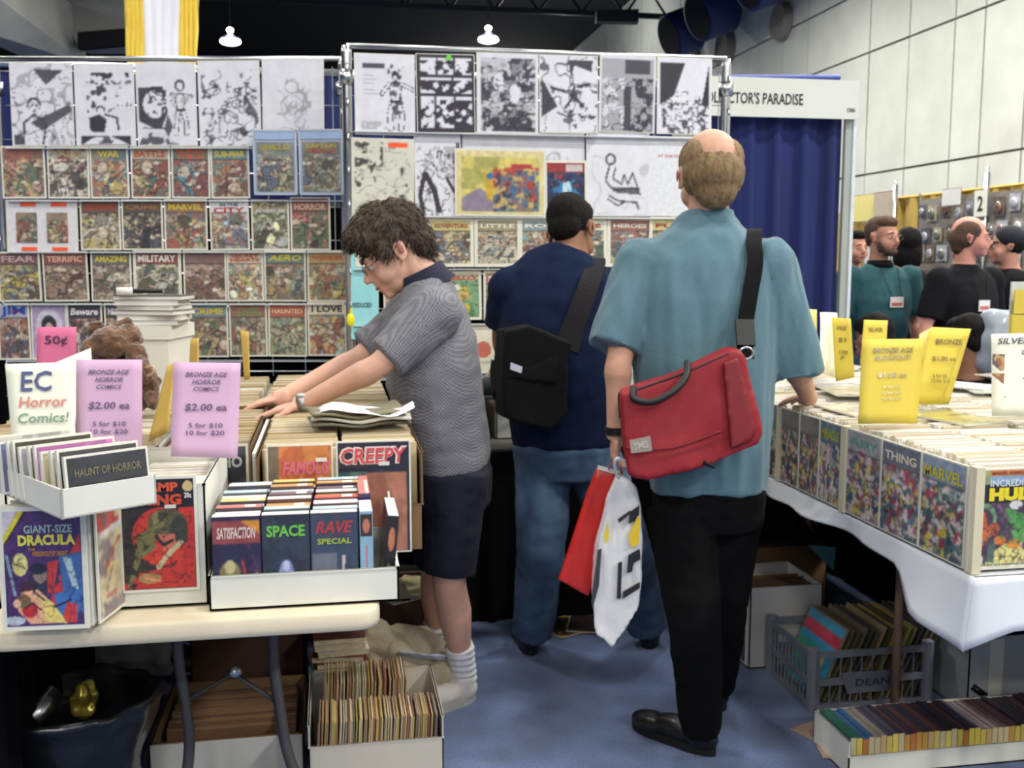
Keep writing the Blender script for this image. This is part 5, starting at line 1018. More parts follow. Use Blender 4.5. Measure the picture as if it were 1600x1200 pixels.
card('price_sign', 'curved yellow half of the folded sign beyond the bald man arm', ((1300, 496), (1329, 498), (1335, 590), (1306, 596)), (3.62, 3.56, 3.5, 3.55), M_yl, [('SALE', .5, .16, .5, .06, KY, 0), ('$1', .5, .35, .4, .07, KY, 0), ('5 FOR\n$4', .5, .58, .45, .14, KY, 0)], group=gY)
card('price_sign', 'white curved half of the folded sign beyond the bald man arm', ((1290, 487), (1316, 488), (1304, 590), (1277, 582)), (3.58, 3.68, 3.6, 3.5), M_cream, group=gY, curve=.02)
card('price_sign', 'cream folded sign closest to the bald man sleeve', ((1250, 482), (1276, 484), (1276, 570), (1250, 566)), (3.7, 3.72, 3.7, 3.68), M_yl2, group=gY)
def pics(t): pass
card('price_sign', 'white sign with small cover pictures at the right picture edge', ((1549, 522), (1660, 520), (1660, 650), (1550, 650)), (2.86, 2.9, 2.87, 2.84), M_cream,
     [('SILVER AGE', .47, .09, .8, .08, (70, 66, 90), .25), ('COMICS', .62, .23, .42, .07, (60, 56, 80), .25), ('JUST', .64, .38, .34, .09, (50, 50, 70), .25), ('$1.00', .62, .53, .4, .1, (50, 50, 70), .25), ('EACH', .6, .68, .3, .07, (50, 50, 70), .25)])
ps = bpy.data.objects['price_sign.013'] if 'price_sign.013' in bpy.data.objects else None
tgt = [o for o in bpy.data.objects if o.get('label', '').startswith('white sign with small cover')][0]
for k, (px, py) in enumerate(((1559, 566), (1558, 596), (1560, 632))):
    p = P(px, py, 2.855); me = cover_mesh('picture', .034, .046, Cv(12, 16, (160, 110, 84)).noise((200, 170, 120), .5, 5, k, .9).noise((90, 80, 96), .6, 4, k+4, .9), M_matte)
    o = link('picture', me); o.matrix_world = Matrix.Translation(Vector((p-UZ*.023-FH*.004).tolist())) @ Matrix.Rotation(-TH, 4, 'Z'); mw = o.matrix_world.copy(); o.parent = tgt; o.matrix_parent_inverse = tgt.matrix_world.inverted(); o.matrix_basis = mw
# loose comics lying on top
r = random.Random(8)
gl_ = 'loose comics lying on the right boxes'
for k, (px, py, ro, c, lb) in enumerate(((1295, 600, .3, (226, 220, 206), 'white comic lying by the bald man hand'), (1330, 612, -.2, (214, 200, 160), 'cream comic lying left of the large yellow sign'), (1300, 575, .1, (206, 200, 196), 'grey comic lying beneath the folded sign'), (1490, 650, .2, (200, 190, 100), 'yellowish comic lying right of the large yellow sign'),
                          (1545, 610, -.3, (210, 206, 200), 'pale comic lying below the tilted yellow signs'), (1500, 605, .5, (224, 220, 214), 'white comic lying under the tilted pair of signs'), (1340, 640, .05, (216, 206, 180), 'cream comic at the foot of the large yellow sign'), (1590, 590, .2, (190, 184, 176), 'grey comic lying beside the white picture sign'))):
    p = PZ(px, py, zTop+.006+.004*(k % 2)); p[2] = zTop+.004+.006*(k % 3); t = empty('comic_book', p, lb, 'comic', gl_, ro)
    m = MB(); m.box(-.087, -.13, 0, .087, .13, .004); lchild('backing_board', m.mesh('backing_board', M_board), t)
    cvm = cover_mesh('cover', .166, .25, Cv(20, 30, c).noise(tuple(v*.75 for v in c), .58, 6, k, .8).rect(0, 0, 1, .16, tuple(v*.9 for v in c)), M_paint); o = lchild('cover', cvm, t, (0, -.125, .0055), (-math.pi/2, 0, 0))
    o.rotation_euler = (-math.pi/2, 0, 0); o.location = (0, -.125, .0048)
# ------------------------------------------------ under the right table
gU = 'boxes on the floor under the right table'
# milk crate
t = empty('milk_crate', PZ(1370, 1112, 0), 'grey plastic milk crate full of leaning comics under the right table', 'crate')
M_crate = mat('grey_crate_plastic', (112, 116, 124), .5, .08, 20)
a = PZ(1264, 1112, 0); b_ = PZ(1470, 1110, 0); x0, x1 = a[0], b_[0]; y0, y1 = 2.96, 3.30; H = .208
b = MB()
for z in (0.0, .085, H-.03):
    hh = .022 if z < .2 else .03
    b.box(x0, y0, z, x1, y0+.008, z+hh); b.box(x0, y1-.008, z, x1, y1, z+hh); b.box(x0, y0+.01, z, x0+.008, y1-.01, z+hh); b.box(x1-.008, y0+.01, z, x1, y1-.01, z+hh)
b.box(x0+.01, y0+.01, .0, x1-.01, y1-.01, .006)
tag(b.build('rails', M_crate, t), kind='stuff')
for (x, y) in ((x0, y0), (x1, y0), (x0, y1), (x1, y1)):
    b = MB(); b.tube([(x+(.012 if x == x0 else -.012), y+(.012 if y == y0 else -.012), .001), (x+(.012 if x == x0 else -.012), y+(.012 if y == y0 else -.012), H+.002)], .020, 8); b.build('corner_post', M_crate, t)
b = MB(); k = 0
for i in range(11):
    u = x0+.03+(x1-x0-.06)*i/10
    b.box(u-.0016, y0+.001, .01, u+.0016, y0+.006, H-.02)
for i in range(11):
    u = y0+.03+(y1-y0-.06)*i/10; b.box(x0+.001, u-.0025, .01, x0+.006, u+.0025, H-.02)
tag(b.build('lattice_bars', M_crate, t), kind='stuff')
b = MB(); xm = (x0+x1)/2; b.prism([(xm-.11, y0-.003, .125), (xm+.11, y0-.003, .125), (xm+.085, y0-.003, .055), (xm-.085, y0-.003, .055)], (0, .006, 0)); b.build('name_plate', M_crate, t)
sign_text(t, 'DEAN', (xm, y0-.0045, .092), .12, .024, mat('dark_crate_letters', (60, 62, 70), .6), name='lettering')
r = random.Random(3); gK = 'comics leaning in the milk crate'
for k in range(16):
    x = x0+.045+k*.0225; cols = [(190, 170, 90), (120, 110, 90), (80, 80, 80), (170, 150, 110), (100, 90, 70)]
    c = r.choice(cols); rot = axes((0, -1, 0), V(1, 0, -.42)/np.linalg.norm(V(1, 0, -.42)), V(.42, 0, 1)/np.linalg.norm(V(.42, 0, 1)))
    lb = 'blue and red comic leaning first at the left end of the milk crate' if k == 0 else 'yellowed comic leaning behind the blue one in the milk crate'
    cv = Cv(30, 44, (60, 150, 190)).rect(0, .12, 1, .3, (196, 60, 80)).ell(.6, .55, .2, .12, (226, 206, 60)).noise((70, 160, 110), .55, 7, 4, .8, (0, .4, 1, 1)).shade(.1, 4, 1) if k == 0 else Cv(4, 4, c)
    tt = empty('comic_book', (x, (y0+y1)/2, .012), lb, 'comic', gK, rot); m = MB(); m.box(-.13, -.002, 0, .13, .004, .262-.004*(k % 3)); lchild('backing_board', m.mesh('backing_board', mat('yellowed_%d' % c[0], c, .8, .1, 40)), tt)
    lchild('cover', cover_mesh('cover', .25, .25, cv, M_paint), tt, (0, -.0032, .005))
# white box with covers behind the crate, to the left
a = PX(1168, 1040, 1.47)
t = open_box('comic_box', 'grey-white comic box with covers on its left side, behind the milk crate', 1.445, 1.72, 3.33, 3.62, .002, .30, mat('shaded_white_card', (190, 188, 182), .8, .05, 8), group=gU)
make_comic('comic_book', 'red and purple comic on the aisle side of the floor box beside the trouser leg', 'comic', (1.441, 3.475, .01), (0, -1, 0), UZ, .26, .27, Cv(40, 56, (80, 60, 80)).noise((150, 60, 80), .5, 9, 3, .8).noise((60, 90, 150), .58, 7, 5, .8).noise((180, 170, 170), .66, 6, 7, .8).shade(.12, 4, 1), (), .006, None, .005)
slabs('comics', t, 1.455, 1.71, 3.36, 3.5, .01, .285, .009, [(120, 90, 60), (90, 70, 50)], seed=33)
t = open_box('comic_box', 'brown cardboard box deep under the right table, behind the grey-white one', 1.45, 1.95, 3.75, 4.15, .002, .32, M_card, group=gU)
slabs('comics', t, 1.46, 1.94, 3.78, 4.1, .01, .29, .01, [(90, 70, 50), (60, 50, 44)], seed=34)
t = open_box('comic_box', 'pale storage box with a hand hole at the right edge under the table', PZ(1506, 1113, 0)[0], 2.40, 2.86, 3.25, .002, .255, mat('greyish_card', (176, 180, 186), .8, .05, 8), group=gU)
q = PY(1530, 1080, 2.855); b = MB(); b.tube([q+V(-.022, 0, .016), q+V(.022, 0, -.016)], .011, 10); b.build('hand_hole', M_black, t, True)
q = PY(1545, 1050, 2.852); b = MB(); b.box(q[0]-.0, 2.851, .02, q[0]+.05, 2.859, .25); b.build('corner_flap', M_white, t)
t = empty('backpack', (1.62, 3.95, .33), 'dark backpack heaped on the boxes deep under the right table', 'bag')
b = MB(); b.ell((1.62, 3.95, .42), (.17, .13, .12)); b.ell((1.80, 3.98, .40), (.12, .12, .10)); remesh(b, 'bag_body', .012, M_dark, 4, t, lambda co, no: np.array([.012*noise.noise(Vector(c*9)) for c in co]))
b = MB(); b.tube(sm([V(1.5, 3.86, .44), V(1.56, 3.8, .53), V(1.66, 3.83, .52), V(1.7, 3.86, .45)], 5), (.016), 8, flat=.3); b.build('strap', M_black, t, True)
q = P(1283, 868, 3.9); t = empty('paper_sheet', q, 'teal paper triangle sticking out under the right table', 'paper'); b = MB(); b.prism([P(1262, 852, 3.95), P(1306, 855, 3.9), P(1303, 892, 3.88)], (0, .002, 0)); b.build('sheet', mat('teal_paper', (90, 140, 150), .8), t)
# low tray of digest books in the front right corner
gD2 = 'digest books in the floor tray'
ax_, ay_ = 1.412, 2.545
t = open_box('book_tray', 'low white tray of digest books on the floor at the bottom right corner', ax_, 2.25, ay_, 2.76, .002, .105, M_white, front=.062)
spn = [(190, 120, 60), (214, 190, 96), (222, 200, 90), (200, 186, 150), (206, 170, 120), (226, 206, 100), (210, 196, 150), (196, 150, 70)]
for k in range(44):
    x = ax_+.012+k*.0185; r = random.Random(k); c = spn[r.randrange(8)]; cvn = [(60, 110, 96), (70, 104, 150), (150, 140, 130), (84, 80, 96), (70, 46, 56), (56, 52, 66), (90, 60, 60)][(k//2) if k < 8 else r.randrange(4, 7)]
    rot = axes((1, 0, 0), (0, 1, 0), (0, 0, 1)); hh = .098+r.uniform(-.004, .006)
    nmx = 'green' if k < 2 else 'blue' if k < 4 else 'grey' if k < 6 else 'dark'
    tt = empty('digest_book', (x, ay_+.012, .008), ('%s digest book at the left end of the floor tray, %s of its pair' % (nmx, ('left', 'right')[k % 2]) if k < 6 else 'dark-covered digest book with yellow spine in the floor tray'), 'book', gD2, rot)
    m = MB(); m.box(0, 0, 0, .0165, .0015, hh); lchild('spine', m.mesh('spine', mat('spine_%d_%d' % c[:2], c, .6, .1, 40)), tt)
    m = MB(); m.box(0, .0015, 0, .0165, .19, hh+.001); m.box(.002, .19, .0, .0145, .195, hh); lchild('cover', m.mesh('cover', mat('dcov_%d_%d' % cvn[:2], cvn, .4, .25, 60, coat=.4)), tt, (0, 0, 0))
for k, (px, py, ro) in enumerate(((1290, 1148, .4), (1305, 1165, -.2))):
    p = PZ(px, py, .004); tt = empty('comic_book', (p[0], p[1], .002+.004*k), ('tan' if k else 'brown')+' comic lying on the carpet left of the digest tray', 'comic', None, ro)
    m = MB(); m.box(-.06, -.085, 0, .06, .085, .003); lchild('pages', m.mesh('pages', M_tan), tt); lchild('cover', cover_mesh('cover', .12, .17, Cv(12, 16, (140, 110, 90)).noise((180, 150, 130), .5, 5, k), M_paint), tt, (0, -.085, .0042), (-math.pi/2, 0, 0))
drape('black_table_skirt', 2.30, 2.1, 2.30, 4.7, 0, .73, mat('black_skirt', (8, 8, 11), .95, .2, 6, spec=.15), None, .15, .02, 4)
o = bpy.data.objects['black_table_skirt']; tag(o, 'black pleated table skirt on the far side of the right table', 'tablecloth')
# ================================================================== MIDDLE TABLE BEHIND THE MEN (black skirt) AND THE FLOOR CLUTTER
M_skirt = mat('black_skirt', (8, 8, 11), .95, spec=.15)
mt = folding_table('grey-edged table with a black skirt under the middle rack', .33, 1.36, 3.98, 4.34, .742, mat('grey_table_laminate', ()))
for xx in (.4, 1.3): b = MB(); b.tube([V(xx, 4.2, .70), V(xx, 4.2, 0)], .0135, 8); b.build('leg', M_leg, mt, True)
t = empty('table_skirt', (.85, 3.97, 0), 'black pleated cloth skirt hanging from the middle table to the carpet', 'tablecloth')
drape('skirt_front', .33, 3.965, 1.37, 3.965, 0.004, .70, M_skirt, t, .12, .014, 3)
drape('skirt_side', .325, 3.97, .325, 4.34, 0.004, .70, M_skirt, t, .12, .012, 5)
gP = 'boxes and magazines on the middle table'
t = open_box('comic_box', 'dark cardboard box of comics between the grey shirt and the black bag', .36, .60, 4.02, 4.32, .744, .96, M_card, group=gP)
slabs('comics', t, .37, .59, 4.03, 4.3, .75, .985, .008, MIX, seed=41)
make_comic('comic_book', 'brown covered comic on the front of the dark box by the black bag', 'comic', (.49, 4.012, .75), (1, 0, 0), UZ, .15, .23, comic_art(77, 1, (110, 70, 50)), (), .005)
t = open_box('comic_box', 'box of comics hidden behind the navy shirt on the middle table', .64, .98, 4.02, 4.32, .744, .98, M_white, group=gP); slabs('comics', t, .65, .97, 4.03, 4.3, .75, 1.0, .008, TAN, seed=42)
t = open_box('comic_box', 'box of comics at the right end of the middle table behind the bald man', 1.0, 1.33, 4.02, 4.32, .744, .98, M_white, group=gP); slabs('comics', t, 1.01, 1.32, 4.03, 4.3, .75, 1.0, .008, WHT, seed=43)
b = MB(); pcc = P(766, 606, 4.1); t = empty('dark_cap', pcc-UZ*.04, 'round dark cap resting on the box between the two men', 'cap'); b.ell(pcc, (.062, .062, .045)); b.build('crown', mat('dark_green_cloth', (26, 34, 38), .9), t, True); b = MB(); b.ell(pcc+V(-.01, -.06, -.03), (.05, .045, .008)); b.build('brim', M_dark, t, True)
c = PZ(722, 583, 1.0)
t = empty('magazine', (.47, 4.17, .987), 'white magazine lying on the dark box behind the grey shirt', 'magazine'); m = MB(); m.box(-.11, -.1, 0, .11, .1, .02); lchild('pages', m.mesh('pages', M_white), t)
# right-hand black hall skirt behind the aisle
t = empty('table_skirt', (1.9, 4.7, 0), 'black skirt closing the far end under the right table', 'tablecloth'); drape('skirt_front', 1.40, 4.66, 2.28, 4.66, 0.004, .73, M_skirt, t, .12, .014, 7)
b = MB(); q = empty('table_skirt', (-.7, 4.0, 0), 'black skirt hanging behind the left tables', 'tablecloth'); drape('skirt_front', -.8, 3.93, .30, 3.93, .004, .70, M_skirt, q, .12, .014, 9); drape('skirt_side', -.75, 2.3, -.75, 3.9, .004, .73, M_skirt, q, .12, .014, 11)

# ---- under the left table
M_bin = mat('black_bin_liner', (26, 28, 32), .28, .2, 8, bump=.8, bscale=9, coat=.4)
c = V(*PZ(118, 1090, .30)); c = P(112, 1130, 2.62); bz = P(112, 1062, 2.70)[2]
t = empty('trash_bin', (c[0], c[1], 0), 'round bin lined with a crumpled black bag under the left table', 'bin')
rg = []
for i in range(16):
    f = i/15; z = bz*f; rad = .15+.05*f+(.012 if f > .9 else 0)
    rg.append([V(c[0]+(rad+.012*noise.noise(Vector((math.cos(a)*2.2, math.sin(a)*2.2, f*3)))*2.5)*math.cos(a), c[1]+(rad*.9)*math.sin(a)*(1+.05*noise.noise(Vector((a*2, f*4, 1)))), z+(.012*noise.noise(Vector((math.cos(a)*3, math.sin(a)*3, 5))) if f > .5 else 0)) for a in [2*math.pi*k/40 for k in range(40)]])
for f, dz in ((.9, -.02), (.8, -.06), (.5, -.09)): rg.append([V(c[0]+(p[0]-c[0])*f, c[1]+(p[1]-c[1])*f, bz+dz) for p in rg[15]])
b = MB(); b.loft(rg); b.build('bag_liner', M_bin, t, True)
t2 = empty('metal_can', (c[0]-.10, c[1]-.05, bz-.04), 'silver can lying in the rubbish bin', 'can'); q = P(47, 1132, 2.52); q[2] = bz-.03
b = MB(); b.tube([q, q+V(.03, .09, .03)], .028, 18); b.build('can_body', mat('aluminium_can', (190, 190, 196), .3, metal=1), t2, True); b = MB(); b.tube([q-V(.001, .004, .001), q], .020, 14); b.build('can_lid', M_black, t2)
q = P(132, 1092, 2.62); q[2] = bz-.02; t2 = empty('snack_wrapper', q, 'crumpled shiny yellow and silver wrapper in the rubbish bin', 'wrapper'); b = MB(); b.ell(q, (.03, .03, .05)); o = remesh(b, 'wrapper_sheet', .005, mat('gold_foil', (190, 170, 80), .25, .3, 30, metal=.7), 1, t2, lambda co, no: np.array([.02*noise.noise(Vector(x*35)) for x in co]))
# grey printed sheet / bag draped beside the bin
q = P(210, 1010, 3.2); t = empty('paper_bag', (q[0], q[1], 0), 'grey printed paper sheet hanging behind the bin under the table', 'paper')
g = [[P(118+x*150/10, 985+y*70/8, 3.15)+FH*(.05*noise.noise(Vector((x*.5, y*.5, 1)))) for x in range(11)] for y in range(9)]
b = MB(); b.sheet(g); o = b.build('sheet', mat('grey_print', (112, 106, 98), .8, scale=9, color2=(84, 84, 90)), t, True); o.modifiers.new('s', 'SOLIDIFY').thickness = .002
cA = PZ(245, 1200, .0)
gF = 'cardboard boxes on the floor under the left table'
def zb(px, py, d): return P(px, py, d)
# long white-sided box
a = P(246, 1135, 2.95); b2 = P(478, 1135, 2.95)
t = open_box('storage_box', 'long brown-lined box with white front behind the table legs', a[0], b2[0]-.01, 2.83, 3.25, .002, a[2]+.004, M_card, group=gF)
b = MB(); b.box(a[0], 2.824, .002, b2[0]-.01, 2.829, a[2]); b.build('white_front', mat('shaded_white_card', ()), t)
slabs('comics', t, a[0]+.02, b2[0]-.03, 2.95, 3.22, .01, a[2]-.02, .01, [(110, 80, 56), (90, 66, 48), (130, 100, 70)], seed=51)
# card box at the front
a = P(482, 1168, 2.74); b2 = P(697, 1166, 2.74)
t = open_box('card_box', 'white box packed with cards on edge, nearest the camera on the floor', a[0], b2[0], a[1], a[1]+.36, .002, a[2]+.06, mat('floor_white_card', (206, 200, 186), .8, .05, 8), front=a[2], group=gF)
CC = [(196, 170, 120), (206, 190, 150), (170, 130, 90), (180, 160, 130), (210, 200, 176), (150, 100, 80), (200, 180, 90), (130, 120, 110)]
slabs('cards', t, a[0]+.012, b2[0]-.02, a[1]+.012, a[1]+.16, .01, a[2]+.062, .0042, CC, axis='x', seed=52, zj=.006, lean=.012)
slabs('cards', t, a[0]+.03, b2[0]-.10, a[1]+.18, a[1]+.34, .01, a[2]+.10, .0042, CC, axis='x', seed=53, zj=.006, lean=.012)
# tan crumpled sack with folded paper
M_sack = mat('tan_canvas', (186, 172, 146), .9, .12, 12, bump=.3, bscale=60)
q = P(632, 1040, 3.45); t = empty('canvas_bag', (q[0], q[1], 0), 'crumpled tan canvas bag on the carpet behind the white trainers', 'bag')
b = MB(); q[2] = .10
b.ell((q[0], q[1], .11), (.15, .12, .13)); b.ell((q[0]-.09, q[1]-.02, .18), (.07, .06, .11)); b.ell((q[0]+.10, q[1]-.05, .09), (.10, .08, .08)); b.ell((q[0]-.02, q[1]-.10, .05), (.16, .08, .05))
remesh(b, 'bag_body', .007, M_sack, 3, t, lambda co, no: np.array([.028*(abs(noise.noise(Vector(x*(8, 8, 6)))*2)-.4)+.008*noise.noise(Vector(x*30)) for x in co]))
b = MB(); g = [[V(q[0]-.03+.022*i, q[1]-.155+.02*j, .215-.012*j-.004*i+.012*noise.noise(Vector((i*.6, j*.8, 2)))) for i in range(8)] for j in range(6)]; b.sheet(g)
o = b.build('folded_paper', mat('bluish_white_paper', (206, 214, 232), .6), None, True); o.modifiers.new('s', 'SOLIDIFY').thickness = .002; tag(o, 'folded white and blue paper lying on the tan canvas bag', 'paper')
# stack of comics
r = random.Random(6); p0 = PZ(528, 1085, 0); p0 = P(530, 1080, 3.4)
for k in range(13):
    c = r.choice([(120, 60, 50), (200, 190, 170), (80, 100, 80), (60, 60, 80), (180, 160, 130), (206, 196, 180), (90, 50, 46)]); cn_ = {120: 'red brown', 200: 'cream', 80: 'green', 60: 'navy', 180: 'tan', 206: 'white', 90: 'dark red'}[c[0]]
    t = empty('comic_book', (p0[0]+r.uniform(-.008, .008), p0[1]+r.uniform(-.01, .01),   .004+k*.0195), cn_+' comic, number %s from the floor in the stack beside the tan bag' % ('one two three four five six seven eight nine ten eleven twelve thirteen'.split()[k]), 'comic', 'stack beside the tan canvas bag', r.uniform(-.15, .15))
    m = MB(); m.box(-.08, -.11, 0, .08, .11, .0155); lchild('pages', m.mesh('pages', M_tan), t); m = MB(); m.box(-.082, -.112, .0155, .082, .112, .018); lchild('cover', m.mesh('cover', mat('stk_%d' % c[0], c, .5, .2, 40)), t)
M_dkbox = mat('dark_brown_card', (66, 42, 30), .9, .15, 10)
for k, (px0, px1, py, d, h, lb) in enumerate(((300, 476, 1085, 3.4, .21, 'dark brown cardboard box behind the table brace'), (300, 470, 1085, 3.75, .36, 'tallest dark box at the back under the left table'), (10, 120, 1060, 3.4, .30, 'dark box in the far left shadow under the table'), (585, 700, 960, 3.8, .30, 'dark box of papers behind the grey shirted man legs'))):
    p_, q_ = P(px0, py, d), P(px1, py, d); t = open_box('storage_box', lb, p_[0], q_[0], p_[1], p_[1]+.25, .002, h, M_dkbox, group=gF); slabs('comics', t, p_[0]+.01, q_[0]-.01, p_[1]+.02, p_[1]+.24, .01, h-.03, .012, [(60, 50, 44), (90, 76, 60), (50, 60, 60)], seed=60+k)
gW = 'loose papers scattered behind the legs'
for k, (px, py, d, c, ro, lb) in enumerate(((620, 955, 3.6, (96, 110, 110), .5, 'grey green comic tilted behind the table corner'), (650, 965, 3.65, (170, 160, 120), -.4, 'tan comic tilted just left of the bare calf'), (600, 985, 3.6, (110, 104, 90), .1, 'dull comic below the table corner'))):
    p = P(px, py, d); t = empty('comic_book', (p[0], p[1], .30), lb, 'comic', gW, axes(V(math.cos(ro), math.sin(ro), 0), V(-math.sin(ro)*.5, math.cos(ro)*.5, -.8), V(-math.sin(ro)*.8, math.cos(ro)*.8, .5)) if False else ro)
    m = MB(); m.box(-.08, -.11, .0+.006*k, .08, .11, .004+.006*k); lchild('pages', m.mesh('pages', M_tan), t); lchild('cover', cover_mesh('cover', .16, .22, Cv(16, 22, c).noise(tuple(v*.6 for v in c), .5, 5, k), M_paint), t, (0, -.11, .0052+.006*k), (-math.pi/2, 0, 0))
p = P(880, 965, 4.0); 
for k, (px, py, ro, lb) in enumerate(((880, 975, .4, 'yellow printed comic on the carpet behind the navy man left foot'), (900, 972, -.3, 'dark comic lying beside the yellow one near the black skirt'))):
    p = PZ(px, py, .004); p[1] = min(p[1], 3.86); t = empty('comic_book', (p[0]+.05*k, p[1], .002+.004*k), lb, 'comic', None, ro); m = MB(); m.box(-.09, -.10, 0, .09, .10, .003); lchild('pages', m.mesh('pages', M_tan), t)
    lchild('cover', cover_mesh('cover', .17, .19, Cv(16, 20, ((190, 160, 60), (60, 50, 50))[k]).noise((60, 50, 40), .5, 5, k), M_paint), t, (0, -.095, .0045), (-math.pi/2, 0, 0))
# ================================================================== PEOPLE
def nv(v): v = np.array(v, float); return v/np.linalg.norm(v)
def skinmat(nm, c): return mat(nm, c, .55, .07, 26, bump=.08, bscale=120, spec=.4)
def frame_of(fwd, up):
    f = nv(fwd); u = np.array(up, float); u = nv(u-f*(u @ f)); r_ = np.cross(f, u); return r_, f, u
def add_head(b, c, fwd, up, s=1.0, nose=1.0, jaw=1.0):
    r_, f, u = frame_of(fwd, up); M = axes(r_, f, u); L = lambda x, y, z: c+(r_*x+f*y+u*z)*s
    def E(x, y, z, rx, ry, rz, rot=None, nu=18, nv_=12): b.ell(L(x, y, z), (rx*s, ry*s, rz*s), M if rot is None else M @ rot, nu, nv_)
    E(0, -.012, .038, .074, .093, .084); E(0, .026, -.02, .060, .066, .082); E(0, .040, -.066, .047*jaw, .046, .040); E(0, .074, -.090, .021*jaw, .019, .018)
    E(.036, .052, -.036, .026, .034, .034); E(-.036, .052, -.036, .026, .034, .034)
    for sg in (-1, 1):
        E(sg*.030, .084, .022, .024, .012, .008); E(sg*.076, -.008, -.004, .008, .019, .030); E(sg*.080, -.014, .010, .006, .014, .017); E(sg*.078, -.002, -.026, .007, .009, .011)
        E(sg*.010, .104, -.034, .007, .009, .006)
        E(sg*.031, .078, .001, .015, .012, .009)
    b.tube([L(0, .088, .016), L(0, .100, -.008), L(0, .117*nose, -.030)], [.008*s, .009*s, .011*s], 10)
    E(0, .112*nose, -.031, .010, .010, .008); E(0, .090, -.058, .023, .011, .0055); E(0, .088, -.067, .020, .011, .006); E(0, .080, -.050, .026, .022, .020); E(0, .076, -.074, .024, .018, .014)
    return L, M
def add_hand(b, w, d, pn, side, curl=.25, s=1.0, spread=1.0):
    """w wrist, d towards the fingers, pn out of the palm, side +1 when the thumb leaves on cross(pn, d)"""
    d = nv(d); pn = nv(pn-d*(np.array(pn) @ d)); t_ = np.cross(pn, d)*side
    M = axes(t_, d, -pn)
    b.ell(w+d*.048*s, (.040*s, .050*s, .014*s), M, 14, 10); b.ell(w+d*.070*s, (.041*s, .026*s, .013*s), M, 14, 8); b.tube([w-d*.02*s, w+d*.025*s], [.026*s, .028*s], 12)
    for k, (off, ln) in enumerate(((.030, .078), (.0105, .086), (-.010, .080), (-.029, .062))):
        p = w+d*(.078+(.004 if k in (1, 2) else 0))*s+t_*off*s; dd = nv(d+t_*(off*1.6*spread)); pts = [p-dd*.02*s, p]; a = 0
        for fr in (.45, .30, .25):
            a += curl; q = nv(dd*math.cos(a)+pn*math.sin(a)); pts.append(pts[-1]+q*ln*fr*s)
        b.tube(pts, [.0088*s, .0092*s, .0086*s, .0078*s, .0062*s], 8)
    p = w+d*.022*s+t_*.028*s; q1 = nv(t_*.75+d*.65+pn*.25); q2 = nv(t_*.35+d*.9+pn*.3)
    b.tube([p-t_*.012*s, p, p+q1*.034*s, p+q1*.034*s+q2*.030*s, p+q1*.034*s+q2*.052*s], [.013*s, .0125*s, .0105*s, .0095*s, .007*s], 8)
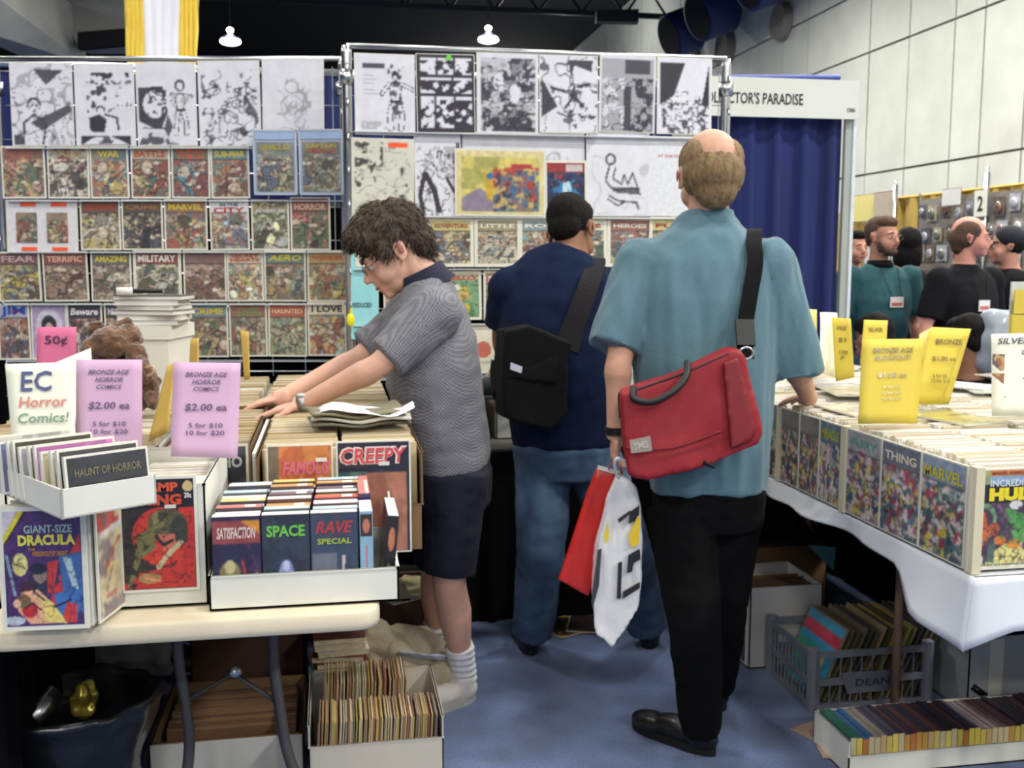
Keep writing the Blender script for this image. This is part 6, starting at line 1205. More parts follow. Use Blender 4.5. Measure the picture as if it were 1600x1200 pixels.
def person(D):
    """D: joints and looks; everything in world metres"""
    t = empty('person', D['base'], D['label'], 'person', D.get('group')); f = D['fwd']; vox = D.get('voxel', .005); sk = D['skin']
    t.empty_display_size = .3
    b = MB(); L, HM = add_head(b, D['head'], D['hf'], D['hu'], D.get('hs', 1.0), D.get('nose', 1.0), D.get('jaw', 1.0))
    R0 = D['torso']; off = D.get('slim', .016); k = D.get('arm', 1.0)
    b.tube([L(0, -.02, -.02), (L(0, -.02, -.05)+D['neck'])/2, D['neck'], D['neck']-nv(L(0, 0, 0)-D['neck'])*.03], [.056, .056*D.get('nk', 1), .060*D.get('nk', 1), .07], 16, hint=f)
    b.tube([r[0] for r in R0], [(max(r[1]-off, .04), max(r[2]-off, .04)) for r in R0], 24, hint=f)
    for sd in ('l', 'r'):
        sh, el, wr = D['sh'+sd], D['el'+sd], D['wr'+sd]
        b.ell(sh, (.055*k,)*3); b.tube(sm([sh, sh*.5+el*.5, el, el*.6+wr*.4, wr], 4), list(np.interp(np.linspace(0, 1, 17), [0, .25, .5, .62, .8, 1], np.array([.050, .047, .037, .041, .033, .025])*k)), 14)
        h = D['hand'+sd]; add_hand(b, wr, h[0], np.array(h[1]), h[2], h[3] if len(h) > 3 else .25, D.get('hands', 1.0))
        hp, kn, an = D['hp'+sd], D['kn'+sd], D['an'+sd]
        b.tube(sm([hp, hp*.5+kn*.5, kn, kn*.65+an*.35, kn*.25+an*.75, an], 4), list(np.interp(np.linspace(0, 1, 21), [0, .2, .4, .6, .8, 1], np.array([.085, .075, .054, .058, .040, .036])*D.get('leg', 1))), 16, hint=f)
        he, to = D['he'+sd], D['to'+sd]; b.tube([an, he+UZ*.045+nv(to-he)*.055, he*.4+to*.6+UZ*.035, to+UZ*.03-nv(to-he)*.05], [.034, .030, .028, .018], 12)
    b.ell(R0[0][0], (.12, .11, .10))
    remesh(b, 'body', vox, sk, D.get('smooth', 5), t)
    # face
    s = D.get('hs', 1.0); wm = mat('eye_white', (210, 205, 200), .3); im = mat('dark_iris', (44, 34, 28), .2); br = D.get('browm', D.get('hairm'))
    for sg in (-1, 1):
        e = MB(); e.ell(L(sg*.031, .082, .001), (.0115*s,)*3, HM, 14, 10); eo = e.build('eye', wm, t, True)
        e = MB(); e.ell(L(sg*.031, .0905, -.001 if D.get('lookdown') else .001), (.0055*s, .004*s, .0055*s), HM, 10, 8); e.build('iris', im, eo, True)
        e = MB(); e.ell(L(sg*.031, .0835, .006), (.0135*s, .0115*s, (.009 if D.get('lookdown') else .006)*s), HM, 12, 8); e.build('eyelid', sk, t, True)
        if br is not None:
            e = MB(); e.tube([L(sg*.014, .098, .021), L(sg*.030, .098, .027), L(sg*.046, .088, .022)], [.003*s, .0042*s, .002*s], 6); e.build('eyebrow', br, t, True)
    e = MB(); e.tube([L(-.022, .0935, -.062), L(0, .1005, -.0615), L(.022, .0935, -.062)], [.0018*s, .0042*s, .0018*s], 8); e.build('lips', mat('lips', (150, 84, 76), .5), t, True)
    for sg in (-1, 1):
        e = MB(); e.ell(L(sg*.0885, -.010, .000), (.0022*s, .009*s, .016*s), HM, 10, 8); e.build('inner_ear', mat('inner_ear_skin', (150, 92, 78), .6), t, True)
    if D.get('glasses'):
        gm = mat('thin_glasses_frame', (120, 110, 100), .3, metal=.6); g = empty('glasses_frame', L(0, .1, 0)); bpy.data.objects.remove(g); e = MB()
        for sg in (-1, 1):
            e.tube([L(sg*.033+.020*math.cos(a), .106-.1*abs(sg*.033+.020*math.cos(a))*.25, -.002+.015*math.sin(a)) for a in [2*math.pi*q/18 for q in range(19)]], .0012*s, 5, False)
            e.tube([L(sg*.052, .100, .002), L(sg*.074, .05, .004), L(sg*.080, -.01, .006)], .0012*s, 5)
        e.tube([L(-.013, .108, .002), L(.013, .108, .002)], .0012*s, 5); e.build('glasses', gm, t, True)
    if D.get('beard'):
        e = MB(); e.ell(L(0, .062, -.085), (.045*s, .040*s, .028*s), HM); e.ell(L(0, .096, -.050), (.026*s, .010*s, .006*s), HM)
        for sg in (-1, 1): e.ell(L(sg*.045, .03, -.05), (.018*s, .03*s, .04*s), HM)
        remesh(e, 'beard', .006, D['hairm'], 2, t)
    # hair
    H = D.get('hair', 'short'); e = MB(); S_ = s
    def E(x, y, z, rx, ry, rz): e.ell(L(x, y, z), (rx*S_, ry*S_, rz*S_), HM, 20, 14)
    if H == 'short': E(0, -.026, .044, .079, .094, .086); E(0, .022, .088, .066, .068, .042); E(0, -.062, -.008, .062, .046, .056)
    elif H == 'bald': E(0, -.034, .002, .0825, .086, .074); E(.046, -.016, .040, .037, .072, .058); E(-.046, -.016, .040, .037, .072, .058); E(0, -.058, -.045, .058, .046, .050)
    elif H == 'thin': E(0, -.045, .03, .080, .076, .070); E(0, -.062, -.02, .062, .042, .045)
    elif H == 'shaggy':
        E(0, -.022, .060, .090, .106, .092); E(0, -.075, .0, .070, .050, .062); E(0, .035, .105, .070, .062, .040); E(.02, .080, .098, .05, .032, .030); E(-.03, .078, .094, .042, .030, .030); E(.05, .060, .080, .03, .034, .03); E(-.056, .052, .072, .026, .034, .032); E(0, .0, .132, .055, .06, .03)
        for sg in (-1, 1): E(sg*.074, .026, .022, .014, .018, .034)
    elif H == 'long': E(0, -.03, .044, .086, .098, .088); E(0, -.06, -.05, .085, .055, .10); E(.07, -.02, -.04, .022, .05, .09); E(-.07, -.02, -.04, .022, .05, .09)
    elif H == 'cap': E(0, -.035, .01, .078, .082, .07)
    if H:
        amp = D.get('hairamp', .003); q_ = D.get('hairvox', .005); fr = HM.inverted()
        remesh(e, 'hair', q_, D['hairm'], 9 if H != 'shaggy' else 2, t, lambda co, no: np.array([amp*(noise.noise(Vector((x[0]*60, x[1]*60, x[2]*22)))+.7*noise.noise(Vector((x[0]*130, x[1]*130, x[2]*50)))) for x in co]))
    if D.get('tufts'):
        ho = [o for o in t.children if o.name.startswith('hair')][-1]; me = ho.data; rr = random.Random(4); e = MB(); nvx = len(me.vertices)
        rr_, ff, uu_ = frame_of(D['hf'], D['hu']); cc = L(0, -.02, .06)
        for _ in range(D['tufts']):
            v = me.vertices[rr.randrange(nvx)]; p = np.array(v.co); n = np.array(v.normal); g = (p-cc); flow = nv(nv(g-uu_*.05)*.55+ff*.35*(1 if (g @ ff) > -.02 else -.6)-UZ*.55+np.array([rr.uniform(-.5, .5) for _ in range(3)])*.6)
            flow = nv(flow-n*(flow @ n)*.75); l_ = rr.uniform(.018, .04)*S_; w_ = .0022; sdv = np.cross(flow, n)*w_
            a = p-n*.002; m_ = a+flow*l_*.5+n*.0055; z_ = a+flow*l_+n*.001
            e.add([a-sdv, a+sdv, m_+sdv*.8, m_-sdv*.8, z_], [(0, 1, 2, 3), (3, 2, 4)])
        tag(e.build('hair_strands', D['hairm'], t), kind='stuff')
    # shirt
    if D.get('shirt') is not None:
        b = MB(); b.tube([r[0] for r in R0[D.get('hem', 0):]], [(r[1], r[2]) for r in R0[D.get('hem', 0):]], 28, hint=f)
        for sd in ('l', 'r'):
            sh, el, wr = D['sh'+sd], D['el'+sd], D['wr'+sd]; sl = D.get('sleeve', .8); r0, r1 = D.get('slr', (.085, .085)); sin = sh*.82+R0[-2][0]*.18
            e_ = sh+(el-sh)*sl; e_ = D.get('cuff'+sd, e_)
            b.ell(sh, (r0*.98,)*3, None, 16, 12); b.tube([sin, sh, sh*.5+e_*.5, e_-nv(e_-sh)*.02, e_], [r0*.9, r0, (r0+r1)/2, r1, r1*1.0], 18, hint=f)
        fa = D.get('fold', .008); fs = D.get('foldscale', (9, 9, 4))
        remesh(b, 'shirt', D.get('cvox', .007), D['shirt'], D.get('csmooth', 6), t, lambda co, no: np.array([fa*(noise.noise(Vector((x[0]*fs[0], x[1]*fs[1], x[2]*fs[2])))+.5*noise.noise(Vector((x[0]*fs[0]*2.3+3, x[1]*fs[1]*2.3, x[2]*fs[2]*2.8)))) for x in co]))
    # trousers
    if D.get('pants') is not None:
        b = MB(); hip = D.get('hiprad', (.165, .125)); w = R0[0][0]; top = R0[1][0]
        b.tube([w-UZ*.10, w, w*.4+top*.6], [(hip[0]*.95, hip[1]*.95), hip, (hip[0]*.9, hip[1]*.9)], 22, hint=f)
        for sd in ('l', 'r'):
            hp, kn, an = D['hp'+sd], D['kn'+sd], D['an'+sd]; pr = D.get('prad', (.10, .078, .066))
            if D.get('shorts') is not None: e_ = kn+(hp-kn)*D['shorts']; b.tube([hp+(hp-kn)*.1, hp, hp*.5+e_*.5, e_], [pr[0], pr[0], pr[1], pr[2]], 18, hint=f)
            else: b.tube(sm([hp, hp*.5+kn*.5, kn, kn*.5+an*.5, an-UZ*.02], 3), list(np.interp(np.linspace(0, 1, 13), [0, .5, 1], pr)), 16, hint=f)
        remesh(b, 'shorts' if D.get('shorts') is not None else 'trousers', D.get('cvox', .007), D['pants'], 5, t, lambda co, no: np.array([.006*(noise.noise(Vector((x[0]*14, x[1]*14, x[2]*8)))+.5*noise.noise(Vector((x[0]*25, x[1]*25, x[2]*30)))) for x in co]))
    for sd in ('l', 'r'):
        if D.get('shoes') is not None: shoe(t, D['he'+sd], D['to'+sd], D['an'+sd], D['shoes'], D.get('sole', D['shoes']), D.get('laces'))
        if D.get('socks') is not None:
            an, kn = D['an'+sd], D['kn'+sd]; b = MB(); d = nv(kn-an); b.tube([an-d*.05, an-d*.01, an+d*.04, an+d*.085, an+d*.10], [.043, .044, .045, .048, .049], 16)
            remesh(b, 'sock', .005, D['socks'], 2, t, lambda co, no: np.array([.0025*math.sin(x[2]*260) for x in co]))
    return t, L, HM
def shoe(parent, he, to, an, m, sole, laces=None):
    he = np.array(he, float); to = np.array(to, float); d = nv((to-he)*V(1, 1, 0)); s = np.cross(UZ, d); Ln = np.linalg.norm((to-he)[:2]); z0 = he[2]*0+min(he[2], to[2])
    M = axes(s, d, UZ); q = lambda y, z: V(he[0], he[1], z0)+d*y+UZ*z; b = MB()
    b.ell(q(Ln*.18, .045), (.040, Ln*.20, .045), M); b.ell(q(Ln*.45, .045), (.043, Ln*.30, .040), M); b.ell(q(Ln*.74, .036), (.048, Ln*.27, .032), M); b.tube([q(Ln*.2, .05), np.array([an[0], an[1], z0+.095])*.6+q(Ln*.2, .095)*.4], [.042, .043], 14)
    o = remesh(b, 'shoe', .006, m, 4, parent)
    b = MB(); ring = []
    for k in range(24):
        a = 2*math.pi*k/24; y = math.sin(a); w = .043+.008*max(0, y) ; ring.append(q(Ln*.5+y*Ln*.5, 0)+s*math.cos(a)*w*(1-.12*(abs(y) < .4)))
    b.loft([ring, [p+UZ*.022 for p in ring], [p*1.0+UZ*.026 for p in ring]]); b.build('sole', sole, o)
    if laces is not None:
        b = MB()
        for k in range(4): y = Ln*(.42+.075*k); z = .083-.006*k; b.tube([q(y, z)-s*.02-UZ*.006, q(y+.006, z+.004), q(y, z)+s*.02-UZ*.006], .0028, 5)
        b.build('laces', laces, o)
    return o
def bag_solid(parent, name, poly, n, th, m, voxel=.006, smooth=8, amp=.006, fs=9):
    b = MB(); b.prism([np.array(p)-n*th/2 for p in poly], n*th); return remesh(b, name, voxel, m, smooth, parent, lambda co, no: np.array([amp*noise.noise(Vector(x*fs)) for x in co]))

DN = -UZ
# ------------------------------------------------------------ the bald man, back to the camera
M_skinC = skinmat('fair_skin', (206, 158, 132))
M_teal = mat('steel_blue_shirt', (84, 118, 130), .85, .05, 60, bump=.25, bscale=300, sheen=.2)
hipc = P(1108, 770, 2.98)
fC = nv(FH-RT*.12)
nearfoot = (PZ(1118, 1182, 0), PZ(996, 1136, 0)); farfoot = (PZ(1130, 1112, 0), PZ(1094, 1078, 0))
nf = (nearfoot[0]+UZ*.0, nearfoot[0]+nv(nearfoot[1]-nearfoot[0])*.30)
ff_ = (farfoot[0], farfoot[0]+nv(farfoot[1]-farfoot[0])*.29)
wrr = P(1263, 622, 3.16); wrr[2] = 1.035
DC = dict(base=V(hipc[0], hipc[1], 0), label='tall balding man seen from behind in a steel blue short-sleeved shirt and black trousers', fwd=fC, skin=M_skinC, hs=1.09,
    head=P(1108, 277, 2.95), hf=nv(FH-RT*.10-UZ*.12), hu=UZ+FH*.1, neck=P(1104, 345, 2.97), nk=1.02,
    torso=[(P(1108, 770, 2.97), .170, .135), (P(1108, 735, 2.97), .178, .140), (P(1103, 660, 2.97), .195, .150), (P(1100, 570, 2.96), .208, .155), (P(1102, 480, 2.96), .214, .150), (P(1102, 420, 2.97), .212, .135), (P(1104, 378, 2.97), .165, .110), (P(1104, 352, 2.97), .100, .082), (P(1104, 337, 2.97), .074, .070)],
    shl=P(1008, 415, 2.97), ell=P(968, 560, 2.90), wrl=P(962, 672, 2.92), handl=(DN+fC*.15, RT, 1, .75), shr=P(1200, 415, 2.97), elr=P(1244, 570, 2.98), wrr=wrr, handr=(nv(fC+RT*.15-UZ*.15), DN, -1, .12),
    cuffl=P(960, 545, 2.92), cuffr=P(1245, 588, 3.0),
    hpl=P(1064, 790, 2.95), knl=P(1084, 965, 2.90), anl=nf[0]+UZ*.09+nv(nf[1]-nf[0])*.05, hel=nf[0], tol=nf[1], hpr=P(1140, 790, 3.0), knr=P(1127, 950, 3.04), anr=ff_[0]+UZ*.09+nv(ff_[1]-ff_[0])*.05, her=ff_[0], tor=ff_[1],
    shirt=M_teal, slr=(.088, .078), fold=.014, foldscale=(12, 12, 2.5), pants=mat('black_trousers', (10, 10, 12), .95, .2, 40, bump=.2, bscale=200, spec=.15), prad=(.102, .078, .062), hiprad=(.168, .130), shoes=mat('black_leather_shoe', (16, 15, 15), .4, .2, 30, coat=.2), sole=mat('black_rubber', (12, 12, 12), .8),
    hair='bald', hairm=mat('sandy_hair', (148, 122, 84), .75, scale=60, color2=(104, 82, 54), bump=.6, bscale=180, stretch=(1, 1, .25)), hairamp=.0025)
tC, LC, HC = person(DC)
b = MB(); nk = DC['neck']; rg = lambda z, a, bb: [nk+RT*a*math.cos(2*math.pi*k/28)+fC*bb*math.sin(2*math.pi*k/28)+UZ*(z+.012*math.sin(2*math.pi*k/28)*-1) for k in range(28)]
b.loft([rg(-.028, .086, .084), rg(.0, .080, .076), rg(.022, .075, .072), rg(.024, .071, .068), rg(-.02, .074, .07)], cap=False); o = b.build('collar', M_teal, tC, True)
b = MB(); wl = DC['wrl']; b.tube([wl+UZ*.010, wl-UZ*.012], [.031, .031], 18); b.build('wrist_watch', M_black, tC)
# his red shoulder bag
M_red = mat('red_nylon', (146, 18, 32), .6, .10, 50, bump=.15, bscale=300)
M_red2 = mat('dark_red_nylon', (120, 16, 28), .65, .10, 50)
nb = -nv(FH*1.0+RT*.05)
def BG(px, py, d=2.745): return P(px, py, d)
t = empty('shoulder_bag', BG(1080, 740), 'red nylon shoulder bag with black handle hanging at the bald man back', 'bag')
poly = [BG(969, 612), BG(985, 606), BG(1060, 580), BG(1135, 546), BG(1152, 545), BG(1162, 556), BG(1176, 620), BG(1187, 672), BG(1182, 690), BG(1110, 722), BG(1010, 744), BG(982, 738), BG(974, 690)]
bag_solid(t, 'bag_body', poly, nb, .095, M_red, .006, 8, .007, 8)
bb = lambda px, py, d=2.690: P(px, py, d)
bag_solid(t, 'side_pocket', [bb(1128, 566, 2.70), bb(1152, 556, 2.71), bb(1180, 672, 2.71), bb(1172, 688, 2.71), bb(1140, 700, 2.70)], nb, .045, M_red2, .006, 6, .003)
b = MB(); b.tube(sm([bb(986, 612, 2.70), bb(1060, 586, 2.70), bb(1118, 562, 2.70), bb(1140, 552, 2.70)], 5), .004, 6); b.build('zipper', mat('dark_zip', (60, 20, 26), .5), t, True)
b = MB(); b.tube(sm([bb(990, 606, 2.71), bb(992, 624, 2.68), bb(1020, 628, 2.66), bb(1052, 612, 2.66), bb(1072, 588, 2.68), bb(1074, 566, 2.71)], 6), .0095, 10); b.build('handle', M_black, t, True)
b = MB(); q = [bb(984, 688, 2.678), bb(1016, 681, 2.676), bb(1019, 704, 2.676), bb(986, 708, 2.678)]; b.prism(q, nb*.003); lo = b.build('grey_label', mat('grey_label_patch', (150, 140, 130), .6), t)
sign_text(t, 'TIMES', sum(q)/4+nb*.0045, .038, .018, mat('pale_stitch', (206, 196, 186), .6), axes(nv(q[1]-q[0]), nv(np.cross(nb, nv(q[1]-q[0]))), nb))
b = MB(); b.tube(sm([bb(978, 700, 2.69), bb(1050, 700, 2.685), bb(1130, 672, 2.69)], 4), .003, 6); b.build('seam', M_red2, t, True)
b = MB(); b.tube([bb(1098, 722, 2.70), bb(1112, 728, 2.71)], .02, 8, flat=.3); b.build('strap_stub', M_black, t)
def ribbon(pts, ns, w, th, name, m, parent):
    pts = sm(pts, 6); ns_ = sm(ns, 6); rings = []
    for i, p in enumerate(pts):
        d = nv(pts[min(i+1, len(pts)-1)]-pts[max(i-1, 0)]); n = nv(ns_[i]-d*(ns_[i] @ d)); s = np.cross(d, n); ww = w if not hasattr(w, '__len__') else np.interp(i/(len(pts)-1), np.linspace(0, 1, len(w)), w)
        rings.append([p+s*ww/2+n*th/2, p-s*ww/2+n*th/2, p-s*ww/2-n*th/2, p+s*ww/2-n*th/2])
    b = MB(); b.loft(rings); return b.build(name, m, parent)
M_strap = mat('black_webbing', (13, 13, 15), .9, .15, 60, spec=.2)
sp0 = P(1178, 378, 2.97)
ribbon([P(1166, 560, 2.74), P(1163, 520, 2.775), P(1172, 460, 2.795), P(1180, 410, 2.825), P(1178, 378, 2.87), sp0+UZ*.035, P(1165, 400, 3.11), P(1130, 470, 3.16), P(1060, 560, 3.16), P(985, 640, 3.04), P(968, 640, 2.88), P(972, 625, 2.76)],
       [-FH, -FH, -FH, -FH+UZ*.4, -FH+UZ, UZ+FH*.2, FH+UZ*.4, FH, FH, -RT+FH*.3, -RT, -RT-FH], .044, .004, 'shoulder_strap', M_strap, t)
ribbon([P(1163, 500, 2.775), P(1166, 540, 2.75)], [-FH, -FH], .05, .012, 'strap_slider', M_black, t)
b = MB(); b.tube([P(1166, 552, 2.735)+RT*.018*math.cos(a)+UZ*.016*math.sin(a) for a in [2*math.pi*k/14 for k in range(15)]], .0035, 6, False); b.build('buckle', M_chrome, t, True)
# plastic bags in his left hand
hp_ = P(963, 716, 2.90)
def flat_bag(name, label, pts, d, m, th=.02, amp=.008, seed=0):
    t = empty(name, P(pts[0][0], pts[0][1], d), label, 'bag'); b = MB()
    b.prism([P(x, y, d)-FH*th/2 for x, y in pts], FH*th); o = remesh(b, 'bag_body', .006, m, 5, t, lambda co, no: np.array([amp*noise.noise(Vector((x[0]*16+seed, x[1]*16, x[2]*6)))+amp*.4*noise.noise(Vector((x[0]*40, x[1]*40, x[2]*14))) for x in co])); return t
M_redp = mat('glossy_red_plastic', (206, 34, 26), .35, .06, 20, coat=.4)
t = flat_bag('plastic_bag', 'flat bright red plastic bag hanging left of the white one', [(932, 729), (975, 741), (962, 800), (930, 900), (920, 932), (870, 906), (890, 850), (915, 780)], 3.0, M_redp, .02, .004, 3)
b = MB(); b.prism([P(934, 727, 2.985), P(975, 738, 2.985), P(974, 744, 2.985), P(933, 733, 2.985)], -FH*.004); b.build('white_rim', M_white, t)
b = MB(); b.tube([P(950, 735, 2.99), P(958, 720, 2.93), P(966, 722, 2.93), P(972, 740, 2.98)], .003, 6); b.build('handle', M_redp, t, True)
M_wp = mat('white_plastic_bag', (226, 226, 228), .3, .04, 10, coat=.4, bump=.3, bscale=25)
t = flat_bag('plastic_bag', 'white plastic carrier bag with black drawing held in the bald man left hand', [(962, 735), (978, 745), (992, 760), (999, 800), (1001, 900), (998, 945), (956, 1008), (928, 985), (924, 930), (934, 850), (946, 780)], 2.93, M_wp, .05, .012, 9)
dl = 2.885
for nm, pl, c in (('black_print', [(985, 800), (999, 790), (998, 812), (982, 818)], (30, 30, 34)), ('black_print', [(982, 868), (1000, 858), (1001, 874), (990, 880), (988, 893), (980, 896)], (30, 30, 34)), ('black_print', [(974, 925), (1000, 910), (1000, 919), (973, 936)], (30, 30, 34)), ('yellow_print', [(982, 838), (997, 806), (1001, 812), (998, 850), (986, 856)], (226, 190, 40)), ('black_print', [(966, 880), (972, 878), (970, 935), (964, 936)], (30, 30, 34)), ('black_print', [(934, 860), (940, 858), (936, 915), (926, 952), (924, 940)], (60, 60, 64)), ('black_print', [(965, 812), (985, 798), (987, 801), (968, 817)], (50, 50, 54)), ('yellow_print', [(944, 838), (950, 815), (952, 840), (946, 850)], (226, 200, 40))):
    b = MB(); b.prism([P(x, y, dl+(.003 if nm[0] == 'b' else 0)) for x, y in pl], FH*.006); b.build(nm, mat('print_%d_%d' % c[:2], c, .4), t)
b = MB(); b.tube(sm([P(966, 748, 2.91), P(960, 725, 2.89), P(966, 716, 2.88), P(978, 726, 2.90), P(986, 752, 2.92)], 4), .005, 8, flat=.5); b.build('handle', M_wp, t, True)

# ------------------------------------------------------------ the man in the navy t-shirt
M_skinB = skinmat('tanned_skin', (142, 98, 74))
fB = nv(FH+RT*.06)
fl = PZ(832, 1022, 0); fr_ = PZ(1012, 1012, 0)
DB = dict(base=V(*(P(880, 700, 3.78)[:2]), 0), label='dark haired man from behind in a navy t-shirt and blue jeans', fwd=fB, skin=M_skinB, hs=1.06, nk=1.1,
    head=P(893, 362, 3.78), hf=nv(FH*.80+RT*.45-UZ*.42), hu=UZ+FH*.35, neck=P(893, 402, 3.76),
    torso=[(P(880, 700, 3.74), .180, .150), (P(880, 670, 3.74), .195, .160), (P(878, 610, 3.72), .215, .165), (P(876, 540, 3.71), .225, .160), (P(876, 480, 3.71), .226, .145), (P(880, 440, 3.72), .215, .125), (P(886, 412, 3.73), .155, .100), (P(892, 395, 3.74), .085, .078)],
    shl=P(795, 452, 3.72), ell=P(785, 540, 3.86), wrl=P(830, 590, 4.00), handl=(nv(FH+RT*.3-UZ*.2), DN, 1, .3), shr=P(962, 452, 3.74), elr=P(975, 545, 3.88), wrr=P(930, 590, 4.02), handr=(nv(FH-RT*.3-UZ*.2), DN, -1, .3),
    cuffl=P(786, 510, 3.80), cuffr=P(975, 520, 3.82),
    hpl=P(850, 715, 3.74), knl=P(845, 860, 3.68), anl=fl+UZ*.09+FH*.03, hel=fl-FH*.02, tol=fl+FH*.25-RT*.05, hpr=P(925, 715, 3.76), knr=P(980, 860, 3.74), anr=fr_+UZ*.09+FH*.03, her=fr_-FH*.02, tor=fr_+FH*.25+RT*.05,
    shirt=mat('navy_tshirt', (16, 28, 56), .95, .1, 40, bump=.2, bscale=250, spec=.2), slr=(.085, .07), fold=.009, foldscale=(8, 8, 6), pants=mat('blue_denim', (44, 66, 92), .85, scale=9, color2=(72, 96, 124), bump=.3, bscale=300), prad=(.108, .09, .078), hiprad=(.185, .15),
    shoes=mat('black_leather_shoe', ()), hair='short', hairm=mat('near_black_hair', (18, 13, 12), .8, .3, 80, bump=.5, bscale=200, spec=.2), hairamp=.002)
tB, LB, HB = person(DB)
M_bk = mat('black_canvas', (14, 14, 16), .9, .15, 60, bump=.2, bscale=300, spec=.2)
t = empty('messenger_bag', P(830, 668, 3.52), 'black canvas messenger bag with tiny white label on the navy shirted man back', 'bag')
nb2 = -nv(FH-RT*.25)
q = lambda x, y, d=3.50: P(x, y, d)
bag_solid(t, 'bag_body', [q(782, 516), q(820, 507), q(888, 534), q(878, 560), q(878, 640), q(852, 668), q(782, 650), q(776, 590)], nb2, .14, M_bk, .007, 6, .006)
bag_solid(t, 'flap', [q(784, 514, 3.47), q(820, 505, 3.52), q(890, 532, 3.50), q(872, 560, 3.44), q(868, 600, 3.435), q(784, 590, 3.445)], nb2, .03, M_bk, .007, 5, .004)
b = MB(); b.prism([q(798, 566, 3.402), q(816, 573, 3.40), q(814, 583, 3.40), q(797, 577, 3.402)], nb2*.004); b.build('white_label', mat('white_label', (200, 204, 214), .5), t)
ribbon([P(884, 545, 3.55), P(893, 520, 3.55), P(908, 480, 3.55), P(922, 440, 3.58), P(932, 410, 3.66), P(930, 405, 3.74), P(925, 425, 3.84), P(890, 500, 3.89), P(820, 580, 3.84), P(772, 610, 3.68), P(776, 570, 3.56)], [-FH, -FH, -FH, -FH+UZ*.4, UZ-FH*.3, UZ, FH+UZ, FH, FH, -RT, -RT-FH], [.10, .08, .074, .07, .066, .06, .06, .06, .06, .06, .06], .005, 'shoulder_strap', mat('dark_grey_webbing', (36, 34, 37), .9, spec=.2), t)

# ------------------------------------------------------------ the stooping man in the grey polo shirt
M_skinA = skinmat('light_skin', (214, 166, 144))
M_plaid = mat('grey_fine_check', (118, 118, 124), .9, .05, 50, bump=.2, bscale=300)
nt = M_plaid.node_tree; wv = nt.nodes.new('ShaderNodeTexChecker'); wv.inputs['Scale'].default_value = 190; wv.inputs[1].default_value = rgba((136, 136, 142)); wv.inputs[2].default_value = rgba((92, 92, 100))
nt.links.new(nt.nodes['Texture Coordinate'].outputs['Object'], wv.inputs[0]); sc = [n for n in nt.nodes if n.type == 'VECT_MATH'][0]; nt.links.new(wv.outputs[0], sc.inputs[0])
fA = -RT+FH*.05
pit = math.radians(30); hfA = nv((-RT*.97-FH*.22)*math.cos(pit)-UZ*math.sin(pit)); huA = UZ*math.cos(pit)-RT*math.sin(pit)
n0, n1 = PZ(742, 1090, 0), PZ(655, 1118, 0); n1 = n0+nv(n1-n0)*.285; f0, f1 = PZ(706, 1050, 0), PZ(640, 1056, 0); f1 = f0+nv(f1-f0)*.28
w1 = P(473, 631, 3.06); w2 = P(442, 620, 3.24)
DA = dict(base=V(*(P(705, 735, 3.28)[:2]), 0), label='young man in glasses stooping over boxes in a grey checked polo and navy shorts', fwd=nv(fA), skin=M_skinA, hs=1.08, nk=1.05, lookdown=True, glasses=True,
    head=P(618, 396, 3.22), hf=hfA, hu=huA, neck=P(662, 436, 3.24),
    torso=[(P(708, 738, 3.26), .170, .118), (P(704, 700, 3.26), .180, .124), (P(692, 650, 3.25), .185, .140), (P(678, 590, 3.24), .195, .152), (P(672, 530, 3.24), .205, .142), (P(670, 485, 3.24), .200, .115), (P(668, 455, 3.24), .130, .085), (P(664, 436, 3.24), .075, .068)],
    shl=P(682, 490, 3.06), ell=P(590, 572, 3.00), wrl=w1, handl=(nv(-RT-UZ*.25+FH*.02), DN, -1, .12), shr=P(650, 490, 3.40), elr=P(560, 560, 3.36), wrr=w2, handr=(nv(-RT-UZ*.28), DN, 1, .14),
    cuffl=P(603, 560, 3.01), cuffr=P(572, 546, 3.37),
    hpl=P(712, 750, 3.20), knl=P(702, 905, 3.22), anl=n0+UZ*.115+nv(n1-n0)*.05, hel=n0, tol=n1, hpr=P(700, 750, 3.38), knr=P(682, 890, 3.46), anr=f0+UZ*.115+nv(f1-f0)*.05, her=f0, tor=f1,
    shirt=M_plaid, slr=(.088, .068), fold=.009, foldscale=(7, 7, 9), pants=mat('navy_shorts', (16, 20, 38), .9, .15, 40, bump=.2, bscale=200), shorts=.06, prad=(.105, .092, .082), hiprad=(.175, .125), leg=.98,
    shoes=mat('white_trainers', (206, 200, 192), .6, .08, 20), sole=mat('grey_sole', (170, 166, 160), .7), laces=M_white, socks=mat('white_sock', (222, 222, 224), .9, .05, 80, bump=.4, bscale=200),
    hair='shaggy', hairm=mat('brown_shaggy_hair', (84, 66, 48), .7, scale=35, color2=(46, 36, 28), bump=.8, bscale=110), hairamp=.008, tufts=2600)
tA, LA, HA = person(DA)
M_col = mat('navy_collar', (20, 22, 50), .85)
b = MB(); n_ = DA['neck']; ax = nv(LA(0, 0, 0)-n_); ax = nv(ax*.6+UZ*.5); r0, f0_, u0 = frame_of(nv(np.cross(ax, FH)), ax)
rg = lambda z, a, bb: [n_+r0*a*math.cos(2*math.pi*k/28)+f0_*bb*math.sin(2*math.pi*k/28)+u0*z for k in range(28)]
b.loft([rg(-.034, .104, .098), rg(-.005, .088, .084), rg(.030, .080, .076), rg(.030, .075, .071), rg(-.01, .078, .074)], cap=False); b.build('collar', M_col, tA, True)
b = MB(); b.tube([w1+RT*.012+UZ*.004, w1-RT*.010-UZ*.002], [.031, .031], 18); o = b.build('watch_strap', mat('steel_strap', (150, 150, 150), .4, metal=.8), tA, True); b = MB(); b.ell(w1+UZ*.028-FH*.012, (.016, .014, .006)); b.build('watch_face', mat('watch_glass', (200, 206, 214), .15), o, True)
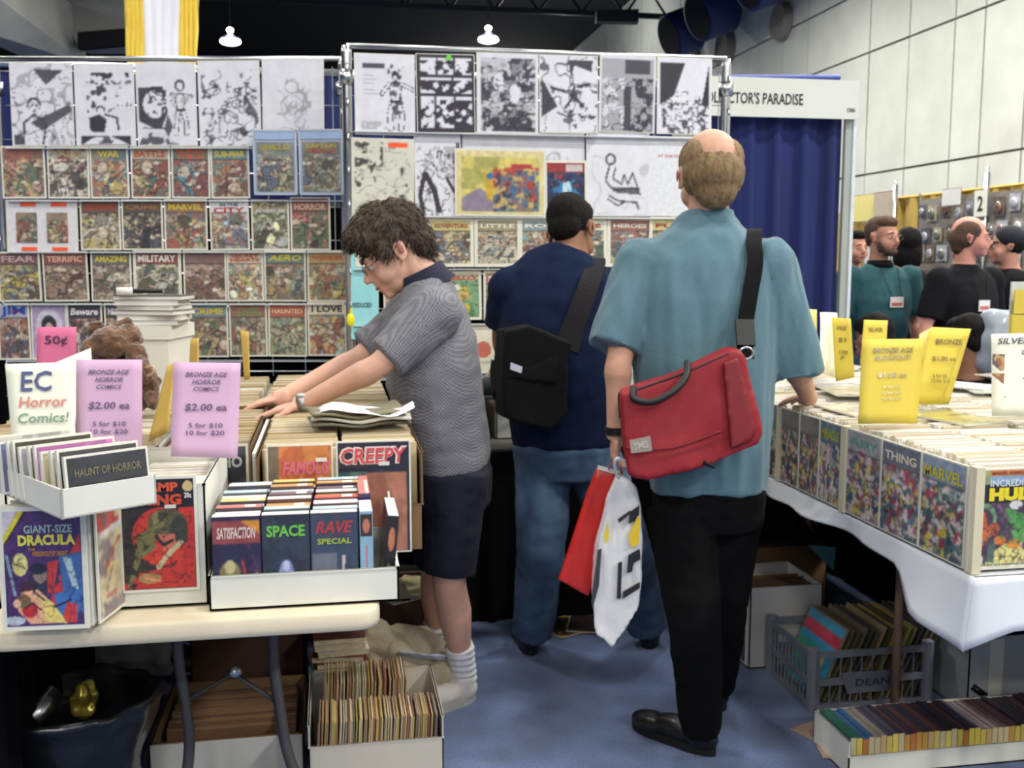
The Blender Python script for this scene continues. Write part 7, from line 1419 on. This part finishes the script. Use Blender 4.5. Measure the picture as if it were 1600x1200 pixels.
# ------------------------------------------------------------ people farther down the aisle
def stand(px, py, d, fwd, label, shirt, pants, skin, hairm, hair='short', H=1.78, group=None, hlook=None, glasses=False, beard=False, sleeve=.8, cross=False, wide=1.0, shoes=None, base_z=0.0, sit=False, **kw):
    f = nv(fwd); r_ = np.cross(f, UZ); hd = P(px, py, d); k = H/1.78; z0 = hd[2]-1.655*k if not sit else 0.0
    z0 = 0.0; o = V(hd[0], hd[1], 0)-f*.02; q = lambda x, y, z: o+r_*x+f*y+UZ*z*k
    if sit: q0 = lambda x, y, z: o+r_*x+f*y+UZ*z
    hz = hd[2]; dz = hz-(1.655*k)
    if not sit: q = lambda x, y, z: o+r_*x+f*y+UZ*(z*k+dz*z/1.655)
    else: q = lambda x, y, z: o+r_*x+f*y+UZ*(hz-1.655+z)
    w = wide
    D = dict(base=V(o[0], o[1], 0), label=label, group=group, fwd=f, skin=skin, voxel=.009, smooth=4, cvox=.012, csmooth=4, hs=1.03, hairvox=.008, hairm=hairm, hair=hair, glasses=glasses, beard=beard,
        head=q(0, .02, 1.655), hf=nv(hlook if hlook is not None else f), hu=UZ, neck=q(0, -.01, 1.51),
        torso=[(q(0, 0, .94), .165*w, .125*w), (q(0, 0, 1.0), .172*w, .135*w), (q(0, .01, 1.12), .178*w, .145*w), (q(0, .01, 1.26), .192*w, .135*w), (q(0, 0, 1.38), .200*w, .115), (q(0, -.01, 1.45), .15, .09), (q(0, -.01, 1.50), .07, .065)],
        shirt=shirt, slr=(.082, .074), pants=pants, prad=(.10, .075, .06), hiprad=(.165*w, .125*w), shoes=shoes or mat('black_leather_shoe', ()), foldscale=(7, 7, 6))
    for sd, s in (('l', -1), ('r', 1)):
        D['sh'+sd] = q(s*.195*w, 0, 1.40)
        if cross: D['el'+sd] = q(s*.25*w, .10, 1.14); D['wr'+sd] = q(-s*.02, .22, 1.16+.02*s); D['hand'+sd] = (nv(-r_*s+f*.1), -f, s, .2)
        else: D['el'+sd] = q(s*.26*w, -.02, 1.11); D['wr'+sd] = q(s*.27*w, .06, .86); D['hand'+sd] = (nv(DN+f*.2), -r_*s, s, .35)
        D['hp'+sd] = q(s*.09, 0, .90)
        if sit: D['hp'+sd] = q(s*.09, .02, .92); z_ = D['hp'+sd][2]; D['kn'+sd] = o+r_*s*.11+f*.42+UZ*(z_); D['an'+sd] = o+r_*s*.11+f*.44+UZ*.09; D['he'+sd] = o+r_*s*.11+f*.40; D['to'+sd] = o+r_*s*.11+f*.66
        else: D['kn'+sd] = q(s*.10, .02, .49); D['an'+sd] = q(s*.11, -.01, .09); D['he'+sd] = q(s*.11, -.07, 0)*V(1, 1, 0); D['to'+sd] = q(s*.12, .20, 0)*V(1, 1, 0)
    D.update(kw); t, L, M = person(D); return t, q, r_, f
def badge(t, q, r_, f, x, y, z, lb=None):
    c = q(x, y, z); b = MB(); b.obox(c, r_*.045, f*.002, UZ*.032); bo = b.build('name_badge', mat('white_badge', (232, 228, 226), .4), t)
    b = MB(); b.obox(c+f*.003-UZ*.012, r_*.036, f*.001, UZ*.010); b.build('badge_stripe', mat('red_badge_print', (206, 110, 100), .5), bo)
    b = MB(); b.tube([q(.06, .10, 1.46), c+r_*.03+UZ*.03], .0025, 5); b.tube([q(-.06, .10, 1.46), c-r_*.03+UZ*.03], .0025, 5); b.build('lanyard', M_dark, bo)
M_sk1 = skinmat('ruddy_skin', (196, 140, 116)); M_hb = mat('brown_hair', (86, 62, 46), .8, .2, 60, bump=.5, bscale=120); M_hk = mat('near_black_hair', ())
M_jean = mat('blue_denim', ()); M_blk = mat('black_cotton_shirt', (20, 20, 24), .9, .15, 30, spec=.2)
f1_ = nv(-FH+RT*.25)
t, q, r_, f = stand(1379, 371, 6.3, f1_, 'smiling bearded man with glasses in a dark teal polo shirt and name badge', mat('dark_teal_polo', (34, 78, 84), .9, .1, 30), M_jean, M_sk1, M_hb, 'short', hlook=nv(-FH+RT*.6), glasses=True, beard=True, wide=1.08, H=1.74)
badge(t, q, r_, f, -.02, .165, 1.25)
b = MB(); nkk = q(0, 0, 1.5); b.tube([nkk-UZ*.03, nkk+UZ*.012], [.085, .072], 18); b.build('collar', M_blk, t, True)
t, q, r_, f = stand(1516, 372, 6.0, nv(-FH+RT*.5), 'balding man with glasses in a black polo shirt with badge, looking right', M_blk, M_dark, skinmat('pale_pink_skin', (214, 150, 130)), M_hb, 'bald', hlook=nv(RT-FH*.35), glasses=True, wide=1.1, H=1.76)
badge(t, q, r_, f, .03, .165, 1.25)
t, q, r_, f = stand(1572, 385, 6.75, nv(-RT+FH*.1), 'man in a black cap and black t-shirt facing left', M_blk, M_dark, M_sk1, M_hk, 'cap', hlook=nv(-RT+FH*.2), wide=1.05, H=1.7)
c = q(0, .0, 1.70); b = MB(); b.ell(c+UZ*.012, (.098, .098, .085)); o = remesh(b, 'cap_crown', .008, mat('black_cap', (24, 26, 34), .85), 3, t); b = MB(); b.ell(c+f*.12-UZ*.015, (.06, .06, .010)); b.build('cap_brim', mat('black_cap', ()), o, True)
stand(1418, 386, 6.9, nv(FH+RT*.3), 'black haired person in a black top turned away behind the teal polo man', M_blk, M_jean, M_sk1, M_hk, 'long', H=1.66)
stand(1336, 388, 7.5, nv(-FH+RT*.3), 'man in dark clothes half hidden by the booth post', mat('dark_green_shirt', (26, 34, 34), .9), M_jean, M_sk1, M_hk, 'short', H=1.66)
def stool(o, f, lb):
    t = empty('folding_chair', V(o[0], o[1], 0), lb, 'chair'); b = MB(); r_ = np.cross(f, UZ); c = V(o[0], o[1], .41)
    b.obox(c, r_*.19, f*.19, UZ*.015); b.build('seat', M_black, t)
    for sx in (-1, 1):
        for sy in (-1, 1): b = MB(); b.tube([c+r_*sx*.17+f*sy*.17, V(*(c+r_*sx*.18+f*sy*.2)[:2], 0)], .011, 8); b.build('leg', M_leg, t, True)
    b = MB(); b.obox(c-f*.2+UZ*.33, r_*.18, f*.008, UZ*.08); b.build('backrest', M_black, t)
for px, py, d, lb, sh in ((1366, 533, 4.9, 'dark haired seated person behind the narrow yellow sign, only the head top showing', mat('dark_green_shirt', ())), (1512, 536, 4.7, 'seated person with dark hair in black behind the tilted yellow signs', M_blk)):
    t, q, r_, f = stand(px, py, d, nv(-RT*.15+FH), lb, sh, M_dark, mat('tanned_skin', ()), M_hk, 'short', sit=True, hlook=nv(-RT*.3+FH-UZ*.4), wide=1.05)
    oo = q(0, 0, 0); stool(oo, f, 'folding chair under the seated person '+('behind the narrow yellow sign' if px < 1400 else 'behind the tilted yellow signs'))
# pale bag and bright box right of the seated people
t = empty('stuffed_bag', P(1555, 540, 4.6), 'light grey plastic bag bulging behind the white picture sign', 'bag')
b = MB(); b.ell(P(1560, 540, 4.65), (.13, .12, .17)); b.ell(P(1590, 560, 4.6), (.12, .1, .13)); remesh(b, 'bag_body', .012, mat('grey_plastic_bag', (150, 160, 172), .4, coat=.3), 3, t, lambda co, no: np.array([.02*noise.noise(Vector(x*12)) for x in co]))
b = MB(); b.tube([P(1560, 505, 4.65), P(1566, 490, 4.65), P(1574, 505, 4.65)], .006, 6); b.build('handle', mat('grey_plastic_bag', ()), t, True)
t = empty('display_stand', P(1590, 520, 4.3), 'clear display stand with yellow card at the right edge behind the picture sign', 'display')
b = MB(); b.box(*(P(1578, 495, 4.3)-V(0, 0, .0)), *(P(1640, 440, 4.3)+V(0, .02, 0))); b.build('holder', mat('clear_holder', (200, 205, 200), .2, coat=1), t)
b = MB(); q_ = P(1578, 490, 4.28); b.box(q_[0]+.01, q_[1]-.012, q_[2], q_[0]+.12, q_[1]-.006, q_[2]+.10); b.build('yellow_card', M_yl, t)
b = MB(); q2 = P(1578, 520, 4.28); b.box(q2[0], q2[1]-.01, zTop, q2[0]+.15, q2[1]+.01, q_[2]-.005); b.build('yellow_board', M_yl, t)

# ---- merchandise hanging on the yellow drape: carded figures in blister packs
r = random.Random(12); xm_ = XD-.22
M_peg = mat('peg_board_grey', (126, 120, 112), .8, scale=30, color2=(150, 144, 134))
ya_, yb2_ = PX(1432, 300, xm_)[1], 7.0
t = empty('peg_board', (xm_+.06, ya_, 1.2), 'grey mesh peg panel standing in front of the yellow drape', 'panel')
b = MB(); b.box(xm_+.05, yb2_, .8, xm_+.075, ya_, 2.36); b.build('panel_board', M_peg, t)
for yy in (ya_, yb2_): b = MB(); b.tube([(xm_+.06, yy, 0), (xm_+.06, yy, 2.45)], .02, 8); b.build('panel_post', M_chrome, t)
cols = [(200, 202, 206), (150, 150, 156), (120, 110, 100), (170, 160, 150), (214, 214, 216), (96, 100, 110), (140, 120, 100), (190, 180, 150)]
cn2 = dict(zip(cols, ('silver white', 'grey', 'brown', 'beige grey', 'white', 'slate', 'tan', 'cream')))
n_ = 0
for row in range(4):
    y = ya_-.15-.1*(row % 2)
    while y > 8.2:
        z = 2.28-row*.30+r.uniform(-.04, .04); c = cols[r.randrange(8)]; w = r.uniform(.08, .13); h = r.uniform(.18, .26)
        t = empty('blister_pack', (xm_+.02, y, z-h), '%s blister pack, %s from the top and %s on the peg panel' % (cn2[c], ('first row', 'second row', 'third row', 'fourth row')[row], 'far end' if y > 13 else 'middle' if y > 10.5 else 'near end'), 'package', 'blister packs on the peg panel by the yellow drape')
        b = MB(); b.box(-.004, -w, 0, .004, w, h); lchild('card', b.mesh('card', mat('bcard_%d' % c[0], c, .6, scale=9, color2=tuple(v*.6 for v in c))), t)
        b = MB(); b.ell((-.02, 0, h*.45), (.028, w*.62, h*.32)); lchild('bubble', b.mesh('bubble', mat('bubble_%d' % (n_ % 4), ((170, 170, 176), (120, 130, 120), (150, 110, 90), (206, 206, 210))[n_ % 4], .15, scale=25, color2=((90, 90, 96), (60, 60, 60), (70, 50, 46), (140, 140, 150))[n_ % 4], coat=1), True), t)
        y -= w*2+r.uniform(.03, .14); n_ += 1
for px, py, w, h, m, lb, tx in ((1486, 308, .42, .22, M_white, 'white rectangular sign pinned above the blister packs', None), (1532, 318, .26, .34, M_cream, 'white sign with a dark numeral 2 beside the metal upright', '2'), (1352, 325, .9, .42, mat('pale_yellow_paper', ()), 'pale poster on the distant booth left of the yellow drape', None), (1380, 322, .36, .42, mat('beige_print', (186, 172, 150), .8), 'small dark red framed poster on the distant booth', None)):
    XX = xm_-.06 if px > 1400 else XD-.15-.05*(px > 1370); p = PX(px, py, XX); t = empty('wall_sign', p-UZ*h/2, lb, 'sign', None, -math.pi/2)
    if px > 1400: w_ = w
    else: w_ = w*1.6
    b = MB(); b.box(-w_/2, -.004, 0, w_/2, .004, h); lchild('sign_board', b.mesh('sign_board', m), t)
    b = MB(); b.box(-w_/2-.012, .004, -.012, w_/2+.012, .010, h+.012); lchild('frame', b.mesh('frame', mat('dark_red_frame', (120, 46, 34), .7) if 'red framed' in lb else M_peg), t)
    if tx: lchild('lettering', text_mesh(tx, .12, .2, M_ink), t, (0, -.006, h/2), (math.pi/2, 0, 0))
# distant counter with goods between the booth post and the yellow drape
t = empty('display_counter', (7.6, 11.5, 0), 'dark draped counter in front of the yellow drape behind the standing men', 'table')
b = MB(); b.box(6.9, 8.2, .80, 8.0, 16, .84); b.build('counter_top', M_dkbox, t); drape('counter_skirt', 6.9, 16, 6.9, 8.2, 0, .8, M_skirt, t, .4, .03, 2)
# black cloth closing the booth below the left rack
t = empty('black_backdrop', (0, 5.2, 0), 'black cloth hanging behind the lower half of the comic racks', 'curtain')
drape('drape', -2.6, 5.35, 1.5, 5.18, 0, 1.72, M_skirt, t, .2, .03, 21)
b = MB(); b.tube([(-2.6, 5.35, 1.73), (1.5, 5.18, 1.73)], .012, 6); b.build('rod', M_black, t)
